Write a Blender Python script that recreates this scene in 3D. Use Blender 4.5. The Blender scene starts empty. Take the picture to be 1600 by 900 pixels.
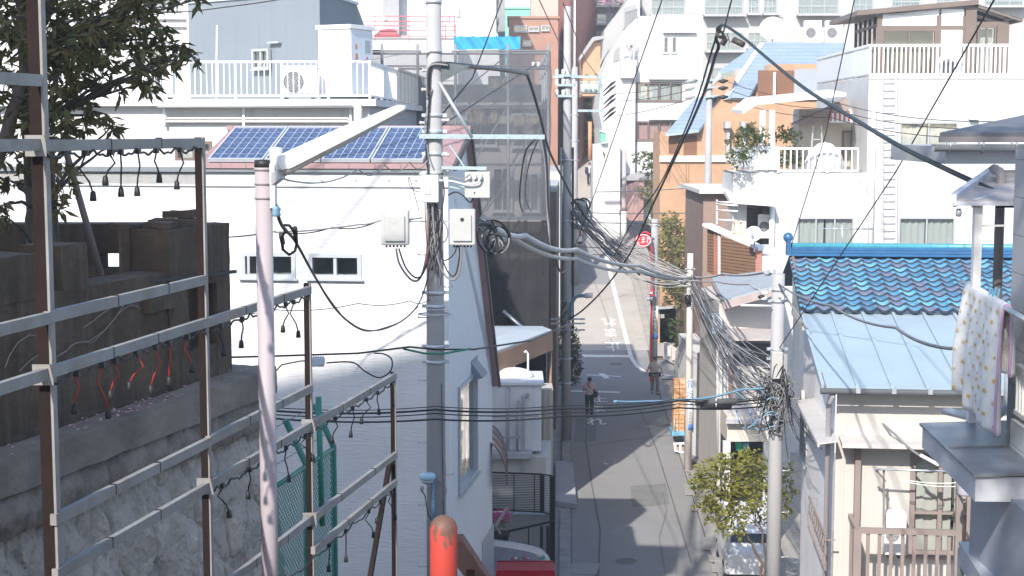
import bpy, bmesh, math, random
from mathutils import Vector, Matrix, noise

random.seed(11)
R = math.radians
S = bpy.context.scene
COL = S.collection

# ------------------------------------------------------------ camera
FPX, PITCH, CAMZ = 2400.0, R(5.95), 12.0
cam_data = bpy.data.cameras.new("camera")
cam_data.sensor_width = 36.0
cam_data.lens = FPX / 1600 * 36
cam_data.clip_start = 0.1
cam_data.clip_end = 6000
cam = bpy.data.objects.new("camera", cam_data)
COL.objects.link(cam)
cam.location = (0, 0, CAMZ)
cam.rotation_euler = (R(90) - PITCH, 0, 0)
S.camera = cam

# ------------------------------------------------------------ sky and sun
SUN_AZ, SUN_EL = R(20), R(36)          # behind the camera, to its left
SDIR = Vector((-math.sin(SUN_AZ) * math.cos(SUN_EL), -math.cos(SUN_AZ) * math.cos(SUN_EL), math.sin(SUN_EL)))
W = bpy.data.worlds.new("World")
S.world = W
W.use_nodes = True
nt = W.node_tree
bg = nt.nodes["Background"]
sky = nt.nodes.new("ShaderNodeTexSky")
sky.sky_type = 'NISHITA'
sky.sun_disc = False
sky.sun_elevation = SUN_EL
sky.sun_rotation = R(180) + SUN_AZ
sky.air_density = 1.0
sky.dust_density = 0.9
sky.ozone_density = 1.1
nt.links.new(sky.outputs[0], bg.inputs[0])
bg.inputs[1].default_value = 0.15
sd = bpy.data.lights.new("sun", 'SUN')
sd.energy = 3.4
sd.angle = R(0.8)
sd.color = (1.0, 0.94, 0.86)
sun = bpy.data.objects.new("sun", sd)
COL.objects.link(sun)
sun.rotation_euler = SDIR.to_track_quat('Z', 'Y').to_euler()
S.view_settings.view_transform = 'Standard'
S.view_settings.look = 'None'
S.view_settings.exposure = 1.05
S.view_settings.gamma = 1
S.cycles.max_bounces = 6
S.cycles.transparent_max_bounces = 14
S.cycles.diffuse_bounces = 4

# ------------------------------------------------------------ picture measurements -> world
CP, SP = math.cos(PITCH), math.sin(PITCH)
def ray(px, py):
    u, v = (px - 800) / FPX, (450 - py) / FPX
    d = Vector((u, CP + v * SP, -SP + v * CP))
    return d / d.y
def at(px, py, Y):
    d = ray(px, py)
    return Vector((0, 0, CAMZ)) + d * Y
def xat(px, Y, py=450):
    return ray(px, py).x * Y
def zat(py, Y):
    return CAMZ + ray(800, py).z * Y

# ------------------------------------------------------------ materials
MATS = {}
def mat(name, col, rough=0.7, var=0.12, vscale=2.0, streak=0.0, bump=0.0, bscale=30.0, metal=0.0, spec=0.4,
        dirt=None, dirt_amt=0.0, dscale=1.2, stretch=None, bstretch=None):
    """plain surface with two octaves of colour variation, vertical streaks, dirt patches and a bump"""
    if name in MATS: return MATS[name]
    m = bpy.data.materials.new(name)
    m.use_nodes = True
    N, L = m.node_tree.nodes, m.node_tree.links
    b = N["Principled BSDF"]
    b.inputs["Roughness"].default_value = rough
    b.inputs["Metallic"].default_value = metal
    b.inputs["Specular IOR Level"].default_value = spec
    tc = N.new("ShaderNodeTexCoord")
    src = tc.outputs["Object"]
    def nz(scale, detail=5, rough_=0.6, mapscale=None):
        n = N.new("ShaderNodeTexNoise")
        n.inputs["Scale"].default_value = scale
        n.inputs["Detail"].default_value = detail
        n.inputs["Roughness"].default_value = rough_
        if mapscale:
            mp = N.new("ShaderNodeMapping")
            mp.inputs["Scale"].default_value = mapscale
            L.new(src, mp.inputs[0]); L.new(mp.outputs[0], n.inputs[0])
        else:
            L.new(src, n.inputs[0])
        return n.outputs[0]
    def ramp(fac, lo, hi):
        r = N.new("ShaderNodeMapRange")
        r.inputs[1].default_value = lo; r.inputs[2].default_value = hi
        L.new(fac, r.inputs[0])
        return r.outputs[0]
    def mix(fac, a, bcol):
        x = N.new("ShaderNodeMix"); x.data_type = 'RGBA'
        if hasattr(fac, "is_output"): L.new(fac, x.inputs[0])
        else: x.inputs[0].default_value = fac
        for v, i in ((a, 6), (bcol, 7)):
            if hasattr(v, "is_output"): L.new(v, x.inputs[i])
            else: x.inputs[i].default_value = (*v, 1)
        return x.outputs[2]
    c = col
    dark = tuple(max(0, k * (1 - var)) for k in col)
    light = tuple(min(1, k * (1 + var * 0.6)) for k in col)
    c = mix(ramp(nz(vscale, mapscale=stretch), 0.3, 0.7), dark, light)
    if streak:
        f = ramp(nz(3.0, 4, 0.6, (2.2, 2.2, 0.12)), 0.5, 0.78)
        mm = N.new("ShaderNodeMath"); mm.operation = 'MULTIPLY'; mm.inputs[1].default_value = streak
        L.new(f, mm.inputs[0])
        c = mix(mm.outputs[0], c, dirt or tuple(k * 0.45 for k in col))
    if dirt_amt:
        f = ramp(nz(dscale, 8, 0.7), 0.48, 0.7)
        mm = N.new("ShaderNodeMath"); mm.operation = 'MULTIPLY'; mm.inputs[1].default_value = dirt_amt
        L.new(f, mm.inputs[0])
        c = mix(mm.outputs[0], c, dirt or tuple(k * 0.4 for k in col))
    L.new(c, b.inputs["Base Color"])
    if bump:
        bp = N.new("ShaderNodeBump")
        bp.inputs["Strength"].default_value = bump
        bp.inputs["Distance"].default_value = 0.02
        L.new(nz(bscale, 4, 0.6, bstretch), bp.inputs["Height"])
        L.new(bp.outputs[0], b.inputs["Normal"])
    MATS[name] = m
    return m

def pattern(m, kind, sx, sz, depth=0.01, axis='xz', groove=None, strength=0.6, line=0.06):
    """adds grooves: 'lap' horizontal boards, 'brick' courses, 'grid' tiles, 'rib' vertical ribs (object space), as bump and a darker joint"""
    N, L = m.node_tree.nodes, m.node_tree.links
    b = N["Principled BSDF"]
    tc = N.new("ShaderNodeTexCoord"); sep = N.new("ShaderNodeSeparateXYZ")
    L.new(tc.outputs["Object"], sep.inputs[0])
    def math_(op, a, v=None):
        n = N.new("ShaderNodeMath"); n.operation = op
        L.new(a, n.inputs[0])
        if v is not None:
            if hasattr(v, "is_output"): L.new(v, n.inputs[1])
            else: n.inputs[1].default_value = v
        return n.outputs[0]
    add = math_('ADD', sep.outputs[0], sep.outputs[1])
    H = add if 'x' in axis else sep.outputs[1]
    V = sep.outputs[2] if 'z' in axis else sep.outputs[1]
    if kind == 'floor': H, V = sep.outputs[0], sep.outputs[1]
    def tri(o, s): return math_('FRACT', math_('MULTIPLY', o, 1 / s))
    if kind == 'lap': h = math_('LESS_THAN', tri(V, sz), line); g = h; hh = tri(V, sz)
    elif kind == 'rib': h = math_('LESS_THAN', tri(H, sx), line); g = h; hh = None
    elif kind == 'brick':
        row = math_('FLOOR', math_('MULTIPLY', V, 1 / sz))
        off = math_('MULTIPLY', math_('MODULO', row, 2.0), sx * 0.5)
        Ho = math_('ADD', H, off)
        g = math_('MAXIMUM', math_('LESS_THAN', tri(Ho, sx), line * sz / sx), math_('LESS_THAN', tri(V, sz), line)); hh = None
    else:
        g = math_('MAXIMUM', math_('LESS_THAN', tri(H, sx), line), math_('LESS_THAN', tri(V, sz), line)); hh = None
    old = b.inputs["Base Color"].links[0].from_socket
    x = N.new("ShaderNodeMix"); x.data_type = 'RGBA'
    mm = math_('MULTIPLY', g, 0.8)
    L.new(mm, x.inputs[0]); L.new(old, x.inputs[6])
    x.inputs[7].default_value = (*(groove or (0.15, 0.15, 0.15)), 1)
    L.new(x.outputs[2], b.inputs["Base Color"])
    bp = N.new("ShaderNodeBump"); bp.inputs["Strength"].default_value = strength; bp.inputs["Distance"].default_value = depth
    inv = math_('SUBTRACT', hh if hh is not None else math_('MULTIPLY', g, -1.0), 0.0)
    L.new(inv, bp.inputs["Height"])
    if b.inputs["Normal"].links: L.new(b.inputs["Normal"].links[0].from_socket, bp.inputs["Normal"])
    L.new(bp.outputs[0], b.inputs["Normal"])
    return m

def leaf_mat(name, col, col2, trans=0.35):
    m = bpy.data.materials.new(name); m.use_nodes = True
    N, L = m.node_tree.nodes, m.node_tree.links
    b = N["Principled BSDF"]; out = N["Material Output"]
    g = N.new("ShaderNodeNewGeometry")
    x = N.new("ShaderNodeMix"); x.data_type = 'RGBA'
    L.new(g.outputs["Random Per Island"], x.inputs[0])
    x.inputs[6].default_value = (*col, 1); x.inputs[7].default_value = (*col2, 1)
    L.new(x.outputs[2], b.inputs["Base Color"])
    b.inputs["Roughness"].default_value = 0.5
    b.inputs["Specular IOR Level"].default_value = 0.35
    t = N.new("ShaderNodeBsdfTranslucent"); L.new(x.outputs[2], t.inputs[0])
    ms = N.new("ShaderNodeMixShader"); ms.inputs[0].default_value = trans
    L.new(b.outputs[0], ms.inputs[1]); L.new(t.outputs[0], ms.inputs[2])
    L.new(ms.outputs[0], out.inputs[0])
    MATS[name] = m
    return m

def glass_mat(name, tint=(0.75, 0.82, 0.84), refl=0.12, rough=0.02):
    m = bpy.data.materials.new(name); m.use_nodes = True
    N, L = m.node_tree.nodes, m.node_tree.links
    out = N["Material Output"]; N.remove(N["Principled BSDF"])
    tr = N.new("ShaderNodeBsdfTransparent"); tr.inputs[0].default_value = (*tint, 1)
    gl = N.new("ShaderNodeBsdfGlossy"); gl.inputs["Roughness"].default_value = rough
    tc = N.new("ShaderNodeTexCoord"); nz = N.new("ShaderNodeTexNoise"); nz.inputs["Scale"].default_value = 1.1
    L.new(tc.outputs["Object"], nz.inputs[0])
    bp = N.new("ShaderNodeBump"); bp.inputs["Strength"].default_value = 0.12; bp.inputs["Distance"].default_value = 0.05
    L.new(nz.outputs[0], bp.inputs["Height"]); L.new(bp.outputs[0], gl.inputs["Normal"])
    lw = N.new("ShaderNodeLayerWeight"); lw.inputs[0].default_value = 0.25
    ad = N.new("ShaderNodeMath"); ad.operation = 'ADD'; ad.use_clamp = True; ad.inputs[1].default_value = refl
    L.new(lw.outputs["Fresnel"], ad.inputs[0])
    ms = N.new("ShaderNodeMixShader"); L.new(ad.outputs[0], ms.inputs[0])
    L.new(tr.outputs[0], ms.inputs[1]); L.new(gl.outputs[0], ms.inputs[2]); L.new(ms.outputs[0], out.inputs[0])
    MATS[name] = m
    return m

def net_mat(name, col, alpha=0.55):
    m = bpy.data.materials.new(name); m.use_nodes = True
    N, L = m.node_tree.nodes, m.node_tree.links
    b = N["Principled BSDF"]; out = N["Material Output"]
    b.inputs["Base Color"].default_value = (*col, 1); b.inputs["Roughness"].default_value = 0.8
    tr = N.new("ShaderNodeBsdfTransparent")
    tc = N.new("ShaderNodeTexCoord"); nz = N.new("ShaderNodeTexNoise"); nz.inputs["Scale"].default_value = 0.9
    L.new(tc.outputs["Object"], nz.inputs[0])
    mr = N.new("ShaderNodeMapRange"); mr.inputs[3].default_value = alpha - 0.1; mr.inputs[4].default_value = alpha + 0.1
    L.new(nz.outputs[0], mr.inputs[0])
    ms = N.new("ShaderNodeMixShader"); L.new(mr.outputs[0], ms.inputs[0])
    L.new(tr.outputs[0], ms.inputs[1]); L.new(b.outputs[0], ms.inputs[2]); L.new(ms.outputs[0], out.inputs[0])
    MATS[name] = m
    return m

# walls
WHITE = mat("white_stucco", (0.69, 0.69, 0.69), 0.85, 0.08, 0.8, streak=0.14, bump=0.75, bscale=4.5, bstretch=(.8, .8, 6.0))
PALE = mat("pale_render", (0.60, 0.595, 0.585), 0.85, 0.08, 0.7, streak=0.28, bump=0.12, bscale=25)
WHITE2 = mat("white_paint_wall", (0.58, 0.58, 0.575), 0.8, 0.10, 0.9, streak=0.5, bump=0.06, bscale=20)
SIDE_WHITE = mat("smooth_white_panel", (0.68, 0.70, 0.72), 0.6, 0.04, 0.6, streak=0.1)
BLUEGREY = mat("blue_grey_render", (0.19, 0.22, 0.25), 0.85, 0.06, 0.5, streak=0.16, bump=0.05)
CREAM = mat("cream_render", (0.52, 0.495, 0.465), 0.85, 0.08, 0.9, streak=0.25, dirt=(0.34, 0.30, 0.26), bump=0.12)
BEIGE = mat("beige_render", (0.62, 0.56, 0.49), 0.85, 0.08, 0.8, streak=0.25, bump=0.1)
LGREY = mat("light_grey_render", (0.42, 0.42, 0.42), 0.85, 0.08, 0.4, streak=0.22)
MGREY = mat("mid_grey_render", (0.33, 0.33, 0.34), 0.85, 0.1, 0.6, streak=0.2)
ORANGE = mat("orange_tile_wall", (0.47, 0.28, 0.165), 0.75, 0.14, 1.2, streak=0.1)
pattern(ORANGE, 'brick', 0.24, 0.085, 0.006, groove=(0.5, 0.36, 0.26), line=0.12)
REDBRICK = mat("red_brick_wall", (0.42, 0.17, 0.13), 0.8, 0.2, 1.5)
pattern(REDBRICK, 'brick', 0.24, 0.09, 0.006, groove=(0.4, 0.3, 0.27), line=0.12)
TERRA = mat("terracotta_wall", (0.36, 0.21, 0.155), 0.8, 0.1, 0.8)
PINKISH = mat("pale_pink_wall", (0.62, 0.46, 0.40), 0.85, 0.07)
GREENGREY = mat("pale_green_panel", (0.36, 0.42, 0.36), 0.7, 0.08)
SIDING = mat("grey_siding", (0.34, 0.35, 0.38), 0.6, 0.07, 1.5, streak=0.15)
pattern(SIDING, 'lap', 1, 0.26, 0.012, groove=(0.16, 0.16, 0.18), line=0.035)
# concrete / stone
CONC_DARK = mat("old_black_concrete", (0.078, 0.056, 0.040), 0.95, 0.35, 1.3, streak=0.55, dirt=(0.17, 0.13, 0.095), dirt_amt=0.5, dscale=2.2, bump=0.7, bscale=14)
STONE = mat("rough_grey_stone", (0.47, 0.41, 0.36), 0.95, 0.28, 5.0, dirt=(0.22, 0.19, 0.165), dirt_amt=0.7, dscale=2.5, bump=0.9, bscale=16)
CONC = mat("pole_concrete", (0.36, 0.36, 0.365), 0.9, 0.1, 1.6, streak=0.25, bump=0.1, bscale=50)
KERB = mat("kerb_concrete", (0.34, 0.33, 0.32), 0.9, 0.16, 1.4, dirt_amt=0.4, bump=0.2, bscale=30)
ASPH = mat("asphalt", (0.27, 0.268, 0.268), 0.92, 0.10, 0.35, dirt=(0.19, 0.19, 0.195), dirt_amt=0.5, dscale=0.35, bump=0.3, bscale=60)
SLOPECON = mat("slope_concrete", (0.42, 0.39, 0.355), 0.92, 0.1, 0.5, dirt=(0.2, 0.19, 0.17), dirt_amt=0.5, dscale=0.5, bump=0.3, bscale=20)
PAINTW = mat("road_paint", (0.72, 0.72, 0.70), 0.8, 0.12, 3, dirt=(0.35, 0.35, 0.35), dirt_amt=0.5, dscale=4)
EARTH = mat("earth", (0.16, 0.14, 0.11), 0.95, 0.3, 0.8, bump=0.5)
PAVER = mat("pavers", (0.36, 0.33, 0.30), 0.9, 0.16, 1.5, dirt_amt=0.3)
pattern(PAVER, 'floor', 0.45, 0.3, 0.01, groove=(0.18, 0.17, 0.16), line=0.06)
# metals, roofs, plastics
STEEL = mat("galvanised_steel", (0.52, 0.55, 0.57), 0.45, 0.1, 6, metal=0.55)
LAMPW = mat("lamp_white_enamel", (0.74, 0.73, 0.70), 0.4, 0.06, 3, streak=0.18, dirt=(0.5, 0.46, 0.4))
LILAC = mat("lilac_pole_paint", (0.36, 0.315, 0.33), 0.6, 0.05, 1.2, streak=0.2, dirt=(0.48, 0.42, 0.42))
BROWNST = mat("dark_brown_steel", (0.022, 0.015, 0.014), 0.7, 0.25, 4, streak=0.2, spec=0.08)
ALU = mat("weathered_aluminium", (0.27, 0.265, 0.26), 0.6, 0.2, 5, metal=0.1, spec=0.2, dirt=(0.20, 0.15, 0.115), dirt_amt=0.6, dscale=3)
WPAINT = mat("white_paint_metal", (0.80, 0.80, 0.79), 0.45, 0.05, 2, streak=0.1)
GPLAST = mat("grey_plastic_box", (0.44, 0.44, 0.43), 0.55, 0.06, 5, streak=0.2, dirt=(0.4, 0.38, 0.35))
BLACKM = mat("black_metal", (0.02, 0.02, 0.022), 0.5, 0.1)
BLACKC = mat("black_cable_sheath", (0.018, 0.018, 0.02), 0.5, 0.1)
GREYC = mat("grey_cable_sheath", (0.20, 0.20, 0.21), 0.5, 0.1)
BLUEC = mat("blue_cable_sheath", (0.17, 0.31, 0.42), 0.5, 0.1)
GREENC = mat("green_cable_sheath", (0.02, 0.20, 0.13), 0.5, 0.1)
REDW = mat("red_wire", (0.30, 0.035, 0.025), 0.5, 0.1)
CERAM = mat("white_porcelain", (0.75, 0.75, 0.73), 0.25, 0.03)
PINKROOF = mat("dusky_pink_metal_roof", (0.34, 0.22, 0.22), 0.55, 0.08, 1.5)
pattern(PINKROOF, 'rib', 0.45, 1, 0.02, groove=(0.22, 0.14, 0.14), line=0.05)
GREYROOF = mat("grey_metal_roof", (0.36, 0.40, 0.43), 0.5, 0.1, 1.5, metal=0.1)
pattern(GREYROOF, 'rib', 0.42, 1, 0.02, groove=(0.22, 0.25, 0.27), line=0.06)
BLUEROOF = mat("light_blue_metal_roof", (0.32, 0.40, 0.455), 0.45, 0.07, 1.0, dirt=(0.25, 0.34, 0.40), dirt_amt=0.25)
SLATE = mat("blue_slate_roof", (0.25, 0.32, 0.41), 0.55, 0.12, 1.0)
DROOF = mat("dark_grey_slate", (0.13, 0.135, 0.15), 0.6, 0.2, 2.0, bump=0.3)
SHEET = mat("grey_roof_sheet", (0.20, 0.21, 0.23), 0.4, 0.2, 2.5, dirt=(0.30, 0.31, 0.32), dirt_amt=0.6, dscale=1.8)
FASCIA = mat("brown_fascia_board", (0.27, 0.17, 0.12), 0.7, 0.15, 2, streak=0.3)
BRONZE = mat("bronze_frame", (0.17, 0.13, 0.11), 0.45, 0.1)
TAUPE = mat("taupe_paint", (0.27, 0.22, 0.20), 0.5, 0.1)
FRAMEG = mat("grey_window_frame", (0.42, 0.44, 0.46), 0.4, 0.05, metal=0.2)
DARK = mat("dark_interior", (0.035, 0.037, 0.04), 0.9, 0.3, 0.9)
ROOM = mat("dim_room", (0.14, 0.14, 0.13), 0.9, 0.3, 0.7)
CURTAIN = mat("pale_curtain", (0.62, 0.62, 0.58), 0.9, 0.06)
CURTG = mat("greenish_curtain", (0.48, 0.52, 0.51), 0.9, 0.06)
CURTP = mat("pink_blind", (0.55, 0.38, 0.37), 0.9, 0.06)
GREENF = mat("green_fence_paint", (0.035, 0.20, 0.155), 0.5, 0.12, 3)
RED = mat("worn_red_paint", (0.60, 0.035, 0.02), 0.45, 0.1, 3)
RUST = mat("rusty_steel", (0.16, 0.085, 0.06), 0.85, 0.35, 6, bump=0.3)
PINKM = mat("faded_pink_red_metal", (0.24, 0.13, 0.115), 0.75, 0.12, 3, streak=0.3)
REDBOX = mat("glossy_red_panel", (0.42, 0.012, 0.03), 0.22, 0.06, 2, spec=0.5)
REDSIGN = mat("sign_red", (0.62, 0.035, 0.05), 0.4, 0.05)
SIGNW = mat("sign_white", (0.80, 0.80, 0.79), 0.5, 0.04)
SIGNB = mat("sign_blue", (0.05, 0.16, 0.42), 0.5, 0.06)
CARW = mat("white_car_paint", (0.74, 0.75, 0.77), 0.2, 0.02, spec=0.5)
CARB = mat("beige_car_paint", (0.55, 0.46, 0.36), 0.3, 0.04)
TYRE = mat("tyre_rubber", (0.02, 0.02, 0.02), 0.8, 0.1)
BLUESHEET = mat("blue_tarpaulin", (0.05, 0.33, 0.62), 0.35, 0.2, 1.5, bump=0.5, bscale=4)
TEAL = mat("teal_green_roof", (0.20, 0.47, 0.40), 0.6, 0.08)
BARK = mat("dark_bark", (0.085, 0.072, 0.06), 0.95, 0.3, 4, bump=0.8, bscale=14)
BARKR = mat("brown_bark", (0.13, 0.10, 0.085), 0.95, 0.3, 4, bump=0.6, bscale=14)
STAKE = mat("weathered_stake", (0.20, 0.16, 0.15), 0.9, 0.2, 3)
REDRAIL = mat("red_railing_paint", (0.55, 0.10, 0.12), 0.5, 0.08)
WOODC = mat("orange_crate_wood", (0.52, 0.30, 0.16), 0.8, 0.15, 3)
LBLUEP = mat("light_blue_plastic", (0.16, 0.42, 0.62), 0.45, 0.06)
LBLUEL = mat("light_blue_lamp", (0.33, 0.52, 0.60), 0.4, 0.06)
GREENP = mat("green_plastic", (0.02, 0.42, 0.28), 0.45, 0.06)
LOUV = mat("brown_louvre", (0.25, 0.15, 0.09), 0.6, 0.12)
SKIN = mat("skin", (0.45, 0.27, 0.20), 0.6, 0.05)
HAIR = mat("black_hair", (0.012, 0.011, 0.012), 0.5, 0.1)
PINKSH = mat("pink_grey_shirt", (0.66, 0.48, 0.48), 0.85, 0.08, 6)
GREYSH = mat("khaki_grey_shirt", (0.54, 0.53, 0.47), 0.85, 0.08, 6)
NAVY = mat("dark_navy_cloth", (0.025, 0.03, 0.05), 0.85, 0.1)
OLIVE = mat("dark_olive_cloth", (0.07, 0.065, 0.05), 0.85, 0.1)
SHOE = mat("dark_shoe", (0.02, 0.02, 0.02), 0.5, 0.1)
GLASS = glass_mat("window_glass", (0.84, 0.86, 0.86))
GLASSD = glass_mat("dark_window_glass", (0.6, 0.68, 0.7), 0.18)
POLYC = glass_mat("smoked_polycarbonate", (0.34, 0.16, 0.14), 0.35, 0.08)
CLEARP = glass_mat("clear_glazing", (0.86, 0.9, 0.9), 0.1)
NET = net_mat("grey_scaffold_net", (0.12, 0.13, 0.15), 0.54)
LEAF_D = leaf_mat("dark_tree_leaves", (0.065, 0.085, 0.022), (0.17, 0.13, 0.055), 0.3)
LEAF_Y = leaf_mat("yellow_green_leaves", (0.17, 0.19, 0.03), (0.34, 0.32, 0.08), 0.35)
LEAF_G = leaf_mat("mid_green_leaves", (0.05, 0.085, 0.022), (0.12, 0.14, 0.045), 0.3)
LEAF_C = leaf_mat("conifer_leaves", (0.025, 0.06, 0.018), (0.10, 0.14, 0.03), 0.25)
LEAF_B = leaf_mat("bamboo_leaves", (0.16, 0.17, 0.05), (0.30, 0.28, 0.10), 0.35)
BLOSSOM = leaf_mat("pink_blossom", (0.62, 0.28, 0.40), (0.80, 0.50, 0.58), 0.35)
FLOWER = leaf_mat("magenta_flower", (0.55, 0.02, 0.22), (0.70, 0.08, 0.35), 0.3)
WFLOWER = leaf_mat("white_flower", (0.7, 0.66, 0.58), (0.8, 0.78, 0.72), 0.3)

# ------------------------------------------------------------ mesh builder
class MB:
    def __init__(self):
        self.v, self.f, self.mi, self.mats, self.xf, self.sm = [], [], [], [], None, []
        self.cur, self.smooth = 0, False
    def use(self, m):
        if m not in self.mats: self.mats.append(m)
        self.cur = self.mats.index(m); return self
    def vert(self, p):
        p = Vector(p)
        if self.xf is not None: p = self.xf @ p
        self.v.append(p); return len(self.v) - 1
    def face(self, ids):
        self.f.append(ids); self.mi.append(self.cur); self.sm.append(self.smooth)
    def poly(self, pts):
        self.face([self.vert(p) for p in pts]); return self
    def box(self, a, b):
        x0, y0, z0 = (min(a[i], b[i]) for i in range(3)); x1, y1, z1 = (max(a[i], b[i]) for i in range(3))
        i = [self.vert(p) for p in ((x0,y0,z0),(x1,y0,z0),(x1,y1,z0),(x0,y1,z0),(x0,y0,z1),(x1,y0,z1),(x1,y1,z1),(x0,y1,z1))]
        for q in ((0,3,2,1),(4,5,6,7),(0,1,5,4),(1,2,6,5),(2,3,7,6),(3,0,4,7)): self.face([i[k] for k in q])
        return self
    def bar(self, p, q, w, h=None, up=(0,0,1)):
        """square bar from p to q, w wide (sideways) and h high"""
        h = h or w; p, q = Vector(p), Vector(q)
        t = (q - p).normalized(); up = Vector(up)
        s = t.cross(up)
        if s.length < 1e-3: s = t.cross(Vector((0,1,0)))
        s.normalize(); n = s.cross(t)
        c = []
        for e in (p, q):
            for a, b in ((-1,-1),(1,-1),(1,1),(-1,1)): c.append(self.vert(e + s * (a*w/2) + n * (b*h/2)))
        for k in range(4): self.face([c[k], c[(k+1)%4], c[4+(k+1)%4], c[4+k]])
        self.face([c[3],c[2],c[1],c[0]]); self.face(c[4:8])
        return self
    def tube(self, pts, r, n=8, cap=True):
        pts = [Vector(p) for p in pts]
        rs = r if isinstance(r, (list, tuple)) else [r] * len(pts)
        prev = None; rings = []
        sm = self.smooth; self.smooth = n > 4
        ref = None
        for k, p in enumerate(pts):
            t = (pts[min(k+1, len(pts)-1)] - pts[max(k-1, 0)])
            if t.length < 1e-9: t = Vector((0,0,1))
            t.normalize()
            if ref is None:
                ref = Vector((0,0,1)) if abs(t.z) < 0.9 else Vector((1,0,0))
            s = t.cross(ref)
            if s.length < 1e-4:
                s = t.cross(Vector((0.3,1,0.1)))
            s.normalize(); u = s.cross(t); u.normalize(); ref = u
            rings.append([self.vert(p + (s*math.cos(a) + u*math.sin(a)) * rs[k]) for a in [2*math.pi*i/n for i in range(n)]])
        for A, B in zip(rings, rings[1:]):
            for i in range(n): self.face([A[i], A[(i+1)%n], B[(i+1)%n], B[i]])
        self.smooth = False
        if cap: self.face(rings[0][::-1]); self.face(rings[-1])
        self.smooth = sm
        return self
    def lathe(self, c, prof, n=16):
        """profile [(r, z)] turned about the vertical through c"""
        sm = self.smooth; self.smooth = True; rings = []
        for r, z in prof:
            rings.append([self.vert((c[0]+r*math.cos(2*math.pi*i/n), c[1]+r*math.sin(2*math.pi*i/n), c[2]+z)) for i in range(n)])
        for A, B in zip(rings, rings[1:]):
            for i in range(n): self.face([A[i], A[(i+1)%n], B[(i+1)%n], B[i]])
        self.smooth = False
        self.face(rings[0][::-1]); self.face(rings[-1]); self.smooth = sm
        return self
    def prism(self, pts, d):
        """polygon pushed along vector d"""
        d = Vector(d); n = len(pts)
        a = [self.vert(p) for p in pts]; b = [self.vert(Vector(p) + d) for p in pts]
        self.face(a[::-1]); self.face(b)
        for i in range(n): self.face([a[i], a[(i+1)%n], b[(i+1)%n], b[i]])
        return self
    def ball(self, c, r, n=10, m=7, sz=(1,1,1)):
        sm = self.smooth; self.smooth = True; rings = []
        for j in range(1, m):
            th = math.pi*j/m
            rings.append([self.vert((c[0]+r*sz[0]*math.sin(th)*math.cos(2*math.pi*i/n), c[1]+r*sz[1]*math.sin(th)*math.sin(2*math.pi*i/n), c[2]+r*sz[2]*math.cos(th))) for i in range(n)])
        top = self.vert((c[0],c[1],c[2]+r*sz[2])); bot = self.vert((c[0],c[1],c[2]-r*sz[2]))
        for A, B in zip(rings, rings[1:]):
            for i in range(n): self.face([A[i], B[i], B[(i+1)%n], A[(i+1)%n]])
        for i in range(n): self.face([top, rings[0][i], rings[0][(i+1)%n]]); self.face([bot, rings[-1][(i+1)%n], rings[-1][i]])
        self.smooth = sm
        return self
    def panel(self, x0, x1, z0, z1, holes=(), y=0.0, depth=0.12):
        """a wall face looking towards -y with rectangular openings whose reveals go back by depth"""
        xs = sorted({x0, x1, *[h[0] for h in holes], *[h[1] for h in holes]}); zs = sorted({z0, z1, *[h[2] for h in holes], *[h[3] for h in holes]})
        xs = [x for x in xs if x0 <= x <= x1]; zs = [z for z in zs if z0 <= z <= z1]
        for a, b in zip(xs, xs[1:]):
            for c, d in zip(zs, zs[1:]):
                mx, mz = (a+b)/2, (c+d)/2
                if any(h[0] < mx < h[1] and h[2] < mz < h[3] for h in holes): continue
                self.poly(((a,y,c),(b,y,c),(b,y,d),(a,y,d)))
        for h in holes:
            a, b, c, d = h[:4]; e = y + depth
            self.poly(((a,y,c),(a,e,c),(b,e,c),(b,y,c))); self.poly(((a,y,d),(b,y,d),(b,e,d),(a,e,d)))
            self.poly(((a,y,c),(a,y,d),(a,e,d),(a,e,c))); self.poly(((b,y,c),(b,e,c),(b,e,d),(b,y,d)))
        return self
    def build(self, name, m=None, parent=None, bevel=0.0):
        me = bpy.data.meshes.new(name)
        me.from_pydata([tuple(p) for p in self.v], [], self.f)
        mats = self.mats or [m]
        for k in mats: me.materials.append(k)
        me.polygons.foreach_set("material_index", self.mi)
        me.polygons.foreach_set("use_smooth", self.sm)
        me.update()
        o = bpy.data.objects.new(name, me)
        COL.objects.link(o)
        if parent is not None: o.parent = parent
        if bevel:
            b = o.modifiers.new("bevel", 'BEVEL'); b.width = bevel; b.segments = 2; b.limit_method = 'ANGLE'
        return o

def tag(o, label=None, cat=None, group=None, kind=None):
    if label: o["label"] = label
    if cat: o["category"] = cat
    if group: o["group"] = group
    if kind: o["kind"] = kind
    return o
def thing(name, label, cat, loc=(0,0,0), rz=0.0, group=None):
    o = bpy.data.objects.new(name, None); COL.objects.link(o)
    o.empty_display_size = 0.2
    o.location = loc; o.rotation_euler = (0, 0, rz)
    return tag(o, label, cat, group)
def frame_of(o):
    return Matrix.Translation(o.location) @ Matrix.Rotation(o.rotation_euler.z, 4, 'Z')
def loc(o, p):
    return frame_of(o).inverted() @ Vector(p)
def onface(o, px, py, v=0.0):
    """local point where the sight line through a pixel meets the plane y = v of the thing's frame"""
    inv = frame_of(o).inverted()
    p = inv @ Vector((0,0,CAMZ)); d = inv.to_3x3() @ ray(px, py)
    t = (v - p.y) / d.y
    return p + d * t
def onside(o, px, py, u=0.0):
    inv = frame_of(o).inverted()
    p = inv @ Vector((0,0,CAMZ)); d = inv.to_3x3() @ ray(px, py)
    t = (u - p.x) / d.x
    return p + d * t
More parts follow.
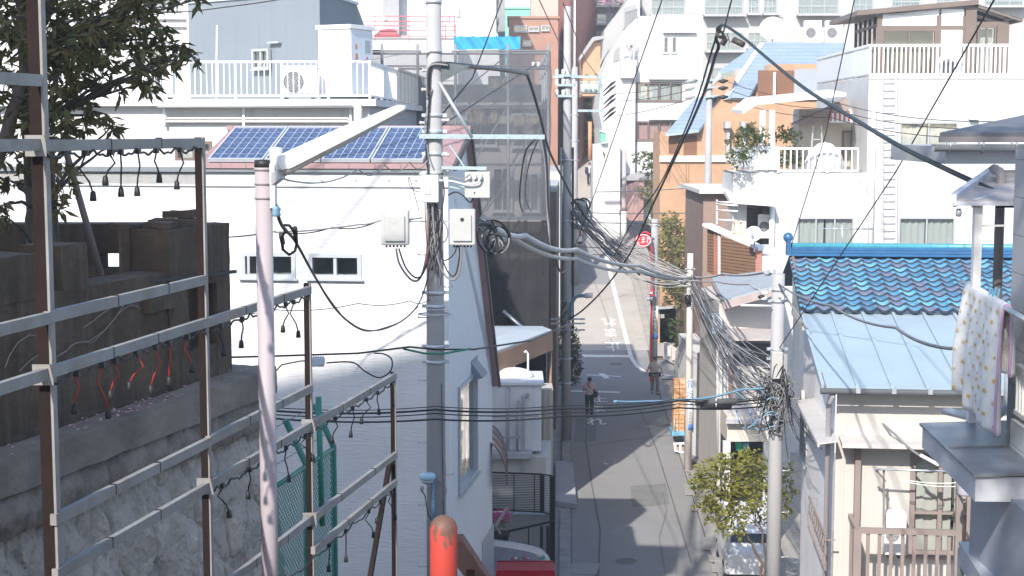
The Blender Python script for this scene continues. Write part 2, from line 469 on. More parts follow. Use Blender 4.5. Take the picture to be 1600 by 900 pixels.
def rect(o, px0, px1, py0, py1, v=0.0):
    a = onface(o, px0, (py0+py1)/2, v); b = onface(o, px1, (py0+py1)/2, v)
    c = onface(o, (px0+px1)/2, py1, v); d = onface(o, (px0+px1)/2, py0, v)
    return (a.x, b.x, c.z, d.z)
def copy_tree(o, parent=None):
    c = o.copy(); COL.objects.link(c)
    if parent is not None: c.parent = parent
    for ch in list(o.children): copy_tree(ch, c)
    return c
LEFTX = Matrix.Rotation(R(-90), 4, 'Z')   # panel coordinates -> a wall looking to -x: panel x runs to -y, panel depth to +x
RIGHTX = Matrix.Rotation(R(90), 4, 'Z')   # a wall looking to +x: panel x runs to +y, panel depth to -x

def window(parent, r, xf=None, y=0.0, panes=2, fr=FRAMEG, glass=GLASS, back=ROOM, curtain=None, depth=0.10, fw=0.05, sill=True, rail=False, proud=0.025, name="window", slim=False):
    """frame proud of the wall, panes set back, and a curtain or a dim room behind them"""
    x0, x1, z0, z1 = r
    f = MB(); f.xf = xf
    a, b = y - proud, y + depth
    f.box((x0-fw*.4, a, z0-fw*.4), (x0+fw, b, z1+fw*.4)); f.box((x1-fw, a, z0-fw*.4), (x1+fw*.4, b, z1+fw*.4))
    f.box((x0+fw, a, z0-fw*.4), (x1-fw, b, z0+fw)); f.box((x0+fw, a, z1-fw), (x1-fw, b, z1+fw*.4))
    n = panes
    for k in range(1, n):
        xm = x0 + (x1-x0)*k/n
        f.box((xm-fw*.55, a+.02, z0+fw), (xm+fw*.55, b-.01, z1-fw))
    if rail: f.box((x0+fw, a+.025, z0+(z1-z0)*.42-.02), (x1-fw, b-.012, z0+(z1-z0)*.42+.02))
    if sill: f.box((x0-.06, a-.05, z0-fw*.4-.03), (x1+.06, a-.001, z0-fw*.4))
    w = f.build(name, fr, parent)
    g = MB(); g.xf = xf
    for k in range(n):
        xa = x0 + (x1-x0)*k/n; xb = x0 + (x1-x0)*(k+1)/n
        yy = y + depth*.45 + (0.02 if k % 2 else 0)
        g.poly(((xa+fw*.5, yy, z0+fw*.6), (xb-fw*.5, yy, z0+fw*.6), (xb-fw*.5, yy, z1-fw*.6), (xa+fw*.5, yy, z1-fw*.6)))
    g.build("pane", glass, w)
    c = MB(); c.xf = xf
    c.use(back)
    c.box((x0, y+depth+.30, z0), (x1, y+depth+.34, z1))
    c.build("room", None, w)
    if curtain:
        c = MB(); c.xf = xf; c.smooth = True
        m = curtain
        spans = [(x0, x0+(x1-x0)*.48), (x0+(x1-x0)*.52, x1)] if not slim else [(x0, x1)]
        for xa, xb in spans:
            nn = max(8, int((xb-xa)/.05)); ids = []
            for i in range(nn+1):
                x = xa + (xb-xa)*i/nn; yy = y + depth + .08 + .025*math.sin(i*1.3) + .012*math.sin(i*2.9)
                ids.append((c.vert((x, yy, z0)), c.vert((x, yy, z1))))
            for p, q in zip(ids, ids[1:]): c.face([p[0], q[0], q[1], p[1]])
        c.build("curtain", m, w)
    return w

def text_mesh(parent, s, size, m, mtx, name="lettering", sx=1.0, sy=1.0, thick=0.0, bold=0.0):
    cu = bpy.data.curves.new("t", 'FONT'); cu.body = s; cu.size = size; cu.align_x = 'CENTER'; cu.align_y = 'CENTER'
    cu.extrude = thick; cu.resolution_u = 3; cu.offset = bold
    o = bpy.data.objects.new("t", cu); COL.objects.link(o)
    bpy.context.view_layer.update()
    me = bpy.data.meshes.new_from_object(o.evaluated_get(bpy.context.evaluated_depsgraph_get()))
    bpy.data.objects.remove(o); bpy.data.curves.remove(cu)
    me.name = name
    me.transform(mtx @ Matrix.Diagonal((sx, sy, 1, 1)))
    me.materials.clear(); me.materials.append(m)
    t = bpy.data.objects.new(name, me); COL.objects.link(t)
    if parent is not None: t.parent = parent
    return t
VERT = Matrix.Rotation(R(90), 4, 'X')     # lettering upright, read from -y

def sag(p, q, s, n=24):
    p, q = Vector(p), Vector(q)
    out = []
    for i in range(n+1):
        t = i/n
        a = p.lerp(q, t); a.z -= s*4*t*(1-t)
        out.append(a)
    return out
# ============================================================ GROUND AND ROADS
PROF = [(-3000, 10.4), (5, 10.4), (36, 0.0), (80, 0.0), (125, 9.9), (165, 14.0), (3000, 15.0)]
def h(Y):
    for (a, b), (c, d) in zip(PROF, PROF[1:]):
        if Y <= c: return b + (d - b) * (Y - a) / (c - a)
    return PROF[-1][1]
def ghit(px, py):
    """where the sight line through a pixel meets the ground"""
    d = ray(px, py); Y = 36.0
    while Y < 200:
        if CAMZ + d.z * Y <= h(Y): break
        Y += 0.05
    return Vector((d.x * Y, Y, h(Y)))
def wmb(root):
    m = MB(); m.xf = frame_of(root).inverted(); return m

g = MB()
xs = [-2500, -200, -60, -20, -8, -2, 2, 6, 10, 20, 60, 200, 2500]
ys = [-2500, -100, -20, 5, 36, 80, 125, 165, 400, 3000]
ids = [[g.vert((x, y, h(y) - (0.06 if 5 < y < 130 else 0.0))) for x in xs] for y in ys]
for j in range(len(ys)-1):
    for i in range(len(xs)-1): g.face([ids[j][i], ids[j][i+1], ids[j+1][i+1], ids[j+1][i]])
tag(g.build("ground", EARTH), kind="structure")

LX = [(36, 1.45), (42.6, 1.69), (64, 2.5), (80, 3.07), (98, 3.75), (115, 4.55), (125, 5.0)]
RX = [(36, 5.35), (42.6, 5.62), (64, 6.5), (76, 7.0), (80, 7.2), (98, 7.15), (115, 7.2), (125, 7.3)]
def lerp(tab, Y):
    for (a, b), (c, d) in zip(tab, tab[1:]):
        if Y <= c: return b + (d-b)*(Y-a)/(c-a)
    return tab[-1][1]
def strip(mb, Y0, Y1, xa, xb, dz, step=1.0):
    n = max(1, int((Y1-Y0)/step)); pr = None
    cuts = sorted({Y0 + (Y1-Y0)*i/n for i in range(n+1)} | {y for y in (36, 80, 125) if Y0 < y < Y1})
    for y in cuts:
        q = (mb.vert((xa(y), y, h(y)+dz)), mb.vert((xb(y), y, h(y)+dz)))
        if pr: mb.face([pr[0], pr[1], q[1], q[0]])
        pr = q
r = MB(); strip(r, 35.5, 81, lambda y: lerp(LX, y), lambda y: lerp(RX, y), 0.0)
r.poly(((lerp(RX, 73), 73, 0.0), (24, 73.5, 0.0), (24, 78.5, 0.0), (lerp(RX, 79), 79, 0.0)))
tag(r.build("road", ASPH), kind="structure")
r = MB(); strip(r, 81, 126, lambda y: lerp(LX, y)-.3, lambda y: lerp(RX, y)+.1, 0.004)
tag(r.build("sloping_road", SLOPECON), kind="structure")
# cast shadow on the upper slope, painted as a strip of darker road
r = MB(); strip(r, 92, 105, lambda y: lerp(LX, y)-.2, lambda y: 5.75 - (y-98)*.04, 0.010)
tag(r.build("asphalt_patch", ASPH), kind="structure")
# kerbs: raised gutter stones with gaps
k = MB()
y = 36.0
while y < 79.5:
    if not 47.3 < y < 52.7:
        a, b = lerp(LX, y), lerp(LX, y+.58)
        k.prism(((a-.34, y, h(y)+.0), (a-.02, y, h(y)), (b-.02, y+.58, h(y)), (b-.34, y+.58, h(y))), (0, 0, .11))
    if not 72.6 < y < 79.5:
        a, b = lerp(RX, y), lerp(RX, y+.58)
        k.prism(((a+.02, y, h(y)), (a+.30, y, h(y)), (b+.30, y+.58, h(y)), (b+.02, y+.58, h(y))), (0, 0, .05))
    y += .6
tag(k.build("kerb", KERB), kind="structure")
k = MB()
strip(k, 36, 79.5, lambda y: lerp(LX, y)-1.6, lambda y: lerp(LX, y)-.34, 0.02)
k.prism([Vector((1.35, 36, .02)), Vector((1.35, 41.0, .02)), Vector((2.2, 41.0, .02)), Vector((2.2, 36, .02))], (0, 0, .012))
tag(k.build("left_pavement", KERB), kind="structure")
k = MB()
strip(k, 34, 72.6, lambda y: lerp(RX, max(36, y))+.30, lambda y: lerp(RX, max(36, y))+6.0, 0.02)
strip(k, 80, 125, lambda y: lerp(RX, y)+.1, lambda y: lerp(RX, y)+1.6, 0.05)
tag(k.build("right_pavement", PAVER), kind="structure")
# stairs from the viewpoint down to the street
st = MB()
n = 88
for i in range(n):
    y0 = 5 + i*31/n; y1 = y0 + 31/n
    st.box((-1.7, y0, h(y0)-.6), (2.3, y1, h(y0)-.02))
tag(st.build("stairs", KERB), kind="structure")

# painted road markings: a flat strip along ground points seen in the photo
def line_strip(pts, w, dz=0.016):
    m = MB(); P = [ghit(*p) for p in pts]
    Q = []
    for a, b in zip(P, P[1:]):
        nn = max(1, int((b-a).length/1.0))
        Q += [a.lerp(b, i/nn) for i in range(nn)]
    Q.append(P[-1]); pr = None
    for i, p in enumerate(Q):
        t = (Q[min(i+1, len(Q)-1)] - Q[max(i-1, 0)]); t.z = 0; t.normalize(); s = Vector((t.y, -t.x, 0))*w/2
        a, b = p - s, p + s
        q = (m.vert((a.x, a.y, h(a.y)+dz)), m.vert((b.x, b.y, h(b.y)+dz)))
        if pr: m.face([pr[0], pr[1], q[1], q[0]])
        pr = q
    return m
tag(line_strip([(1066, 589), (1035, 586), (1010, 582), (996, 574), (987, 560), (966, 480), (952, 420), (941, 372), (930, 330)], .22).build("edge_line", PAINTW), kind="structure")
tag(line_strip([(908, 557), (986, 558)], .42).build("stop_line", PAINTW), kind="structure")
tag(line_strip([(891, 611.5), (968, 613.5)], .40).build("stop_line", PAINTW), kind="structure")
m = line_strip([(917, 586), (970, 589)], .26); m2 = line_strip([(939, 584), (949, 592)], .3, .02)
tag(m.build("junction_mark", PAINTW), kind="structure"); tag(m2.build("junction_mark", PAINTW), kind="structure")
def road_word(px, py, ch, width, length, flip, name):
    p = ghit(px, py); sl = math.atan(.22) if p.y > 80 else 0
    mt = Matrix.Translation((p.x, p.y, p.z+.02)) @ Matrix.Rotation(sl, 4, 'X') @ Matrix.Rotation(R(180) if flip else 0, 4, 'Z')
    o = text_mesh(None, ch, 1.0, PAINTW, mt, name, width, length, 0.0, .022)
    tag(o, kind="structure")
tag(line_strip([(1004, 669), (1030, 664), (1052, 660)], .55, .02).build("gutter_lid_strip", KERB), kind="structure")
tag(line_strip([(944, 726), (949, 725)], .16).build("road_stud_mark", PAINTW), kind="structure")
seam = mat("asphalt_seam", (.13, .13, .132), .95, .15, 2)
for pts, w_ in (([(905, 700), (960, 690), (1010, 684), (1055, 680)], .05), ([(935, 900), (938, 830), (925, 760), (915, 690), (918, 640)], .045), ([(1000, 640), (1025, 700), (1050, 780), (1080, 880)], .04), ([(1040, 900), (1030, 840), (1042, 800), (1036, 770)], .02), ([(900, 735), (925, 742), (960, 738)], .018), ([(940, 470), (985, 460)], .05), ([(925, 430), (950, 500), (958, 550)], .03)):
    tag(line_strip(pts, w_, .012).build("asphalt_seam", seam), kind="structure")
pt = MB(); P = [ghit(*p) for p in ((985, 760), (1040, 756), (1046, 788), (988, 793))]; pt.poly([p+Vector((0,0,.009)) for p in P]); P = [ghit(*p) for p in ((900, 655), (932, 653), (931, 690), (897, 692))]; pt.poly([p+Vector((0,0,.009)) for p in P])
tag(pt.build("asphalt_repair_patch", mat("asphalt_repair", (.20, .20, .20), .92, .12, 1.5, dirt=(.15,.15,.15), dirt_amt=.5, bump=.3, bscale=50)), kind="structure")
for (px, py, ch) in ((951, 503, "れ"), (954, 520, "ま"), (958, 541, "止")): road_word(px, py, ch, .85, 1.55, True, "road_lettering")
for (px, py, ch) in ((931, 660, "れ"), (933, 640, "ま"), (935, 625, "止")): road_word(px, py, ch, .82, 1.75, False, "road_lettering")
def manhole(px, py, r_, label, group=None):
    p = ghit(px, py)
    t = thing("manhole_cover", label, "manhole", p)
    b = MB(); b.lathe((0,0,0), [(r_, 0), (r_, .016), (r_*.86, .016), (r_*.86, .012)], 28); b.build("rim", mat("worn_iron", (.30,.30,.29), .6, .2, 6, metal=.2), t)
    c = MB()
    c.lathe((0,0,0), [(r_*.85, 0), (r_*.85, .013)], 28)
    for rr in (.3, .55, .75):
        for i in range(int(10*rr+4)):
            a = 2*math.pi*i/int(10*rr+4)
            c.box((rr*r_*math.cos(a)-.03, rr*r_*math.sin(a)-.03, .012), (rr*r_*math.cos(a)+.03, rr*r_*math.sin(a)+.03, .02))
    c.build("lid", mat("dark_iron", (.16,.16,.16), .6, .25, 8, metal=.2), t)
manhole(978, 877, .36, "round iron manhole cover in the asphalt near the bottom edge")
manhole(962, 569, .42, "round manhole cover at the junction by the far stop line")
# drain grate and concrete box lids along the kerbs
def slab(name, label, cat, pts, hgt, m):
    b = MB(); P = [ghit(*p) for p in pts]
    b.prism([p + Vector((0,0,.03)) for p in P], (0,0,hgt)); o = b.build(name, m)
    return tag(o, label, cat)
slab("utility_cover", "large rectangular utility cover set in the road at the bottom left kerb", "cover", [(872, 900), (932, 900), (938, 883), (880, 884)], .02, KERB)
t = slab("kerb_ramp", "pale sloping concrete kerb ramp beside the black railing", "ramp", [(868, 792), (901, 797), (895, 732), (868, 728)], .16, mat("ramp_concrete", (.42,.42,.44), .9, .08))
for i, (a, b) in enumerate(((760, 775), (790, 800), (842, 862), (870, 880), (885, 896))):
    xo = 1064 + (a-740)*.34
    slab("drain_cover", ["narrow drain lid at the kerb below the blue trolley end of street", "drain lid along the kerb left of the leafy tree", "pink edged drain grate at the kerb below the leafy tree", "pale drain lid by the kerb just under the grate", "lowest pale drain lid by the right kerb"][i], "drain cover",
         [(xo, b), (xo+24, b), (xo+21, a), (xo-2, a)], .03, KERB)

# ============================================================ NEAR LEFT: fence with string lights
FD = lambda px: 3.34 / (.2 - (px-800)/2400)
FX = lambda D: -2.02 + .2*(D-6.6)
fence = thing("steel_frame_fence", "dark brown post and pale rail frame fence stepping down beside the stairs", "fence", (FX(6.6), 6.6, 9.0))
posts = [(6.6, 8.6, 13.4, .062), (8.3, 8.2, 11.95, .046), (10.0, 7.8, 10.99, .042), (12.0, 7.2, 10.08, .040)]
for D, z0, z1, w in posts:
    b = wmb(fence); x = FX(D)
    b.use(BROWNST).box((x-w*.5, D-.03, z0), (x+w*.34, D+.03, z1))
    b.use(ALU).box((x+w*.34, D-.032, z0), (x+w*.52, D+.03, z1))
    b.build("post", None, fence)
bays = [((4.6, 6.6), (12.2, 11.93, 11.19, 10.945)), ((6.6, 8.3), (11.925, 11.19, 10.95, 10.3, 10.055)), ((8.3, 10.0), (10.95, 10.3, 10.055, 9.43)), ((10.0, 12.0), (10.055, 9.43, 9.21)), ]
for (a, b_), zs in bays:
    for z in zs:
        b = wmb(fence); rr = .028
        wobble = random.uniform(-.006, .006)
        b.use(ALU).bar((FX(a)+.02, a-.045, z), (FX(b_)+.02, b_-.045, z+wobble), .03, .05)
        nseg = 3
        for i in range(1, nseg):
            t = i/nseg + random.uniform(-.05, .05); D = a+(b_-a)*t
            b.use(BROWNST).bar((FX(D)+.02, D-.047, z-.026), (FX(D)+.02, D-.047, z+.027), .033, .006, up=(0,1,0))
        b.build("rail", None, fence)
for D, z in ((6.6, 10.945), (6.6, 11.925), (8.3, 10.055), (10.0, 10.055), (10.0, 9.43)):
    b = wmb(fence); x = FX(D); b.box((x-.04, D-.078, z-.045), (x+.05, D-.072, z+.045)); b.build("bracket_plate", ALU, fence)
b = wmb(fence); b.bar((FX(11.9), 11.9, 9.4), (FX(11.0), 11.15, 8.2), .035); b.build("brace", BROWNST, fence)

def string_light(D0, D1, z, sockets, label, wire=BLACKC, drop=.17):
    t = thing("string_light", label, "string light", (FX(D0), D0-.07, z), 0, "string lights hung under the fence rails")
    b = wmb(t); pts = []
    n = 60
    for i in range(n+1):
        D = D0 + (D1-D0)*i/n
        pts.append((FX(D)+.03, D-.085, z-.026-.026*abs(math.sin(i*.37+z*9))-.006*math.sin(i*1.9)))
    b.tube(pts, .006, 5); b.build("cable", wire if wire is GREYC else BLACKC, t)
    for k, px in enumerate(sockets):
        D = FD(px); x = FX(D)+.03; y = D-.085; dr = drop*random.uniform(.75, 1.2); sw = random.uniform(-.045, .045)
        s = wmb(t)
        s.use(BLACKC).box((x-.013, y-.012, z-.05), (x+.013, y+.012, z-.025))
        s.use(wire).tube([(x, y, z-.05), (x-sw*.8, y, z-.05-dr*.35), (x+sw*.5, y, z-.05-dr*.7), (x+sw, y, z-.05-dr)], .0045, 5)
        cx, cz = x+sw, z-.05-dr
        s.use(BLACKM).lathe((cx, y, cz), [(.006, .010), (.012, .003), (.014, -.015), (.016, -.034), (.013, -.037)], 9)
        s.build("lamp_socket", None, t)
string_light(6.65, 8.25, 11.925, (133, 172, 188, 215, 243, 280), "string of dangling empty lamp sockets under the topmost fence rail", drop=.14)
string_light(6.65, 8.3, 10.95, (110, 150, 170, 205, 235, 256, 285), "string of lamp sockets on red wires in front of the dark concrete wall", wire=REDW)
string_light(8.35, 9.95, 10.95, (338, 371, 440, 452), "sparse string of lamp sockets beside the lilac lamp post", drop=.15)
string_light(8.35, 10.0, 10.055, (335, 378, 437, 468), "string of lamp sockets above the rough stone wall end", drop=.15)
string_light(10.05, 11.95, 10.055, (515, 543, 565, 583, 605), "string of lamp sockets across the black cables in the end bay", drop=.15)
string_light(8.9, 11.9, 9.21, (503, 530, 567, 586, 603), "lowest string of lamp sockets by the diagonal fence brace", drop=.15)

# ------------------------------------------------------------ old concrete wall, ledge and stone retaining wall
rzw = R(-16.2)
cw = thing("concrete_wall", "dark weathered concrete wall with square pillars and gaps above the stone wall", "wall", (-2.6, 14.0, 9.77), rzw)
def rough_box(a, b, amp=.012, step=.12, m=None):
    """box with a bumpy worn surface"""
    bm = bmesh.new(); bmesh.ops.create_cube(bm, size=1.0)
    a, b = Vector(a), Vector(b); c, s = (a+b)/2, b-a
    for v in bm.verts: v.co = Vector((v.co.x*s.x, v.co.y*s.y, v.co.z*s.z)) + c
    n = int(max(3, min(26, max(s)/step)))
    bmesh.ops.subdivide_edges(bm, edges=bm.edges[:], cuts=n, use_grid_fill=True)
    for v in bm.verts:
        p = v.co*3.1
        v.co += Vector((noise.noise(p), noise.noise(p+Vector((9,3,1))), noise.noise(p+Vector((4,8,2)))))*amp + Vector((noise.noise(p*4), noise.noise(p*4+Vector((9,3,1))), noise.noise(p*4+Vector((2,2,7)))))*amp*.5
    return bm
def bm_obj(bm, name, m, parent, smooth=False):
    me = bpy.data.meshes.new(name); bm.to_mesh(me); bm.free(); me.materials.append(m)
    if smooth:
        for p in me.polygons: p.use_smooth = True
    o = bpy.data.objects.new(name, me); COL.objects.link(o); o.parent = parent
    return o
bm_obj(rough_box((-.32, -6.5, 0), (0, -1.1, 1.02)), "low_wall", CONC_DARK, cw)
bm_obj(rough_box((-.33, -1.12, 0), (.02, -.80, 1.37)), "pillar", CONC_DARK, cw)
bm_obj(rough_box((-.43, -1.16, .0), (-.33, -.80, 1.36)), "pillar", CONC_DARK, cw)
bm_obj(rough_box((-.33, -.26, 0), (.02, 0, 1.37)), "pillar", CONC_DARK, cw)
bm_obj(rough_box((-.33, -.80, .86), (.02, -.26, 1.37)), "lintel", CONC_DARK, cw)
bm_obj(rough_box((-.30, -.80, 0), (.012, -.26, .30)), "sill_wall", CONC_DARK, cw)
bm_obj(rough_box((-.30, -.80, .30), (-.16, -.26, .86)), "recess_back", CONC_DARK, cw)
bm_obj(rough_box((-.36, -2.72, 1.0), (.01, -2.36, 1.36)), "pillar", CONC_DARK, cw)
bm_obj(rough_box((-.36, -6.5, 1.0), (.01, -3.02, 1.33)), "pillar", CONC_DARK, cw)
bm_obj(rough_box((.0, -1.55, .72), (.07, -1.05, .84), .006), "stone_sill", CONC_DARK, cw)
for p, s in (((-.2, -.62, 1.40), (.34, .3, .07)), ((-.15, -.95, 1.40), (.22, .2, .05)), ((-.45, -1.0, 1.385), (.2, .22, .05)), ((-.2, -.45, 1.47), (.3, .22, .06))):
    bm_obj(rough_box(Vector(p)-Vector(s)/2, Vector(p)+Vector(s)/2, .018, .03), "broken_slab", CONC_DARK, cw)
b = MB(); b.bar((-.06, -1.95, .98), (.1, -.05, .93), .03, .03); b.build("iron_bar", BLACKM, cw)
# cross wall further back with a square hole
xw = thing("back_garden_wall", "dark concrete wall with a small square hole behind the leaning tree stakes", "wall", (-4.2, 16.4, 9.5))
b = wmb(xw); X0, X1 = xat(-260, 16.4), xat(258, 16.4)
hx0, hx1, hz0, hz1 = xat(157, 16.4), xat(191, 16.4), zat(421, 16.4), zat(396, 16.4)
b.use(CONC_DARK)
b.box((X0, 16.4, 8.0), (hx0, 16.75, zat(350, 16.4))); b.box((hx1, 16.4, 8.0), (X1, 16.75, zat(350, 16.4)))
b.box((hx0, 16.4, 8.0), (hx1, 16.75, hz0)); b.box((hx0, 16.4, hz1), (hx1, 16.75, zat(350, 16.4)))
b.build("wall_face", None, xw)
# ledge and stone wall
sw = thing("stone_retaining_wall", "rough grey stone retaining wall with a concrete ledge below the dark wall", "wall", (-2.6, 14.0, 6.0), rzw)
bm_obj(rough_box((-.6, -6.5, 3.52), (.30, .38, 3.77), .014), "ledge", mat("mossy_ledge_concrete", (.24, .205, .17), .95, .3, 2, dirt=(.09,.085,.075), dirt_amt=.6, bump=.6, bscale=18), sw)
def stone_sheet(y0, y1, z0, z1, xtop, batter, ny, nz, amp, cell, name, bulge=0.0):
    me = MB(); me.smooth = False; ids = []
    for j in range(nz+1):
        row = []
        for i in range(ny+1):
            y = y0+(y1-y0)*i/ny; z = z0+(z1-z0)*j/nz
            w0 = Vector((0, noise.noise(Vector((0, y*2.3, z*2.3)))*.12, noise.noise(Vector((5, y*2.3, z*2.3)))*.12))
            x = xtop + (z1-z)*batter; q0_ = Vector((0, y, z)) + w0
            for sc, am, gr in ((cell, amp*1.1, amp*.55), (cell*3.1, amp*1.5, amp*.05), (cell*8.0, amp*1.9, 0)):
                p = Vector((q0_.x, q0_.y*sc, q0_.z*sc*.62)); d, cp_ = noise.voronoi(p)
                rv = noise.cell_vector(cp_[0]*13.7)
                dv = (p-cp_[0])/sc*1.0
                x += am*((rv.y-.5)*dv.y + (rv.z-.5)*dv.z)*(1.0 if sc == cell else 2.4) + am*.25*(rv.x-.5)/ (sc/cell)
                if gr: x -= gr*max(0, 1-(d[1]-d[0])*(7 if sc == cell else 9))
            x += amp*.22*noise.fractal(Vector((1, y*9, z*6)), .8, 2.1, 4) + bulge*math.sin(math.pi*j/nz)
            # wall end turns back
            if y > y1-.25: x -= ((y-(y1-.25))/.25)**2*.25
            row.append(me.vert((x, y, z)))
        ids.append(row)
    for j in range(nz):
        for i in range(ny): me.face([ids[j][i], ids[j][i+1], ids[j+1][i+1], ids[j+1][i]])
    return me.build(name, STONE if name == 'stone_face' else mat('mossy_coping_stone', (.23, .195, .165), .95, .3, 4, dirt=(.09, .08, .068), dirt_amt=.7, dscale=3, bump=.8, bscale=20), sw)
stone_sheet(-6.5, .55, -2.5, 3.28, .20, .13, 420, 330, .075, 2.0, "stone_face")
stone_sheet(-6.5, .45, 3.22, 3.54, .24, .10, 300, 24, .05, 1.1, "coping", .06)
b = MB(); b.use(STONE).box((-1.5, -6.5, -2.5), (.10, .50, 3.5)); b.build("wall_core", None, sw)
# dry creepers clinging to the wall
cr = thing("dry_creeper", "thin pale dry creeper stems clinging to the dark concrete wall", "creeper", loc(cw, (0,0,0)) * 0 + Vector((-3.2, 12.0, 10.0)))
def creeper(pxs):
    b = wmb(cr); pts = []
    for (px, py) in pxs:
        p = onside(cw, px, py, .022); q = frame_of(cw) @ p; pts.append(q)
    b.tube(pts, .005, 4); b.build("stem", mat("dry_stem", (.22,.19,.16), .9, .2), cr)
for pts in ([(88, 558), (108, 545), (118, 536), (140, 533), (165, 515), (185, 490), (200, 478), (215, 478)], [(88, 558), (105, 548), (110, 540), (125, 535), (145, 535), (160, 520), (180, 497), (195, 474), (205, 475), (218, 482)], [(130, 512), (145, 502), (160, 490), (180, 476), (197, 470)], [(8, 574), (15, 555), (28, 535), (45, 524), (60, 524)], [(30, 580), (45, 565), (62, 553)]):
    creeper(pts)
# fallen blossom petals on the ledge
pe = MB()
for i in range(130):
    y = random.uniform(-5, .2); x = random.uniform(.02, .28); s = random.uniform(.006, .02)
    c = frame_of(sw) @ Vector((x, y if random.random() < .5 else -2 + random.gauss(0, .5), 3.79)); a = random.random()*6
    pe.poly([c + Vector((s*math.cos(a+k), s*math.sin(a+k), .002*k)) for k in (0, 1.6, 3.1, 4.7)])
tag(pe.build("fallen_petals", BLOSSOM), kind="stuff", label="pale pink fallen petals scattered on the concrete ledge")

# ------------------------------------------------------------ green chain-link fence
gf = thing("chain_link_fence", "green chain-link fence with barbed wire arms at the end of the stone wall", "fence", (-2.02, 14.8, 6.0))
def gx(D): return -2.02 + .2*(D-14.8)
for D in (14.8, 15.65):
    b = wmb(gf); b.tube([(gx(D), D, 5.5), (gx(D), D, 8.72), (gx(D)-.19, D-.04, 9.17)], .033, 8); b.build("post", GREENF, gf)
for a, c in ((13.9, 14.78), (14.82, 15.63)):
    for z in (8.70, 6.4):
        b = wmb(gf); b.tube([(gx(a), a, z), (gx(c), c, z)], .024, 7); b.build("rail", GREENF, gf)
    b = wmb(gf); L_ = c-a; s = .062
    n = int((L_+2.3)/s)
    for i in range(n):
        o_ = -2.3 + i*s
        for sg in (1, -1):
            y0 = max(0, o_); y1 = min(L_, o_+2.3)
            if y1 <= y0: continue
            z0 = 6.4+(y0-o_); z1 = 6.4+(y1-o_)
            if sg < 0: z0, z1 = 15.1-z0, 15.1-z1
            b.bar((gx(a+y0), a+y0, z0), (gx(a+y1), a+y1, z1), .006)
    b.build("wire_mesh", mat("green_wire", (.10,.30,.25), .5, .1), gf)
b = wmb(gf)
for kx, kz in ((-.06, 8.86), (-.12, 9.0), (-.18, 9.15)):
    b.tube([(gx(13.9)+kx, 13.9, kz), (gx(14.8)+kx, 14.78, kz), (gx(15.65)+kx, 15.61, kz)], .004, 4)
    for i in range(14):
        D = 13.9 + 1.7*i/14; p = Vector((gx(D)+kx, D, kz)); b.bar(p-Vector((.02,0,.02)), p+Vector((.02,0,.02)), .004)
b.build("barbed_wire", GREYC, gf)
b = wmb(gf); b.tube([(gx(15.2)+.02, 15.2, 8.0), (gx(15.2)-.0, 15.2, 9.32)], .03, 8); b.build("end_post", GREENF, gf)

# ------------------------------------------------------------ street lamp on lilac post
lp = thing("street_lamp", "pale lilac street lamp post with a long white fluorescent lamp head", "street lamp", (-1.405, 8.7, 9.1))
b = wmb(lp); b.tube([(-1.405, 8.7, 7.6), (-1.405, 8.7, 11.80)], .0485, 20); b.build("post", LILAC, lp)
for z in (11.60, 11.68, 11.76): b = wmb(lp); b.tube([(-1.405, 8.7, z), (-1.405, 8.7, z+.018)], .053, 20); b.build("band_clamp", LILAC, lp)
b = wmb(lp); b.lathe((-1.405, 8.7, 11.80), [(.05, -.03), (.052, .0), (.048, .02), (.0, .022)], 18); b.build("post_cap", BLACKM, lp)
A = at(437, 268, 8.62); B = at(634, 170, 9.25)
ax = (B-A).normalized(); sd_ = ax.cross(Vector((0,0,1))).normalized(); up = sd_.cross(ax)
b = wmb(lp); b.smooth = True
rings = []; n = 12
for t, w, hh in ((0, .03, .03), (.03, .072, .074), (.5, .062, .062), (.95, .036, .034), (1.0, .015, .015)):
    c = A.lerp(B, t); rings.append([b.vert(c + sd_*w*math.cos(a) + up*(hh*math.sin(a)+.01)) for a in [math.pi*i/n for i in range(n+1)]])
for Q, P in zip(rings, rings[1:]):
    for i in range(n): b.face([Q[i], Q[i+1], P[i+1], P[i]])
b.smooth = False
for r_ in (rings[0], rings[-1]): b.face(r_[:])
b.use(LAMPW); hd = b.build("lamp_head", LAMPW, lp)
b = wmb(lp); b.smooth = True; rings = []
for t, w in ((.01, .060), (.5, .052), (.97, .030)):
    c = A.lerp(B, t); rings.append([b.vert(c + sd_*w*math.cos(a) + up*(-w*.75*math.sin(a)+.008)) for a in [math.pi*i/8 for i in range(9)]])
for Q, P in zip(rings, rings[1:]):
    for i in range(8): b.face([Q[i+1], Q[i], P[i], P[i+1]])
for r_ in (rings[0], rings[-1]): b.face(r_[:])
b.build("diffuser", mat("old_lamp_diffuser", (.42, .40, .37), .25, .12, 6, streak=.4), hd)
c0 = at(431, 243, 8.7)
b = wmb(lp); b.lathe((c0.x, c0.y, c0.z-.045), [(.036, -.02), (.038, 0), (.038, .075), (.034, .09), (.0, .093)], 16); b.build("photocell", mat("photocell_shell", (.50,.54,.55), .4, .08), lp)
b = wmb(lp); b.bar((-1.36, 8.69, 11.70), A+Vector((.01,0,-.01)), .035, .06); b.box((-1.365, 8.66, 11.55), (-1.335, 8.74, 11.80)); b.build("arm_bracket", STEEL, lp)
c1 = at(432, 330, 8.66)
b = wmb(lp); b.use(BLUEC).lathe((c1.x, c1.y, c1.z-.03), [(.018, 0), (.026, .01), (.018, .025), (.026, .04), (.012, .06)], 10); b.build("insulator", None, lp)

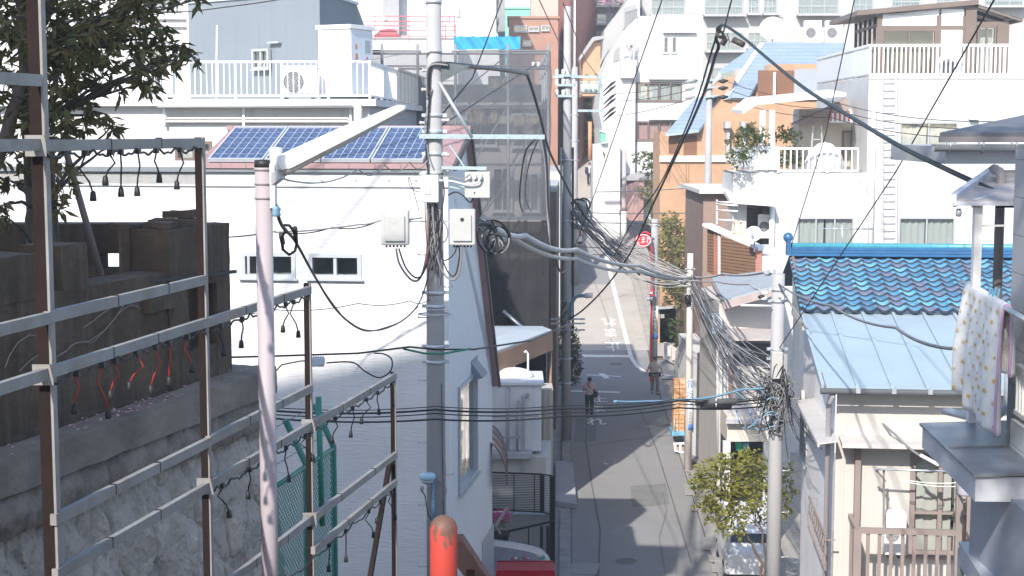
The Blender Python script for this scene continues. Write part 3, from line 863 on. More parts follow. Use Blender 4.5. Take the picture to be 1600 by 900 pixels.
# ------------------------------------------------------------ red bollard and handrail
bo = thing("red_bollard", "rounded red steel bollard with paint worn to rust at its top", "bollard", (at(693, 850, 6.3).x, 6.3, 9.6))
b = wmb(bo); x = bo.location.x; zt = zat(805, 6.3)
b.smooth = True
prof = [(.058, -1.2), (.058, -.055)] + [(.058*math.cos(a), -.058+.058*math.sin(a)) for a in [math.pi/2*i/7 for i in range(1, 7)]] + [(.004, 0)]
b.lathe((x, 6.3, zt), prof, 24)
RB = mat("bollard_red_and_rust", (.46, .055, .04), .6, .08, 3)
N, L = RB.node_tree.nodes, RB.node_tree.links
tc = N.new("ShaderNodeTexCoord"); sp = N.new("ShaderNodeSeparateXYZ"); L.new(tc.outputs["Object"], sp.inputs[0])
nz = N.new("ShaderNodeTexNoise"); nz.inputs["Scale"].default_value = 30; nz.inputs["Detail"].default_value = 6
mp = N.new("ShaderNodeMapping"); mp.inputs["Scale"].default_value = (1, 1, .35); L.new(tc.outputs["Object"], mp.inputs[0]); L.new(mp.outputs[0], nz.inputs[0])
ad = N.new("ShaderNodeMath"); ad.operation = 'MULTIPLY_ADD'; ad.inputs[1].default_value = .35; L.new(nz.outputs[0], ad.inputs[0]); L.new(sp.outputs[2], ad.inputs[2])
zrel = zt - bo.location.z
mr = N.new("ShaderNodeMapRange"); mr.inputs[1].default_value = zrel-.065+.175; mr.inputs[2].default_value = zrel-.057+.175; L.new(ad.outputs[0], mr.inputs[0])
mx = N.new("ShaderNodeMix"); mx.data_type = 'RGBA'; L.new(mr.outputs[0], mx.inputs[0]); bs = N["Principled BSDF"]
L.new(bs.inputs["Base Color"].links[0].from_socket, mx.inputs[6]); mx.inputs[7].default_value = (.14, .075, .055, 1); L.new(mx.outputs[2], bs.inputs["Base Color"])
b.build("bollard_tube", RB, bo)
hr = thing("handrail", "worn pinkish red flat handrail sloping down behind the red bollard", "handrail", (at(715, 860, 6.6).x, 6.6, 9.5))
b = wmb(hr); b.bar(at(704, 840, 6.45), at(806, 985, 9.2), .11, .035); b.build("rail", PINKM, hr)
b = wmb(hr); p = at(735, 870, 7.1); b.tube([p, p - Vector((0,0,1.3))], .02, 8); b.build("post", RUST, hr)
# ============================================================ TREES (leaf by leaf)
def leaf(mb, p, d, size, width, rnd):
    """one folded leaf from p along d"""
    d = d.normalized(); s = d.cross(Vector((rnd.uniform(-1,1), rnd.uniform(-1,1), rnd.uniform(-1,1)))).normalized()
    n = s.cross(d)
    a = mb.vert(p); b = mb.vert(p + d*size*.45 + s*width*.5 + n*size*.06); c = mb.vert(p + d*size - n*size*.08); e = mb.vert(p + d*size*.45 - s*width*.5 + n*size*.06)
    mb.face([a, b, c, e])
def crown(clusters, per, size, width, droop=.4, whorl=5, seed=1, shell=.35, spread=1.0):
    """clusters: (centre, radius); sprays of leaves through the volume of each, thinner towards the edge"""
    rnd = random.Random(seed); mb = MB()
    for c, r_ in clusters:
        n = max(3, int(per * (r_**2)))
        for _ in range(n):
            v = Vector((rnd.gauss(0,1), rnd.gauss(0,1), rnd.gauss(0,.85))).normalized() * r_ * (rnd.random()**shell)
            q = Vector(c) + v * spread
            out = v.normalized() if v.length > 1e-4 else Vector((0,0,1))
            for k in range(whorl):
                d = out*rnd.uniform(.1,.9) + Vector((rnd.gauss(0,.7), rnd.gauss(0,.7), rnd.gauss(0,.5)-droop))
                leaf(mb, q + Vector((rnd.gauss(0,.02), rnd.gauss(0,.02), rnd.gauss(0,.02))), d, size*rnd.uniform(.65,1.2), width*rnd.uniform(.7,1.2), rnd)
    return mb
def limb(mb, pts, r0, r1, n=7, wob=.03, seed=0):
    rnd = random.Random(seed); P = []
    pts = [Vector(p) for p in pts]; k = 5
    for a, b in zip(pts, pts[1:]):
        for i in range(k): P.append(a.lerp(b, i/k) + Vector((rnd.uniform(-wob,wob), rnd.uniform(-wob,wob), 0)))
    P.append(pts[-1]); m = len(P)
    mb.tube(P, [r0+(r1-r0)*i/(m-1) for i in range(m)], n)

T1 = thing("broadleaf_tree", "large dark tree with drooping leaves rising behind the concrete wall", "tree", (xat(62, 15.2), 15.2, 9.6))
b = wmb(T1); tb = [at(66, 400, 15.2), at(62, 330, 15.2), at(54, 200, 15.2), at(46, 90, 15.2), at(40, -30, 15.2)]
limb(b, tb, .15, .10, 10, .012, 3); b.build("trunk", BARK, T1)
b = wmb(T1); limb(b, [at(-8, 260, 15), at(14, 200, 15.0), at(34, 125, 15.1), at(50, 70, 15.3), at(80, 0, 15.2), at(95, -60, 15.2)], .075, .05, 8, .012, 4); b.build("trunk", BARKR, T1)
cl = [(20,60,58),(75,30,62),(95,70,60),(140,55,60),(185,35,50),(150,10,55),(225,18,45),(245,60,34),(278,72,32),(300,88,20),(262,96,28),(225,105,36),(218,132,22),(135,105,52),(90,125,50),(120,160,46),(150,180,30),(60,185,40),(172,200,16),(178,222,12),(20,235,36),(20,285,30),(92,285,26),(5,150,40),(110,200,42),(85,235,30),(160,120,40),(190,75,40),(205,4,40),(250,-5,30),(290,-12,24),(45,-10,60),(0,20,60),(5,320,24),(100,320,14),(40,110,44), (10, 340, 14), (305,0,14)]
C1 = [(at(x, y, 15.2 + ((i*37) % 11 - 5)*.16), r_/2400*15.2) for i, (x, y, r_) in enumerate(cl)]
b = wmb(T1); rnd = random.Random(5)
for i, (c, r_) in enumerate(C1):
    px = cl[i][0]
    s = min(tb, key=lambda q: (q-c).length + (0.6 if q.z > c.z else 0))
    mid = s.lerp(c, .5) + Vector((0, 0, .06))
    limb(b, [s, mid, c], .028, .008, 5, .015, i)
    for _ in range(4):
        e = c + Vector((rnd.gauss(0,1), rnd.gauss(0,1), rnd.gauss(0,.6))).normalized()*r_*.85
        limb(b, [c, c.lerp(e, .5)+Vector((0,0,.02)), e], .009, .004, 4, .01, i)
b.build("branches", BARK, T1)
m = crown(C1, 205, .155, .054, droop=.55, whorl=6, seed=7, shell=.45); m.xf = None
for i in range(len(m.v)): m.v[i] = frame_of(T1).inverted() @ m.v[i]
m.build("crown", LEAF_D, T1)
def simple_stick(name, label, cat, p, q, r_, m, group=None):
    t = thing(name, label, cat, p, 0, group); b = wmb(t)
    b.tube([p, Vector(p).lerp(q, .5), q], [r_, r_*.95, r_*.9], 8); b.build("pole", m, t); return t
simple_stick("tree_stake", "long wooden tree stake leaning right of the dark trunk", "tree stake", at(158, 430, 15.6), at(100, 225, 15.3), .037, STAKE)
simple_stick("tree_stake", "short upright tree stake just beside the dark trunk", "tree stake", at(91, 400, 15.6), at(79, 235, 15.4), .03, STAKE)

# ============================================================ HOUSE WITH SOLAR PANELS (left)
H1 = thing("white_house", "white brick-textured house with blue solar panels on a dusky pink roof", "house", (-1.08, 26.0, 3.0), R(-7.9))
z_e = onface(H1, 690, 262).z           # eaves height
ln = onface(H1, -260, 400).x
w1 = rect(H1, 379, 460, 396, 433); w2 = rect(H1, 484, 563, 398, 434)
b = MB(); b.use(WHITE).panel(ln, 0, -1.2, z_e, [w1, w2], 0, .10); b.build("front_wall", None, H1)
for w in (w1, w2): window(H1, w, panes=2, fr=mat("silver_sash", (.42,.45,.48), .4, .04), glass=GLASS, back=mat("frosted_room", (.24,.29,.28), .9, .3, 1.5), depth=.10, fw=.05, sill=True)
LD = 4.9
zb = onside(H1, 767, 602, 0).z
zr = onface(H1, 700, 205, 1.6).z
# street side wall with the steep gable profile and its window
sw0 = onside(H1, 716, 690, 0); sw1 = onside(H1, 744, 680, 0)
wz0 = onside(H1, 717, 772, 0).z; wz1 = onside(H1, 717, 606, 0).z
b = MB(); b.use(SIDE_WHITE); b.xf = RIGHTX
yy0, yy1 = sw0.y, sw1.y
b.panel(0, LD, -1.2, wz0, (), 0); b.panel(0, yy0, wz0, wz1, (), 0); b.panel(yy1, LD, wz0, wz1, (), 0)
for (x, z0, z1) in (((yy0, yy1), wz0, wz0),):
    e = .12
    b.poly(((yy0,0,wz0),(yy1,0,wz0),(yy1,e,wz0),(yy0,e,wz0))); b.poly(((yy0,0,wz0),(yy0,e,wz0),(yy0,e,wz1),(yy0,0,wz1))); b.poly(((yy1,0,wz0),(yy1,0,wz1),(yy1,e,wz1),(yy1,e,wz0)))
    b.poly(((yy0,0,wz1),(yy0,e,wz1),(yy1,e,wz1),(yy1,0,wz1)))
b.poly(((0,0,wz1),(LD,0,wz1),(LD,0,zb),(1.7,0,zr-.02),(0,0,z_e)))
b.build("side_wall", None, H1)
w = window(H1, (yy0, yy1, wz0, wz1), xf=RIGHTX, panes=1, fr=FRAMEG, glass=glass_mat("mirror_glass", (.5,.55,.55), .55), back=CREAM, depth=.10, fw=.05, sill=True, proud=.04)
lw0, lw1 = onside(H1, 753, 870, 0), onside(H1, 764, 850, 0)
b = MB(); b.xf = RIGHTX; b.box((lw0.y, -.012, lw0.z-1.4), (lw1.y+.6, -.004, onside(H1, 754, 846, 0).z)); b.build("garage_door", mat("panel_door", (.36,.38,.40), .5, .05), H1)
p = onside(H1, 741, 576, 0)
b = MB(); b.prism(((.0,p.y-.35,p.z-.12),(.0,p.y+.35,p.z-.12),(.0,p.y+.35,p.z+.2),(.0,p.y-.35,p.z+.2)), (.01,0,0)); b.prism(((0,p.y-.35,p.z-.16),(.22,p.y-.35,p.z-.12),(.0,p.y-.35,p.z+.16)), (0,.62,0)); b.build("vent_hood", mat("dark_hood", (.20,.23,.27), .5, .08), H1)
# roof: short front slope with panels, long steep rear slope, dark verge trim
xr = onface(H1, 309, 262).x
b = MB(); b.use(PINKROOF)
b.prism(((xr, -.10, z_e-.02), (.12, -.10, z_e-.02), (.12, 1.65, zr), (xr+.1, 1.65, zr)), (0, .0, .07))
b.prism(((xr, 1.65, zr), (.12, 1.65, zr), (.12, LD+.15, zb-.06), (xr, LD+.15, zb-.06)), (0, .03, .07))
rf = b.build("roof", None, H1)
b = MB(); b.use(mat("eaves_trim", (.20,.22,.24), .5, .08)).box((ln, -.07, z_e-.085), (.02, .0, z_e-.005)); 
zl = onface(H1, 400, 291).z; b.box((ln, -.025, zl-.012), (0, 0, zl+.004)); b.build("eaves_band", None, H1)
b = MB(); b.use(PINKROOF).box((xr, 1.58, zr+.02), (.12, 1.72, zr+.10)); b.build("ridge_cap", None, H1)
b = MB(); b.use(mat("verge_trim", (.10,.09,.09), .6, .1)); b.bar((.13, 1.65, zr+.03), (.13, LD+.2, zb-.07), .04, .085); b.bar((.13, -.1, z_e), (.13, 1.65, zr), .05, .12); b.build("verge_board", None, H1)
b = MB(); b.use(PALE).panel(ln, xr, z_e, z_e+.03, (), 0.0); b.box((ln, .0, z_e-.3), (xr, LD, z_e+.0)); b.build("flat_roof", None, H1)
b = MB(); b.use(WHITE).box((ln, .25, -1.2), (-.12, .3, 6.0)); b.build("inner_wall", DARK, H1)
for px in (450, 503, 556, 608, 650, 430):
    q = onface(H1, px, 283)
    b = MB(); b.tube([(q.x-.03,-.02,q.z+.02),(q.x+.03,-.03,q.z+.02),(q.x,-.05,q.z-.02)], .006, 4); b.build("wall_hook", GREYC, H1)
# solar panels on the front slope
PV = mat("solar_cell", (.055, .085, .175), .2, .35, 5, spec=.6)
pattern(PV, 'rib', .155, 1, .001, groove=(.30,.35,.45), line=.05)
sl = Vector((0, 1.65+.10, zr - z_e + .02)); sln = sl.normalized(); nrm = Vector((0, -sln.z, sln.y))
base0 = Vector((0, -.10, z_e+.05))
for i, (a, c) in enumerate(((327, 413), (415, 502), (504, 579), (581, 662))):
    xa, xb = onface(H1, a, 258).x, onface(H1, c, 258).x
    t = thing("solar_panel", ["leftmost solar panel on the pink roof", "solar panel second from the left edge of the pink roof", "solar panel partly behind the lamp head, third on the roof", "solar panel nearest the utility pole on the pink roof"][i], "solar panel", frame_of(H1) @ (base0 + Vector((xa, 0, 0)) + sln*.06), R(-7.9), "solar panels on the pink roof")
    inv = frame_of(t).inverted() @ frame_of(H1)
    def P_(u, s, lift): return inv @ (base0 + Vector((u, 0, 0)) + sln*s + nrm*lift)
    Ls = sl.length - .16
    bb = MB(); bb.use(mat("panel_rail", (.55,.58,.62), .4, .05, metal=.3))
    for (u0, u1, s0, s1) in ((xa, xa+.03, .05, Ls), (xb-.03, xb, .05, Ls), (xa+.03, xb-.03, .05, .09), (xa+.03, xb-.03, Ls-.04, Ls)):
        bb.prism([P_(u0,s0,.02), P_(u1,s0,.02), P_(u1,s1,.02), P_(u0,s1,.02)], (0, nrm.y*.06, nrm.z*.06))
    bb.build("frame", None, t)
    bb = MB(); bb.use(PV)
    bb.poly([P_(xa+.03,.09,.06), P_(xb-.03,.09,.06), P_(xb-.03,Ls-.04,.06), P_(xa+.03,Ls-.04,.06)])
    bb.use(mat("panel_line", (.36,.41,.50), .4, .05))
    for k in range(1, 6):
        s = .09 + (Ls-.13)*k/6; bb.poly([P_(xa+.03,s-.006,.063), P_(xb-.03,s-.006,.063), P_(xb-.03,s+.006,.063), P_(xa+.03,s+.006,.063)])
    nv = 6
    for k in range(1, nv):
        u = xa+.03 + (xb-xa-.06)*k/nv; bb.poly([P_(u-.007,.09,.064), P_(u+.007,.09,.064), P_(u+.007,Ls-.04,.064), P_(u-.007,Ls-.04,.064)])
    bb.build("cells", None, t)

# ============================================================ UTILITY POLES
def upole(label, x, y, z0, z1, r0, r1, steps=(), group=None, m=CONC, bands=()):
    t = thing("utility_pole", label, "utility pole", (x, y, z0), 0, group)
    b = MB(); b.tube([(0,0,-.3), (0,0,(z1-z0)*.5), (0,0,z1-z0)], [r0, (r0+r1)/2, r1], 22); b.build("shaft", m, t)
    for k, (py, side) in enumerate(steps):
        z = zat(py, y) - z0; rr = r0 + (r1-r0)*z/(z1-z0)
        s = MB(); s.tube([(side*rr*.8, -.02, z), (side*(rr+.13), -.02, z)], .011, 6); s.tube([(side*(rr+.125), -.02, z-.0), (side*(rr+.13), -.02, z+.03)], .011, 6); s.build("step_bolt", STEEL, t)
    for py in bands:
        z = zat(py, y) - z0; rr = r0 + (r1-r0)*z/(z1-z0)
        s = MB(); s.lathe((0,0,z), [(rr+.004, -.03), (rr+.012, -.03), (rr+.012, .03), (rr+.004, .03)], 20)
        s.box((rr, -.03, z-.025), (rr+.07, .03, z+.025)); s.box((-rr-.07, -.03, z-.025), (-rr, .03, z+.025)); s.build("pole_band", STEEL, t)
    return t
def prad(t, z): return .15
PY1 = 24.0; PX1 = xat(680, PY1)
P1 = upole("nearest concrete utility pole crowded with grey boxes in front of the white house", PX1, PY1, h(24), 16.2, .165, .105,
           steps=((398,-1),(448,1),(496,-1),(594,-1),(691,-1),(741,1),(788,-1),(884,-1)), bands=(3, 80, 180, 205, 240, 270, 457, 478, 541, 565))
def p1(px, py, dy=0.0): return loc(P1, at(px, py, PY1 + dy))
LSTEEL = mat("pale_blue_steel", (.36, .45, .48), .4, .06, 5, metal=.25)
b = MB(); b.bar(p1(655, 213, -.16), p1(851, 214, -.16), .08, .07)
for k in range(9): q = p1(662+k*22, 213, -.20); b.use(DARK).tube([q, q+Vector((0,-.012,0))], .012, 6); 
b.mats[0] = LSTEEL; b.build("cross_arm", None, P1)
b = MB(); b.tube([p1(686, 128, -.13), p1(737, 214, -.2)], .028, 8); b.build("stay_tube", STEEL, P1)
b = MB(); b.bar(p1(690, 262, -.14), p1(760, 263, -.14), .06, .05); b.bar(p1(702, 226, -.1), p1(765, 318, -.1), .05, .02); b.bar(p1(702, 293, -.12), p1(735, 293, -.12), .05); b.build("lower_arm", LSTEEL, P1)
b = MB(); q0, q1 = p1(727, 308, .0), p1(766, 268, .0); b.box((q0.x, -.3, q0.z), (q1.x, .1, q1.z)); b.build("switch_box", GPLAST, P1, .01)
for px in (733, 742, 751):
    q = p1(px, 276, -.35); b = MB(); b.lathe((q.x, q.y, q.z), [(.012,-.04),(.03,-.03),(.015,-.02),(.03,-.01),(.015,.0),(.03,.012),(.012,.03),(.012,.06)], 10); b.build("bushing", CERAM, P1)
def box_unit(px0, px1, py0, py1, dy, name, m, door=True, dep=.22):
    a, c = p1(px0, py1, dy), p1(px1, py0, dy); bb = MB(); bb.box((a.x, a.y-dep, a.z), (c.x, a.y, c.z)); o = bb.build(name, m, P1, .022)
    if door:
        w, hh = c.x-a.x, c.z-a.z; d = MB(); d.box((a.x+w*.14, a.y-dep-.035, a.z+hh*.12), (c.x-w*.14, a.y-dep-.001, c.z-hh*.14)); d.build("door", m, o, .012)
        d = MB(); cx, cz = (a.x+c.x)/2, a.z+hh*.72
        if px0 > 680: d.lathe((0,0,0), [(.03, 0), (.03, .004)], 14); d.v = [Vector((cx+v.x, a.y-dep-.037-v.z, cz+v.y)) for v in d.v]
        else: d.box((cx-.04, a.y-dep-.038, cz-.045), (cx+.03, a.y-dep-.036, cz+.04))
        d.build("label_plate", DARK if px0 > 680 else mat("label_grey", (.42,.43,.42), .5, .1), o)
        for k in range(6):
            g_ = MB(); x = a.x + w*(.18+.13*k); g_.tube([(x, a.y-dep*.5, a.z-.035), (x, a.y-dep*.5, a.z+.01)], .016, 7); g_.build("cable_gland", BLACKM, o)
    return o
box_unit(597, 640, 328, 382, -.12, "terminal_box", GPLAST)
box_unit(703, 743, 326, 382, -.12, "terminal_box", GPLAST)
o = box_unit(658, 686, 273, 316, -.22, "meter_box", mat("pale_meter_box", (.60,.62,.62), .5, .05), False, .14)
q = p1(668, 297, -.37)
d = MB(); d.box((q.x-.05, q.y-.002, q.z-.07), (q.x+.05, q.y+.01, q.z+.07)); d.build("label_plate", mat("label_grey2", (.46,.47,.46), .5, .15, 60), o)
b = MB(); b.bar(p1(640, 346, -.2), p1(668, 346, -.1), .04, .03); b.build("box_arm", STEEL, P1); b = MB(); b.bar(p1(690, 346, -.1), p1(704, 346, -.15), .04, .03); b.build("box_arm", STEEL, P1)
# triangular cable guard and heads
b = MB(); b.prism((p1(688, 97, -.12), p1(735, 103, -.12), p1(691, 128, -.12)), (0, .03, 0)); b.build("cable_guard", mat("dark_guard", (.10,.12,.13), .5, .2, 5), P1)
def loop(pts, r_, m, name="jumper_cable", parent=P1, n=6, k=6):
    """smooth cable through the given points"""
    P = [Vector(p) for p in pts]; out = []
    for i in range(len(P)-1):
        p0, a, c, p3 = P[max(i-1,0)], P[i], P[i+1], P[min(i+2,len(P)-1)]
        for j in range(k):
            t = j/k
            out.append(.5*((2*a)+(c-p0)*t+(2*p0-5*a+4*c-p3)*t*t+(3*a-p0-3*c+p3)*t**3))
    out.append(P[-1]); b = MB(); b.tube(out, r_, n); return b.build(name, m, parent)
loop([p1(619,388,-.25), p1(624,412,-.25), p1(640,435,-.22), p1(653,438,-.2), p1(662,420,-.2), p1(668,380,-.18), p1(668,316,-.2)], .017, GREYC)
loop([p1(623,388,-.27), p1(634,418,-.27), p1(650,434,-.25), p1(662,425,-.22), p1(671,390,-.2), p1(672,318,-.22)], .014, BLACKC)
loop([p1(676,318,-.24), p1(678,360,-.24), p1(684,405,-.24), p1(697,432,-.26), p1(711,436,-.28), p1(719,418,-.28), p1(721,384,-.28)], .018, GREYC)
loop([p1(680,318,-.24), p1(683,352,-.24), p1(690,400,-.25), p1(702,428,-.28), p1(712,428,-.3), p1(718,400,-.28), p1(717,384,-.28)], .012, BLACKC)
loop([p1(690,350,-.25), p1(688,380,-.25), p1(692,405,-.25), p1(702,404,-.28), p1(711,394,-.28), p1(713,384,-.28)], .010, BLACKC)
loop([p1(664,316,-.2), p1(665,352,-.2), p1(668,400,-.22), p1(669,470,-.2)], .009, REDW)
loop([p1(684,372,-.2), p1(690,330,-.22), p1(694,300,-.2), p1(690,270,-.15)], .012, BLACKC)
loop([p1(672,140,-.16), p1(668,200,-.16), p1(666,240,-.15), p1(670,275,-.18)], .016, BLACKC)
loop([p1(675,138,-.16), p1(664,190,-.16), p1(668,235,-.16), p1(676,262,-.2)], .010, GREYC)
loop([p1(670,150,-.15), p1(671,110,-.16), p1(680,99,-.16), p1(700,99,-.16)], .026, BLACKC)
loop([p1(668,156,-.15), p1(667,115,-.15), p1(676,101,-.18), p1(700,102,-.18)], .018, GREYC)
loop([p1(686,282,-.3), p1(706,283,-.34), p1(728,288,-.36), p1(746,285,-.38), p1(751,276,-.38)], .014, CERAM)
loop([p1(686,275,-.3), p1(704,276,-.34), p1(722,280,-.36), p1(734,272,-.38)], .010, GREYC)
loop([p1(700,305,-.2), p1(712,300,-.25), p1(724,306,-.3), p1(735,316,-.25), p1(742,300,-.3)], .012, BLACKC)
loop([p1(655,330,-.18), p1(640,278,-.2), p1(640,290,-.2), p1(650,299,-.2), p1(660,300,-.2)], .006, BLACKC)
loop([p1(686,342,-.15), p1(697,352,-.2), p1(699,368,-.22), p1(694,378,-.2), p1(684,380,-.18)], .011, GREYC)
for i in range(14):
    r_ = random.Random(i); x0 = r_.uniform(672, 690); y0 = r_.uniform(310, 330)
    loop([p1(x0, y0, -.2), p1(x0+r_.uniform(-6,10), y0+30, -.22), p1(x0+r_.uniform(-6,9), y0+60, -.22), p1(r_.uniform(674,692), y0+r_.uniform(80,130), -.18)], r_.choice((.007,.009,.012)), r_.choice((BLACKC, GREYC, GREYC)))
# porcelain clusters and clamps up the shaft
for (px, py) in ((672,110),(671,140),(690,188),(668,192),(690,242),(690,266),(668,272),(671,82),(694,82)):
    q = p1(px, py, -.1); b = MB(); b.tube([q, q+Vector((.09 if px > 680 else -.09, -.03, 0))], .022, 8); b.ball((q.x+(.1 if px > 680 else -.1), q.y-.03, q.z), .03, 8, 6); b.build("spool_insulator", GPLAST, P1)
for py in (490, 482):
    b = MB(); q = p1(680, py, 0); w_ = .27 if py > 485 else .14
    b.tube([(q.x+w_*math.cos(a), q.y-.05+.16*math.sin(a), q.z) for a in [2*math.pi*i/20 for i in range(21)]], .012, 6, False); b.build("cable_ring", STEEL, P1)
# conduit, blue bracket lamp
b = MB(); q = p1(677, 735, -.2); b.use(BLUEC).tube([p1(677,755,-.22), p1(677,820,-.2)], .018, 8); b.tube([p1(677,782,-.22), p1(677,812,-.21)], .028, 8); b.build("conduit", None, P1)
lh = MB(); c = p1(668, 748, -.32); lh.smooth = True
lh.lathe((c.x, c.y, c.z), [(.115, -.01), (.135, .02), (.13, .06), (.10, .085), (.0, .09)], 20); o = lh.build("lamp_hood", LBLUEL, P1)
lh = MB(); lh.lathe((c.x, c.y, c.z), [(.07, -.075), (.10, -.05), (.112, -.011)], 18); lh.build("lamp_glass", mat("lamp_glass_grey", (.40,.42,.42), .3, .05), o)
b = MB(); c = p1(659, 763, -.2); b.lathe((c.x, c.y, c.z-.04), [(.03,0),(.03,.07),(.02,.08)], 10); b.build("sensor", GPLAST, P1)
loop([p1(657,766,-.2), p1(664,775,-.2), p1(668,800,-.2), p1(674,812,-.2)], .009, BLACKC)
loop([p1(684,752,-.2), p1(694,758,-.2), p1(697,770,-.2), p1(688,785,-.2), p1(680,790,-.2)], .008, GREYC)
loop([p1(690,600,-.13), p1(691,680,-.13), p1(692,740,-.13), p1(694,890,-.13)], .006, BLACKC)
# coils hanging on the street side
for i, (cx, cy, r_) in enumerate(((774,375,22),(772,380,14),(780,372,18),(770,370,25),(775,385,11))):
    c = p1(cx, cy, .5); k = r_/2400*24
    b = MB(); b.tube([c+Vector((k*math.cos(a), .03*math.sin(3*a+i), k*math.sin(a)*1.05)) for a in [2*math.pi*j/26 for j in range(27)]], .016, 6, False); b.build("cable_coil", [GREYC, BLACKC, BLACKC, BLACKC, GREYC][i], P1)
for i in range(8):
    r_ = random.Random(40+i)
    loop([p1(742,345+i,-.1), p1(752,348+r_.uniform(-4,6),.1), p1(766,348+r_.uniform(-4,12),.4), p1(776,366+r_.uniform(-6,10),.5), p1(770+r_.uniform(-10,14),395+r_.uniform(-10,10),.5)], .012, r_.choice((BLACKC, GREYC)))
# ============================================================ LEFT BUILDINGS
# unseen blocks added left of and behind the viewpoint to cast wall shadows
def plain_block(name, label, x0, x1, y0, y1, z0, z1, m):
    t = thing(name, label, "building", ((x0+x1)/2, (y0+y1)/2, z0))
    b = wmb(t); b.box((x0, y0, z0), (x1, y1, z1)); b.build("wall", m, t)  # wall of the added unseen block
    b = wmb(t); b.box((x0-.1, y0-.1, z1), (x1+.1, y1+.1, z1+.25)); b.build("parapet", LGREY, t)
    for k in range(3):
        for j in range(4):
            x = x0+1.5+(x1-x0-3)*j/3; z = z0+3+k*4
            if z < z1-2:
                b = wmb(t); b.box((x-.8, y1+.001, z), (x+.8, y1+.04, z+1.3)); b.build("window", FRAMEG, t)  # window on the added unseen block
AB = thing("apartment_block", "pale apartment block left of the garden wall beyond the dark tree", "building", (-19, 1, 8))
b = wmb(AB); b.prism([(-34, -3, 8), (-8.2, -3, 8), (-8.2, -3, 24.7), (-34, -3, 21.1)], (0, 8, 0)); b.build("wall", LGREY, AB)  # wall of the added unseen block
for k in range(6): b = wmb(AB); b.box((-26+3*k, 5.001, 16), (-24.4+3*k, 5.04, 17.3)); b.build("window", FRAMEG, AB)  # windows on the added unseen block
plain_block("apartment_block", "tall grey apartment block rising behind the viewpoint on the left", -34, -10.3, -13.5, -10, 8, 31, MGREY)

def railing(parent, pts, z0, hgt, m, step=.12, bar=.018, rail=.04, name="railing", post=1.2, fill=None):
    """balustrade along local points: top and bottom rails, balusters"""
    b = MB()
    for p, q in zip(pts, pts[1:]):
        p, q = Vector((p[0], p[1], z0)), Vector((q[0], q[1], z0)); L_ = (q-p).length
        U = Vector((0,0,hgt))
        b.bar(p+U, q+U, rail*1.3, rail); b.bar(p+Vector((0,0,.08)), q+Vector((0,0,.08)), rail*.8, rail*.8)
        n = max(1, int(L_/step))
        for i in range(n+1):
            c = p.lerp(q, i/n); w = bar
            if i % max(1, int(post/step)) == 0: w = rail; b.bar(c, c+U, w)
            else: b.bar(c+Vector((0,0,.08)), c+U, w)
    return b.build(name, m, parent)
def ac_unit(label, p, rz=0.0, w=.8, hh=.6, d=.3, group=None, m=WPAINT):
    t = thing("air_conditioner", label, "air conditioner", p, rz, group)
    b = MB(); b.box((0, 0, .06), (w, d, hh)); b.build("casing", m, t, .015)
    b = MB(); cx, cz, r_ = w*.36, hh*.52, min(hh*.38, w*.30)
    for k in range(5):
        rr = r_*(k+1)/5; b.tube([(cx+rr*math.cos(a), -.012, cz+rr*math.sin(a)) for a in [2*math.pi*i/20 for i in range(21)]], .006, 4, False)
    for k in range(8):
        a = 2*math.pi*k/8; b.bar((cx, -.014, cz), (cx+r_*math.cos(a), -.014, cz+r_*math.sin(a)), .008)
    b.build("fan_grille", FRAMEG, t)
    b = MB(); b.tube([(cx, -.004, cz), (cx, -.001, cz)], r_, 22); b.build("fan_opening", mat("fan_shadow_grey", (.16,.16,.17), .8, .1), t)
    b = MB(); b.box((.06, .03, 0), (.12, d-.03, .06)); b.box((w-.12, .03, 0), (w-.06, d-.03, .06)); b.build("foot", BLACKM, t)
    return t

# ---- white building with a roof terrace
K = thing("white_terrace_building", "white building with a railed roof terrace and pipes behind the solar panels", "building", (xat(580, 36), 36.0, 0.0), R(-2.2))
zs = onface(K, 450, 155).z
lk = onface(K, -200, 200).x
b = MB(); b.use(PALE).panel(lk, 0, 0, zs-.16, [rect(K, 275, 330, 222, 250, 0)], 0, .15); b.build("front_wall", None, K)
window(K, rect(K, 275, 330, 222, 250, 0), fr=BRONZE, back=ROOM, curtain=CURTAIN)
b = MB(); b.use(SIDING).box((-.02, 0.01, 0), (0, 13, zs-.16)); b.build("side_wall", None, K)
b = MB(); b.use(PALE).box((lk, -.25, zs-.16), (.18, 13.1, zs)); b.build("roof_slab", None, K)
railing(K, [(lk, -.05), (0, -.05)], zs, onface(K, 300, 97).z - zs, WPAINT, .135, .022, .05)
railing(K, [(0.02, -.05), (0.02, 5.2)], zs, onface(K, 300, 97).z - zs, WPAINT, .14, .022, .05)
b = MB(); hr_ = onface(K, 300, 97).z - zs
b.box((.0, 5.2, zs+.05), (.05, 13.0, zs+hr_)); bp = b.build("beige_screen", mat("beige_screen_panel", (.74,.67,.60), .6, .06), K)
b = MB()
for i in range(9): b.box((.05, 5.2+.93*i, zs+.04), (.075, 5.24+.93*i, zs+hr_+.02))
b.box((-.02, 5.2, zs+hr_), (.09, 13.0, zs+hr_+.06)); b.build("screen_frame", mat("screen_batten", (.55,.48,.43), .6, .06), bp)
zp = onface(K, 400, 163).z
b = MB(); b.tube([(onface(K, 253, 160).x, -.36, zp), (-.30, -.36, zp)], .085, 12); b.tube([(-.30, -.36, zp), (-.24, -.36, zp-.02), (-.22, -.36, zp-.12), (-.22, -.36, zp-.75)], .10, 12); b.build("gutter_pipe", WPAINT, K)
for dz in (.33, .40):
    b = MB(); b.tube([(onface(K, 253, 160).x, -.12, zp-dz), (-.5, -.12, zp-dz), (-.32, -.12, zp-dz-.12), (-.32, -.12, zp-.9)], .028, 8); b.build("service_pipe", PALE, K)
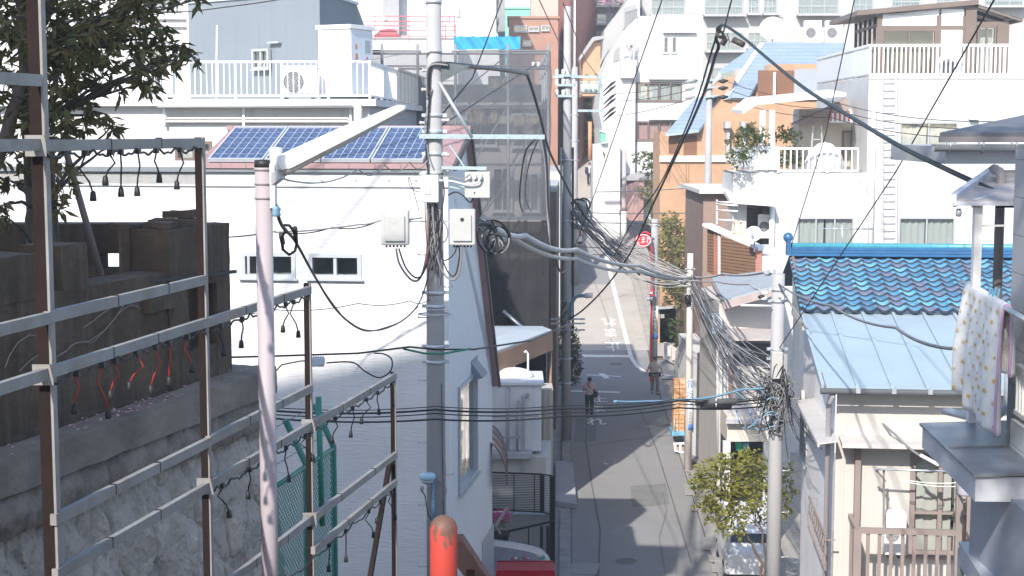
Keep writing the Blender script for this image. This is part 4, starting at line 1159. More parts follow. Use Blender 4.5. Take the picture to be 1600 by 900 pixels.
for px in (257, 381, 548):
    q = onface(K, px, 170, -.1); b = MB(); b.bar((q.x, -.14, zp-.5), (q.x, -.14, zp+.06), .05); b.build("pipe_bracket", WPAINT, K)
for px in (338, 498):
    q = onface(K, px, 150, -.06); b = MB(); b.tube([(q.x, -.08, zs-.05), (q.x+.05, -.08, zs+1.7)], .018, 6); b.build("mast", WPAINT, K)
q = onface(K, 440, 150, .9); ac_unit("white air conditioner behind the roof terrace railing beside the tall cabinet", frame_of(K) @ Vector((q.x, .9, zs)), R(-2.2), .82, .82)
q = onface(K, 224, 150, .9); ac_unit("white air conditioner on the terrace half hidden by the tree", frame_of(K) @ Vector((q.x, .9, zs)), R(-2.2), .7, .72)
# electrical cubicle
cb = thing("electrical_cabinet", "tall white electrical cabinet standing on the roof terrace", "cabinet", frame_of(K) @ Vector((onface(K, 496, 150, 1.3).x, 1.5, zs)), R(-27))
hc = zat(46, 37.5) - zs
b = MB(); b.box((0, 0, .1), (.92, 1.0, hc)); b.build("casing", mat("cabinet_white", (.74,.75,.77), .5, .04, streak=.08), cb, .01)
b = MB(); b.box((-.05, -.05, hc), (.97, 1.05, hc+.10)); b.build("roof_cap", WPAINT, cb, .01)
b = MB(); b.xf = Matrix.Translation((.92, 0, 0)) @ RIGHTX
for x0 in (.02, .51): b.box((x0, -.015, .2), (x0+.47, -.001, hc-.1))
o = b.build("door", mat("cabinet_side", (.62,.66,.72), .5, .05), cb)  # bluer, darker door colour carries the shade of this side
b = MB(); b.xf = Matrix.Translation((.92, 0, 0)) @ RIGHTX; b.box((.62, -.022, hc-.55), (.85, -.016, hc-.25)); b.build("meter_window", mat("meter_pane", (.30,.33,.36), .2, .1), o)
b = MB(); b.xf = Matrix.Translation((.92, 0, 0)) @ RIGHTX; b.tube([(.72, -.022, hc-.68), (.72, -.016, hc-.68)], .035, 12); b.build("red_mark", REDSIGN, o)
b = MB(); b.xf = Matrix.Translation((.92, 0, 0)) @ RIGHTX; b.box((.20, -.02, hc-.72), (.30, -.016, hc-.58)); b.use(mat("orange_label", (.55,.18,.05), .5, .05)).box((.20, -.02, hc-.48), (.27, -.016, hc-.36)); b.build("warning_label", SIGNW, o)

# ---- blue-grey block and the lit white wall left of it
BG = thing("blue_grey_building", "plain blue-grey rendered building behind the roof terrace", "building", (xat(505, 42), 42, 0))
b = wmb(BG); zt = 15.62
P = [(xat(303, 45.5), 45.5), (xat(505, 42), 42), (xat(562, 46), 46), (xat(562, 46)-1, 60), (xat(303, 45.5), 60)]
b.prism([Vector((x, y, 0)) for x, y in P], (0, 0, zt)); b.build("wall", BLUEGREY, BG)
b = wmb(BG); b.bar((*P[0], zt+.03), (*P[1], zt+.03), .12, .08); b.bar((*P[1], zt+.03), (*P[2], zt+.03), .12, .08); b.build("parapet_cap", mat("lead_cap", (.45,.50,.56), .5, .05), BG)
A_, B_ = Vector((*P[0], 0)), Vector((*P[1], 0)); ang = math.atan2((B_-A_).y, (B_-A_).x)
bgf = Matrix.Translation(B_) @ Matrix.Rotation(ang, 4, 'Z')
class _F: pass
def on_mtx(M_, px, py):
    inv = M_.inverted(); p = inv @ Vector((0,0,CAMZ)); d = inv.to_3x3() @ ray(px, py); return p + d*(-p.y/d.y)
q0, q1 = on_mtx(bgf, 400, 108), on_mtx(bgf, 424, 77)
wloc = frame_of(BG).inverted() @ bgf
window(BG, (q0.x, q1.x, q0.z, q1.z), xf=wloc, y=-.12, panes=2, glass=GLASSD, back=DARK, depth=.08)
q = on_mtx(bgf, 433, 68)
b = MB(); b.xf = wloc; b.box((q.x-.25, -.15, q.z), (q.x+.2, -.01, q.z+.05)); b.build("wall_vent", FRAMEG, BG)
WL = thing("white_apartment_house", "sunlit white apartment house with pipes behind the dark tree", "building", (xat(150, 46), 46, 0))
wr1 = rect(WL, 208, 254, 62, 108); wr2 = rect(WL, 60, 130, 70, 118); wr3 = rect(WL, 222, 280, -10, 15)
b = MB(); b.use(WHITE2).panel(onface(WL, -150, 50).x, onface(WL, 303, 50).x, 0, 20, [wr1, wr2, wr3], 0, .12); b.build("front_wall", None, WL)
for w in (wr1, wr2, wr3): window(WL, w, fr=FRAMEG, curtain=CURTAIN, panes=2)
b = MB()
for py in (24, 36): 
    z = onface(WL, 100, py).z; b.box((onface(WL, -150, 50).x, -.12, z-.12), (onface(WL, 300, 50).x, -.001, z))
b.build("string_course", WHITE2, WL)
for px in (296, 302): q = onface(WL, px, 50); b = MB(); b.tube([(q.x, -.1, 5), (q.x, -.1, 20)], .05, 8); b.build("downpipe", WPAINT, WL)

# ---- distant blocks across the top
def far_block(name, label, px0, px1, py0, py1, Y, m, depth=10, cat="building", z0=None):
    t = thing(name, label, cat, (xat((px0+px1)/2, Y), Y, 0))
    a, c = at(px0, py1, Y), at(px1, py0, Y)
    z = z0 if z0 is not None else min(a.z, 0)
    b = wmb(t); b.box((a.x, Y, z), (c.x, Y+depth, c.z)); b.build("wall", m, t)
    b = wmb(t); b.box((a.x-.12, Y-.12, c.z), (c.x+.12, Y+depth+.1, c.z+.18)); b.build("parapet", PALE if m in (WHITE2, PALE) else m, t)
    return t
def far_window(t, px0, px1, py0, py1, panes=2, back=ROOM, fr=FRAMEG, curtain=None, glass=GLASSD):
    return window(t, rect(t, px0, px1, py0, py1), y=-.10, panes=panes, fr=fr, back=back, glass=glass, depth=.08, curtain=curtain, fw=.06, proud=.03)
def balcony(t, px0, px1, py0, py1, m, rail=True, curtain=CURTAIN, deep=1.1, glassrail=False):
    """recessed loggia drawn as a projecting slab, solid or railed parapet and a dark opening behind"""
    a = rect(t, px0, px1, py0, py1)
    x0, x1, z0, z1 = a
    f = MB(); f.box((x0, -deep, z0-.15), (x1, -.001, z0)); o = f.build("balcony", m, t)
    hgt = min(1.05, (z1-z0)*.45)
    f = MB()
    if rail:
        f.bar((x0, -deep+.03, z0+hgt), (x1, -deep+.03, z0+hgt), .05)
        n = max(2, int((x1-x0)/.22))
        for i in range(n+1): x = x0+(x1-x0)*i/n; f.bar((x, -deep+.03, z0), (x, -deep+.03, z0+hgt), .03)
        f.build("balustrade", FRAMEG, o)
    else:
        f.box((x0, -deep, z0), (x1, -deep+.1, z0+hgt)); f.build("parapet", m, o)
    window(t, (x0+.15, x1-.15, z0+.05, z1-.05), y=-.10, panes=3, fr=FRAMEG, glass=GLASSD, back=ROOM, curtain=curtain, depth=.08, sill=False)
    return o
F1 = far_block("white_factory_building", "tall white blank building behind the red rooftop railing", 556, 775, -60, 160, 112, WHITE2)
b = wmb(F1); a, c = at(600, 60, 111.4), at(624, -60, 111.4); b.box((a.x, 110.6, a.z), (c.x, 111.95, c.z)); b.prism((at(600,60,111.2), at(632,60,111.2), at(624,34,111.2), at(600,34,111.2)), (0,.5,0)); b.build("flue", MGREY, F1)
b = wmb(F1); a = at(700, 58, 77.5); c = at(748, 16, 77.5); d_ = at(778, 52, 77.5)
b.prism((at(700,160,111), at(784,160,111), at(778,54,111), at(746,16,111), at(700,12,111)), (0, .9, 0)); b.build("gabled_bay", WHITE2, F1)
for (x0, x1, y0, y1) in ((696, 702, 22, 33), (714, 718, 12, 26)): 
    b = wmb(F1); a, c = at(x0, y1, 110.9), at(x1, y0, 110.9); b.box((a.x, 110.85, a.z), (c.x, 110.98, c.z)); b.build("vent", FRAMEG, F1)
rr = thing("red_rooftop_railing", "thin red rooftop railing with a red hopper in front of the blank white building", "railing", (xat(640, 98), 98, 10))
b = wmb(rr)
for py in (25, 33, 40, 47, 56): b.bar(at(556, py, 98), at(712, py+1, 98), .05)
for px in (586, 639, 692, 710): b.bar(at(px, 25, 98), at(px, 66, 98), .05)
b.build("rails", REDRAIL, rr)
for (x, y0, y1) in ((696,38,60),(712,38,66)): b = wmb(rr); b.bar(at(x,y0,98), at(x,y1,98), .05); b.build("side_post", REDRAIL, rr)
b = wmb(rr); b.prism((at(583,57,98.4), at(626,57,98.4), at(616,45,98.4), at(596,46,98.4)), (0, 1.2, 0)); b.build("hopper", mat("faded_red_hopper", (.40,.13,.15), .6, .1), rr)
b = wmb(rr); q = at(600, 30, 97.8); b.ball(q, .17, 12, 8); b.build("lamp_globe", WPAINT, rr)
F2 = far_block("white_low_roof", "long low white rooftop band below the red railing", 556, 715, 60, 200, 103, WHITE2)
F3 = far_block("pale_green_apartment", "pale green balconied apartment tower behind the blue tarpaulin", 739, 786, -50, 200, 128, GREENGREY)
for y0, y1 in ((-18, -2), (13, 30), (41, 58)):
    balcony(F3, 741, 776, y0, y1, GREENGREY, rail=False, curtain=None, deep=1.0)
b = wmb(F3); a, c = at(778, 200, 127.7), at(789, -50, 127.7); b.box((a.x, 127.5, a.z), (c.x, 130, c.z)); b.build("stair_shaft", mat("grey_green_shaft", (.30,.33,.34), .8, .08), F3)
F4 = far_block("orange_brick_house", "flat roofed terracotta house with dark windows beyond the scaffold", 795, 872, 29, 300, 120, TERRA)
for (x0,x1,y0,y1) in ((803,823,40,50),(826,842,42,49),(846,858,40,48),(817,830,63,72)): far_window(F4, x0, x1, y0, y1, 2, DARK)
F5 = far_block("teal_roofed_hall", "far hall with a teal green roof under the patch of sky", 786, 842, 14, 60, 150, TEAL)
F6 = far_block("pale_pink_tower", "blank pale pink tower right of the patch of sky", 830, 874, -60, 60, 140, PINKISH)
F7 = thing("red_brick_tower", "tall narrow red brick tower with a dark shaded flank", "building", (xat(890, 125), 125, 5))
b = wmb(F7); P = [(xat(877,124),124),(xat(888,118),118),(xat(906,121),121),(xat(906,121)+2,135),(xat(877,124),135)]
b.prism([Vector((x,y,5)) for x,y in P], (0,0,26)); b.build("wall", REDBRICK, F7)
b = wmb(F7); b.bar((xat(895,119),119.2,5),(xat(895,119),119.2,31),.25); b.build("downpipe", WPAINT, F7)
F8 = far_block("white_apartment_tower", "pale apartment tower with small paired windows and balconies", 905, 1003, -60, 260, 135, mat("tower_render", (.48,.48,.49), .85, .05, .5, streak=.1))
for r_ in range(4):
    y0 = -4 + r_*28
    far_window(F8, 910, 927, y0+1, y0+13, 2, ROOM, curtain=CURTAIN)
    if r_ < 3: balcony(F8, 930, 950, y0-3, y0+14, PALE, rail=True)
    if r_ < 2: balcony(F8, 953, 975, y0-4, y0+14, PALE, rail=True)
F9 = thing("grey_slope_building", "light grey building with a slanting roof edge left of the stepped white building", "building", (xat(960, 122), 122, 5))
b = wmb(F9); b.prism((at(930,330,122), at(1000,330,122), at(1000,-30,122), at(972,12,122), at(957,30,122), at(944,48,122), at(940,90,122), at(930,110,122)), (0, 8, 0)); b.build("wall", LGREY, F9)
b = wmb(F9)
for i in range(6): b.bar(at(976+i*3.2, 14-i*1, 121.6), at(976+i*3.2, 50-i*6, 121.6), .06)
b.bar(at(975,14,121.6), at(993,8,121.6), .07); b.build("stair_cage", MGREY, F9)
F10 = thing("beige_brick_house", "small beige tiled house under a slanting concrete canopy", "building", (xat(925, 112), 112, 6))
b = wmb(F10); b.prism((at(910,150,112), at(938,150,112), at(938,66,112), at(928,64,112), at(911,88,112)), (0,6,0)); b.build("wall", ORANGE, F10)
b = wmb(F10); b.prism((at(906,95,111.5), at(928,64,111.5), at(945,60,111.5), at(945,55,111.5), at(926,58,111.5), at(905,90,111.5)), (0,3,0)); b.build("canopy", MGREY, F10)
G1 = far_block("long_balcony_block", "wide grey apartment block with rows of recessed balconies along the skyline", 1000, 1700, -60, 420, 128, mat("block_render", (.43,.42,.41), .85, .06, .4, streak=.15), 14)
for (x0, x1, y0, y1) in ((1015,1072,-2,24),(1098,1163,-4,24),(1166,1188,-2,22),(1190,1216,-2,22),(1244,1312,-4,23),(1330,1366,-4,20),(1390,1440,-6,12),(1460,1500,-6,12),(1101,1163,50,80),(1166,1200,50,76),(1101,1150,105,140),(1535,1600,-6,10),(1010,1070,36,60)):
    balcony(G1, x0, x1, y0, y1, LGREY, rail=True)
G1["label"] = "wide grey apartment block with rows of recessed balconies along the skyline"

# ---- scaffolded building behind its grey net
SY = 47.0
SB = thing("scaffolded_building", "grey building under renovation with windows dimly seen behind the scaffold net", "building", (xat(760, SY+1.6), SY+1.6, 0))
b = wmb(SB); a, c = at(560, 530, SY+1.6), at(846, 132, SY+1.6)
b.box((a.x, SY+1.6, 4.6), (c.x, SY+11, c.z)); b.build("wall", mat("renovation_wall", (.45,.43,.42), .85, .12, .6, streak=.3), SB)
for (x0,x1,y0,y1) in ((728,776,168,228),(764,800,120,140),(800,842,178,230),(770,800,262,330),(815,842,270,330)): window(SB, rect(SB, x0, x1, y0, y1), y=-.1, panes=2, fr=FRAMEG, back=DARK, glass=GLASSD, depth=.08)
b = wmb(SB); a, c = at(700, 165, SY+1.3), at(846, 160, SY+1.3); b.box((a.x, SY+1.2, a.z), (c.x, SY+1.59, c.z)); b.build("string_course", LGREY, SB)
SC = thing("scaffold", "tube scaffold wrapped in grey netting around the building at the street corner", "scaffold", (xat(760, SY), SY, 4))
X0, X1, Z0, Z1 = xat(566, SY), xat(858, SY), zat(527, SY), zat(79, SY)
zd = zat(345, SY)
PIPE = mat("scaffold_tube", (.30,.31,.32), .5, .15, 5, metal=.3)
for px in (600, 655, 713, 794, 856):
    b = wmb(SC); x = xat(px, SY+.1); b.tube([(x, SY+.1, Z0), (x, SY+.1, Z1+.2)], .045, 7); b.build("upright", PIPE, SC)
for i in range(4):
    b = wmb(SC); y = SY+.1+3.4*(i+.9); b.tube([(X1-.02, y, Z0), (X1-.02, y, Z1+.2)], .045, 7); b.build("upright", PIPE, SC)
for py in (79, 103, 165, 256, 340, 434):
    b = wmb(SC); z = zat(py, SY); b.tube([(X0, SY+.08, z), (X1, SY+.08, z)], .03, 6); b.tube([(X1-.02, SY+.1, z), (X1-.02, SY+13, z)], .03, 6); b.build("ledger", PIPE, SC)
    b = wmb(SC); b.box((X0, SY+.25, z-.08), (X1-.1, SY+.95, z-.04)); b.build("walk_board", mat("scaffold_board", (.24,.24,.24), .8, .2, 3), SC)
for p, q in (((713,300),(794,165)), ((760,330),(846,200)), ((795,420),(856,345)), ((768,500),(848,385)), ((770,385),(850,520)), ((713,150),(794,85))):
    b = wmb(SC); b.tube([at(*p, SY+.15), at(*q, SY+.15)], .025, 6); b.build("brace", PIPE, SC)
def netting(z0, z1, m, y=SY):
    b = wmb(SC); n = 40; k = 12
    for side in (0, 1):
        ids = []
        for j in range(k+1):
            row = []
            for i in range(n+1):
                t = i/n; z = z0 + (z1-z0)*j/k
                w_ = .05*noise.noise(Vector((t*9, z*1.3, side*7))) + .02*math.sin(t*60)
                row.append(b.vert((X0+(X1-X0)*t, y-.02+w_, z) if side == 0 else (X1+.03+w_, y+12.6*t, z)))
            ids.append(row)
        for j in range(k):
            for i in range(n): b.face([ids[j][i], ids[j][i+1], ids[j+1][i+1], ids[j+1][i]])
    return b.build("netting", m, SC)
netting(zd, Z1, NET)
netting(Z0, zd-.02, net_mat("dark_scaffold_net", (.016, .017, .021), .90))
b = wmb(SC); b.tube([at(786, 486, SY-.3), at(848, 540, SY-.2)], .06, 8); b.build("stay", STEEL, SC)
tp = thing("blue_tarpaulin", "bright blue tarpaulin tied along the top of the scaffold", "tarpaulin", (xat(760, SY+.4), SY+.4, Z1))
b = wmb(tp); b.smooth = True; ids = []
for j in range(5):
    row = []
    for i in range(41):
        p = at(709+104*i/40, 77-20*j/4 + (.5*math.sin(i*.9)+.8*noise.noise(Vector((i*.4, j, 0)))*2 if j == 4 else 0), SY+.5+.05*math.sin(i*.7+j)); row.append(b.vert(p))
    ids.append(row)
for j in range(4):
    for i in range(40): b.face([ids[j][i], ids[j][i+1], ids[j+1][i+1], ids[j+1][i]])
b.build("sheet", BLUESHEET, tp)
# ---- annex with the brown fascia, tank platform, railings
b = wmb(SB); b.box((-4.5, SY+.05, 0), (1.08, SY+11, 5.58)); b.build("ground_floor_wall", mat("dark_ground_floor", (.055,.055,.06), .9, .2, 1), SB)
AX = thing("annex_building", "low dark annex with a pale metal roof and brown fascia board below the scaffold", "building", (0.0, 38, 0))
b = wmb(AX); pa, pb = at(764, 572, 35.4), at(862, 533, 38.6)
b.bar(pa, pb, .06, .46); b.build("fascia", FASCIA, AX)
b = wmb(AX); up_ = Vector((0,0,.24)); b.prism([pa+up_, pb+up_, Vector((.80, 40.2, 6.75)), Vector((-4, 40.4, 6.75)), Vector((-4, 35.6, 6.75))], (0,0,.05)); b.build("roof", mat("pale_blue_sheet_roof", (.42,.47,.52), .5, .08), AX)
b = wmb(AX); b.use(DARK).box((-4, 40.0, 0), (.9, 40.1, 6.7)); b.build("wall", None, AX)
b = wmb(AX); b.tube([pb+Vector((-.03,.05,-.2)), (pb.x-.03, pb.y+.05, 0)], .04, 8); b.build("downpipe", FASCIA, AX)
tk = thing("water_tank", "white square water tank with a domed lid on a railed platform", "tank", (xat(800, 35.3), 35.3, 4))
a, c = at(763, 706, 35.3), at(846, 602, 35.3)
TANKW = mat("tank_shell", (.66,.67,.68), .5, .06, 2, streak=.25)
b = wmb(tk); b.box((a.x, 35.3, a.z), (c.x, 36.8, c.z)); b.build("tank_shell", TANKW, tk, .03)
b = wmb(tk); b.box((a.x-.05, 35.23, c.z), (c.x+.06, 36.87, c.z+.09)); b.build("rim", TANKW, tk, .02)
b = wmb(tk); q = at(803, 600, 36.0); b.lathe((q.x, 36.0, c.z+.09), [(.46, 0), (.47, .05), (.36, .15), (.18, .20), (0, .215)], 22); o = b.build("lid", mat("tank_lid_white", (.80,.80,.80), .4, .03), tk)
for px in (803, 825):
    q = at(px, 560, 36.7); b = wmb(tk); b.tube([(q.x, 36.82, c.z), (q.x, 36.82, q.z+.1), (q.x-.05, 36.80, q.z+.16), (q.x-.09, 36.78, q.z+.14)], .028, 8); b.build("vent_pipe", WPAINT, tk)
for px, y0, y1, rr_ in ((793, 614, 712, .045), (808, 634, 706, .03)):
    b = wmb(tk); q, q2 = at(px, y0, 35.05), at(px, y1, 35.05); b.tube([q+Vector((.02,.25,.05)), q, q2], rr_, 8); b.build("pipe", mat("pinkish_pipe", (.42,.38,.39), .5, .1), tk)
b = wmb(tk); b.bar(at(817, 620, 35.0), at(817, 735, 35.0), .10); b.bar(at(817,622,35.0), at(838,606,36.0), .09); b.bar(at(765,683,35.0), at(817,683,35.0), .04); b.bar(at(765,652,35.0), at(842,650,35.0), .03); b.build("platform_frame", mat("mauve_grey_steel", (.36,.34,.36), .5, .1), tk)
pl = thing("platform_wall", "cream rendered wall and platform under the white water tank", "wall", (xat(800, 35.0), 35.0, 0))
b = wmb(pl); a, c = at(763, 760, 35.2), at(856, 712, 35.2); b.use(CREAM).prism([Vector((a.x, 35.05, 0)), Vector((c.x-.05, 35.05, 0)), Vector((c.x+.12, 37.0, 0)), Vector((a.x, 37.0, 0))], (0,0,c.z)); b.build("wall", None, pl)
b = wmb(pl); b.box((a.x, 34.85, c.z), (xat(832,34.9), 37.0, c.z+.13)); b.build("platform_slab", mat("platform_grey", (.40,.39,.40), .8, .1), pl)
cp = thing("cream_panel_wall", "narrow cream panelled wall standing beside the water tank", "wall", (xat(857, 37.4), 37.4, 0))
b = wmb(cp); a, c = at(846, 698, 37.4), at(864, 608, 37.4); b.box((a.x, 37.4, 0), (c.x, 38.3, c.z)); b.build("panel", CREAM, cp)
b = wmb(cp); b.bar(Vector((xat(851,37.3), 37.35, c.z-1.5)), Vector((xat(851,37.3), 37.35, c.z)), .05); b.bar(Vector((xat(860,37.3), 37.35, 1)), Vector((xat(860,37.3), 37.35, c.z)), .05); b.build("batten", mat("tan_batten", (.52,.43,.33), .7, .1), cp)
# arched smoked awning on the flank of the white house
aw = thing("arched_awning", "arched smoked plastic awning on the flank of the white house", "awning", (-.35, 31.0, 4.5))
q = at(766, 715, 31.5); W_ = 1.5
def arc(k, n=9): a_ = math.pi/2*k/n; return Vector((q.x-.05+.40*math.sin(a_), 0, q.z-.35+.85*math.cos(a_)))
b = wmb(aw); b.smooth = True
for k in range(9):
    A0, A1 = arc(k), arc(k+1); o0, o1 = Vector((0, 30.6, 0)), Vector((0, 32.5, 0))
    b.face([b.vert(A0+o0), b.vert(A1+o0), b.vert(A1+o1), b.vert(A0+o1)])
b.build("canopy", mat("smoky_brown_awning_sheet", (.15,.070,.062), .18, .2, 3, spec=.6), aw)
for yy in (30.6, 31.23, 31.86, 32.5):
    b = wmb(aw); b.tube([arc(k)+Vector((0,yy,0)) for k in range(10)], .016, 5); b.build("rib", BRONZE, aw)
b = wmb(aw); b.bar(arc(9)+Vector((0,30.6,0)), arc(9)+Vector((0,32.5,0)), .035); b.bar(arc(5)+Vector((0,30.6,0)), arc(5)+Vector((0,32.5,0)), .02); b.build("edge_bar", BRONZE, aw)
# black louvred railing and gate
br = thing("black_railing", "black metal railing with pale louvre slats above the parked white car", "railing", (xat(820, 33.6), 33.6, 0))
YB = 33.6
b = wmb(br)
b.bar(at(766,738,YB), at(846,741,YB), .04, .035); b.bar(at(846,741,YB), at(867,744,YB+.4), .04, .035)
b.bar(at(766,796,YB), at(846,800,YB), .04, .03); b.bar(at(846,800,YB), at(867,806,YB+.4), .04, .03)
for px in (803, 835): b.bar(at(px,739,YB), at(px,801,YB), .022)
b.bar(at(847,741,YB), at(847,800,YB), .10, .03, up=(0,1,0)); b.bar(at(863,744,YB+.3), at(863,880,YB+.3), .12, .10, up=(0,1,0)); b.build("frame", BLACKM, br)
b = wmb(br); n = 22
for i in range(n):
    py = 742 + 55*i/(n-1); b.bar(at(767,py,YB+.05), at(845,py+2,YB+.05), .02, .018); b.bar(at(845,py+2,YB+.05), at(862,py+4,YB+.35), .02, .018)
b.build("louvre", mat("louvre_slat", (.12,.12,.125), .5, .08), br)
b = wmb(br); a, c = at(766, 900, YB+.7), at(860, 802, YB+.7); b.box((a.x, YB+.6, -.5), (c.x, YB+.9, c.z)); b.build("base_wall", MGREY, br)
b = wmb(br); b.bar(at(786,832,YB-.4), at(866,814,YB-.1), .05, .04)
for px in (826, 846, 856): b.bar(at(px,822,YB-.2), at(px,900,YB-.2), .07 if px > 830 else .03)
b.build("gate", BLACKM, br)
fl = thing("flowering_plant", "magenta flowering plant in a dark pot behind the black railing", "plant", at(782, 840, 33.1))
b = wmb(fl); c = at(782, 835, 33.1); b.lathe((c.x, c.y, c.z-.3), [(.14,0),(.2,.3),(.22,.34)], 14); b.build("pot", BLACKM, fl)
m = crown([(at(774,806,33.1), .14), (at(788,803,33.1), .14), (at(769,800,33.1), .08)], 2200, .05, .035, .1, 3, 3); m.xf = None
for i in range(len(m.v)): m.v[i] = frame_of(fl).inverted() @ m.v[i]
m.build("blossom", FLOWER, fl)
m = crown([(at(780,814,33.15), .2)], 900, .07, .03, .1, 3, 4)
for i in range(len(m.v)): m.v[i] = frame_of(fl).inverted() @ m.v[i]
m.build("foliage", LEAF_G, fl)
sl_ = thing("step_ladder", "small folded step ladder leaning by the magenta flowers", "ladder", at(785, 830, 32.7))
b = wmb(sl_); b.bar(at(775,822,32.7), at(793,792,33.0), .05); b.bar(at(793,792,33.0), at(801,826,33.2), .03); b.bar(at(775,822,32.7), at(782,834,32.7), .04); b.build("frame", TAUPE, sl_)
# ============================================================ RIGHT SIDE
# ---- nearest grey house (right edge)
N1 = thing("grey_siding_house", "grey horizontal-siding house at the right edge with a canopy and gutters", "house", (2.89, 9.4, 4.5), R(-3.6))
def n1(px, py, u): return onside(N1, px, py, u)
zc = onface(N1, 1550, 742, 0).z
vf = n1(1442, 650, 0.0).y
WU, BU = .52, .40
vw = n1(1574, 620, WU).y
b = MB(); b.use(SIDING).box((WU, -7, 1.0), (6, vw, 7.35)); b.build("upper_wall", None, N1)
vl = n1(1511, 820, .20).y
b = MB(); b.use(mat("lower_grey_siding", (.33,.35,.40), .6, .07, 1.5, streak=.2)).box((.22, -7, -2), (6, vl, zc-.15)); b.build("lower_wall", None, N1)
b = MB()   # canopy: sheet on top, boxed fascia below
b.use(mat("canopy_fascia", (.46,.48,.52), .5, .06, streak=.2)).box((0, 0, zc-.17), (.05, vf, zc-.012)); b.box((.05, 0, zc-.17), (3.5, .05, zc-.012)); b.box((.05, vf-.05, zc-.17), (1.2, vf, zc-.012)); b.box((.05, .05, zc-.17), (1.4, vf-.05, zc-.15))
o = b.build("canopy", None, N1)
b = MB(); b.prism([(-.02,-.03,zc-.01), (3.5,-.03,zc+.14), (3.5,vf+.02,zc+.14), (-.02,vf+.02,zc-.01)], (0,0,.018)); b.build("roof_sheet", SHEET, o)
b = MB(); b.bar((0,vf*.47,zc+.012), (1.2,vf*.47,zc+.066), .03, .012); b.build("sheet_joint", SHEET, o)
b = MB(); vb = n1(1578, 692, BU).y     # balcony base in white siding
WSID = mat("white_lap_siding", (.74,.74,.74), .6, .05, 1.5, streak=.15); pattern(WSID, 'lap', 1, .15, .01, groove=(.45,.45,.46), line=.05)
zb_ = n1(1578, 692, BU).z; zt_ = n1(1590, 662, BU).z
b.box((BU, -5, zb_-.05), (WU, vb, zt_)); b.build("balcony_base", WSID, N1)
zr_ = n1(1585, 570, BU+.03).z
b = MB(); b.bar((BU+.03,-5,zr_), (BU+.03,vb,zr_), .05, .04); b.bar((BU+.03,-5,zt_+.05), (BU+.03,vb,zt_+.05), .03)
k = int((vb+5)/.075)
for i in range(k+1): y = vb-.02-i*.075; b.bar((BU+.03,y,zt_+.05), (BU+.03,y,zr_), .018)
b.build("balcony_railing", WPAINT, N1)
# drainpipe with elbow, roof wing with gutter
q = at(1564, 275, 11.7); q = loc(N1, q); q2 = loc(N1, at(1564, 640, 11.5)); PIPEB = mat("taupe_drainpipe", (.24,.22,.21), .45, .1, 2, streak=.3)
b = MB(); top = loc(N1, at(1553, 264, 11.9)); b.tube([top, q+Vector((-.01,0,.03)), q, Vector((q.x, q.y, q2.z))], .037, 12); b.build("drainpipe", PIPEB, N1)
for py in (322, 540):
    p = loc(N1, at(1564, py, 11.65)); b = MB(); b.bar((p.x-.05, p.y-.045, p.z), (p.x+.12, p.y-.04, p.z), .03, .02); b.build("pipe_bracket", BLACKM, N1)
wp = loc(N1, at(1574, 640, 11.3)); b = MB(); b.tube([Vector((wp.x, wp.y, n1(1574,560,.5).z)), Vector((wp.x, wp.y, zc+.10)), Vector((wp.x-.03, wp.y-.02, zc+.06)), loc(N1, at(1545,665,11.2)), loc(N1, at(1510,650,11.4)), loc(N1, at(1477,642,11.7))], .030, 10); b.build("white_drainpipe", mat("bluish_drainpipe", (.55,.58,.62), .45, .06, 2, streak=.2), N1)
RW = 12.3
E0, E1 = at(1468, 214, RW), at(1760, 208, RW)
b = wmb(N1)
ze = E0.z; hip = at(1640, 177, 14.2)
b.prism([Vector((E0.x, RW, ze)), Vector((7.5, RW, ze)), Vector((7.5, 14.6, ze+.55)), Vector((hip.x+.3, 14.4, hip.z+.02)), Vector((hip.x, 14.2, hip.z))], (0,0,.035)); b.build("roof", DROOF, N1)
b = wmb(N1); b.bar((E0.x+.0,RW,ze-.02), (7.5,RW,ze-.02), .05, .045); b.build("fascia", mat("pinkish_fascia", (.25,.22,.22), .6, .1), N1)
b = wmb(N1); gz = zat(230, RW-.12); g0 = xat(1452, RW-.12); nn = 8
for i in range(nn):
    a0, a1 = math.pi*(1+i/nn), math.pi*(1+(i+1)/nn)
    for rr_, sgn in ((.055, 1),):
        y0, z0, y1, z1 = RW-.12+rr_*math.cos(a0), gz+.02+rr_*math.sin(a0), RW-.12+rr_*math.cos(a1), gz+.02+rr_*math.sin(a1)
        b.poly(((g0,y0,z0),(7.5,y0,z0),(7.5,y1,z1),(g0,y1,z1)))
b.bar((g0,RW-.175,gz+.02),(7.5,RW-.175,gz+.02),.012); b.bar((g0,RW-.065,gz+.02),(7.5,RW-.065,gz+.02),.012)
go = b.build("gutter", mat("gutter_grey", (.30,.31,.32), .5, .15, 4, streak=.2), N1)
for i in range(8):
    x = g0 + .12 + .26*i; b = wmb(N1); b.tube([(x, RW-.05, gz+.05), (x, RW-.07, gz+.01), (x, RW-.12, gz-.05), (x, RW-.18, gz+.0), (x, RW-.18, gz+.04)], .007, 5); b.build("gutter_hook", STEEL, go)
b = wmb(N1); a = at(1475, 256, RW+.05); c = at(1760, 233, RW+.05); b.box((a.x, RW+.02, a.z), (7.5, RW+1.8, c.z+.02)); b.build("eaves_box", mat("eaves_grey", (.38,.39,.42), .6, .05), N1)
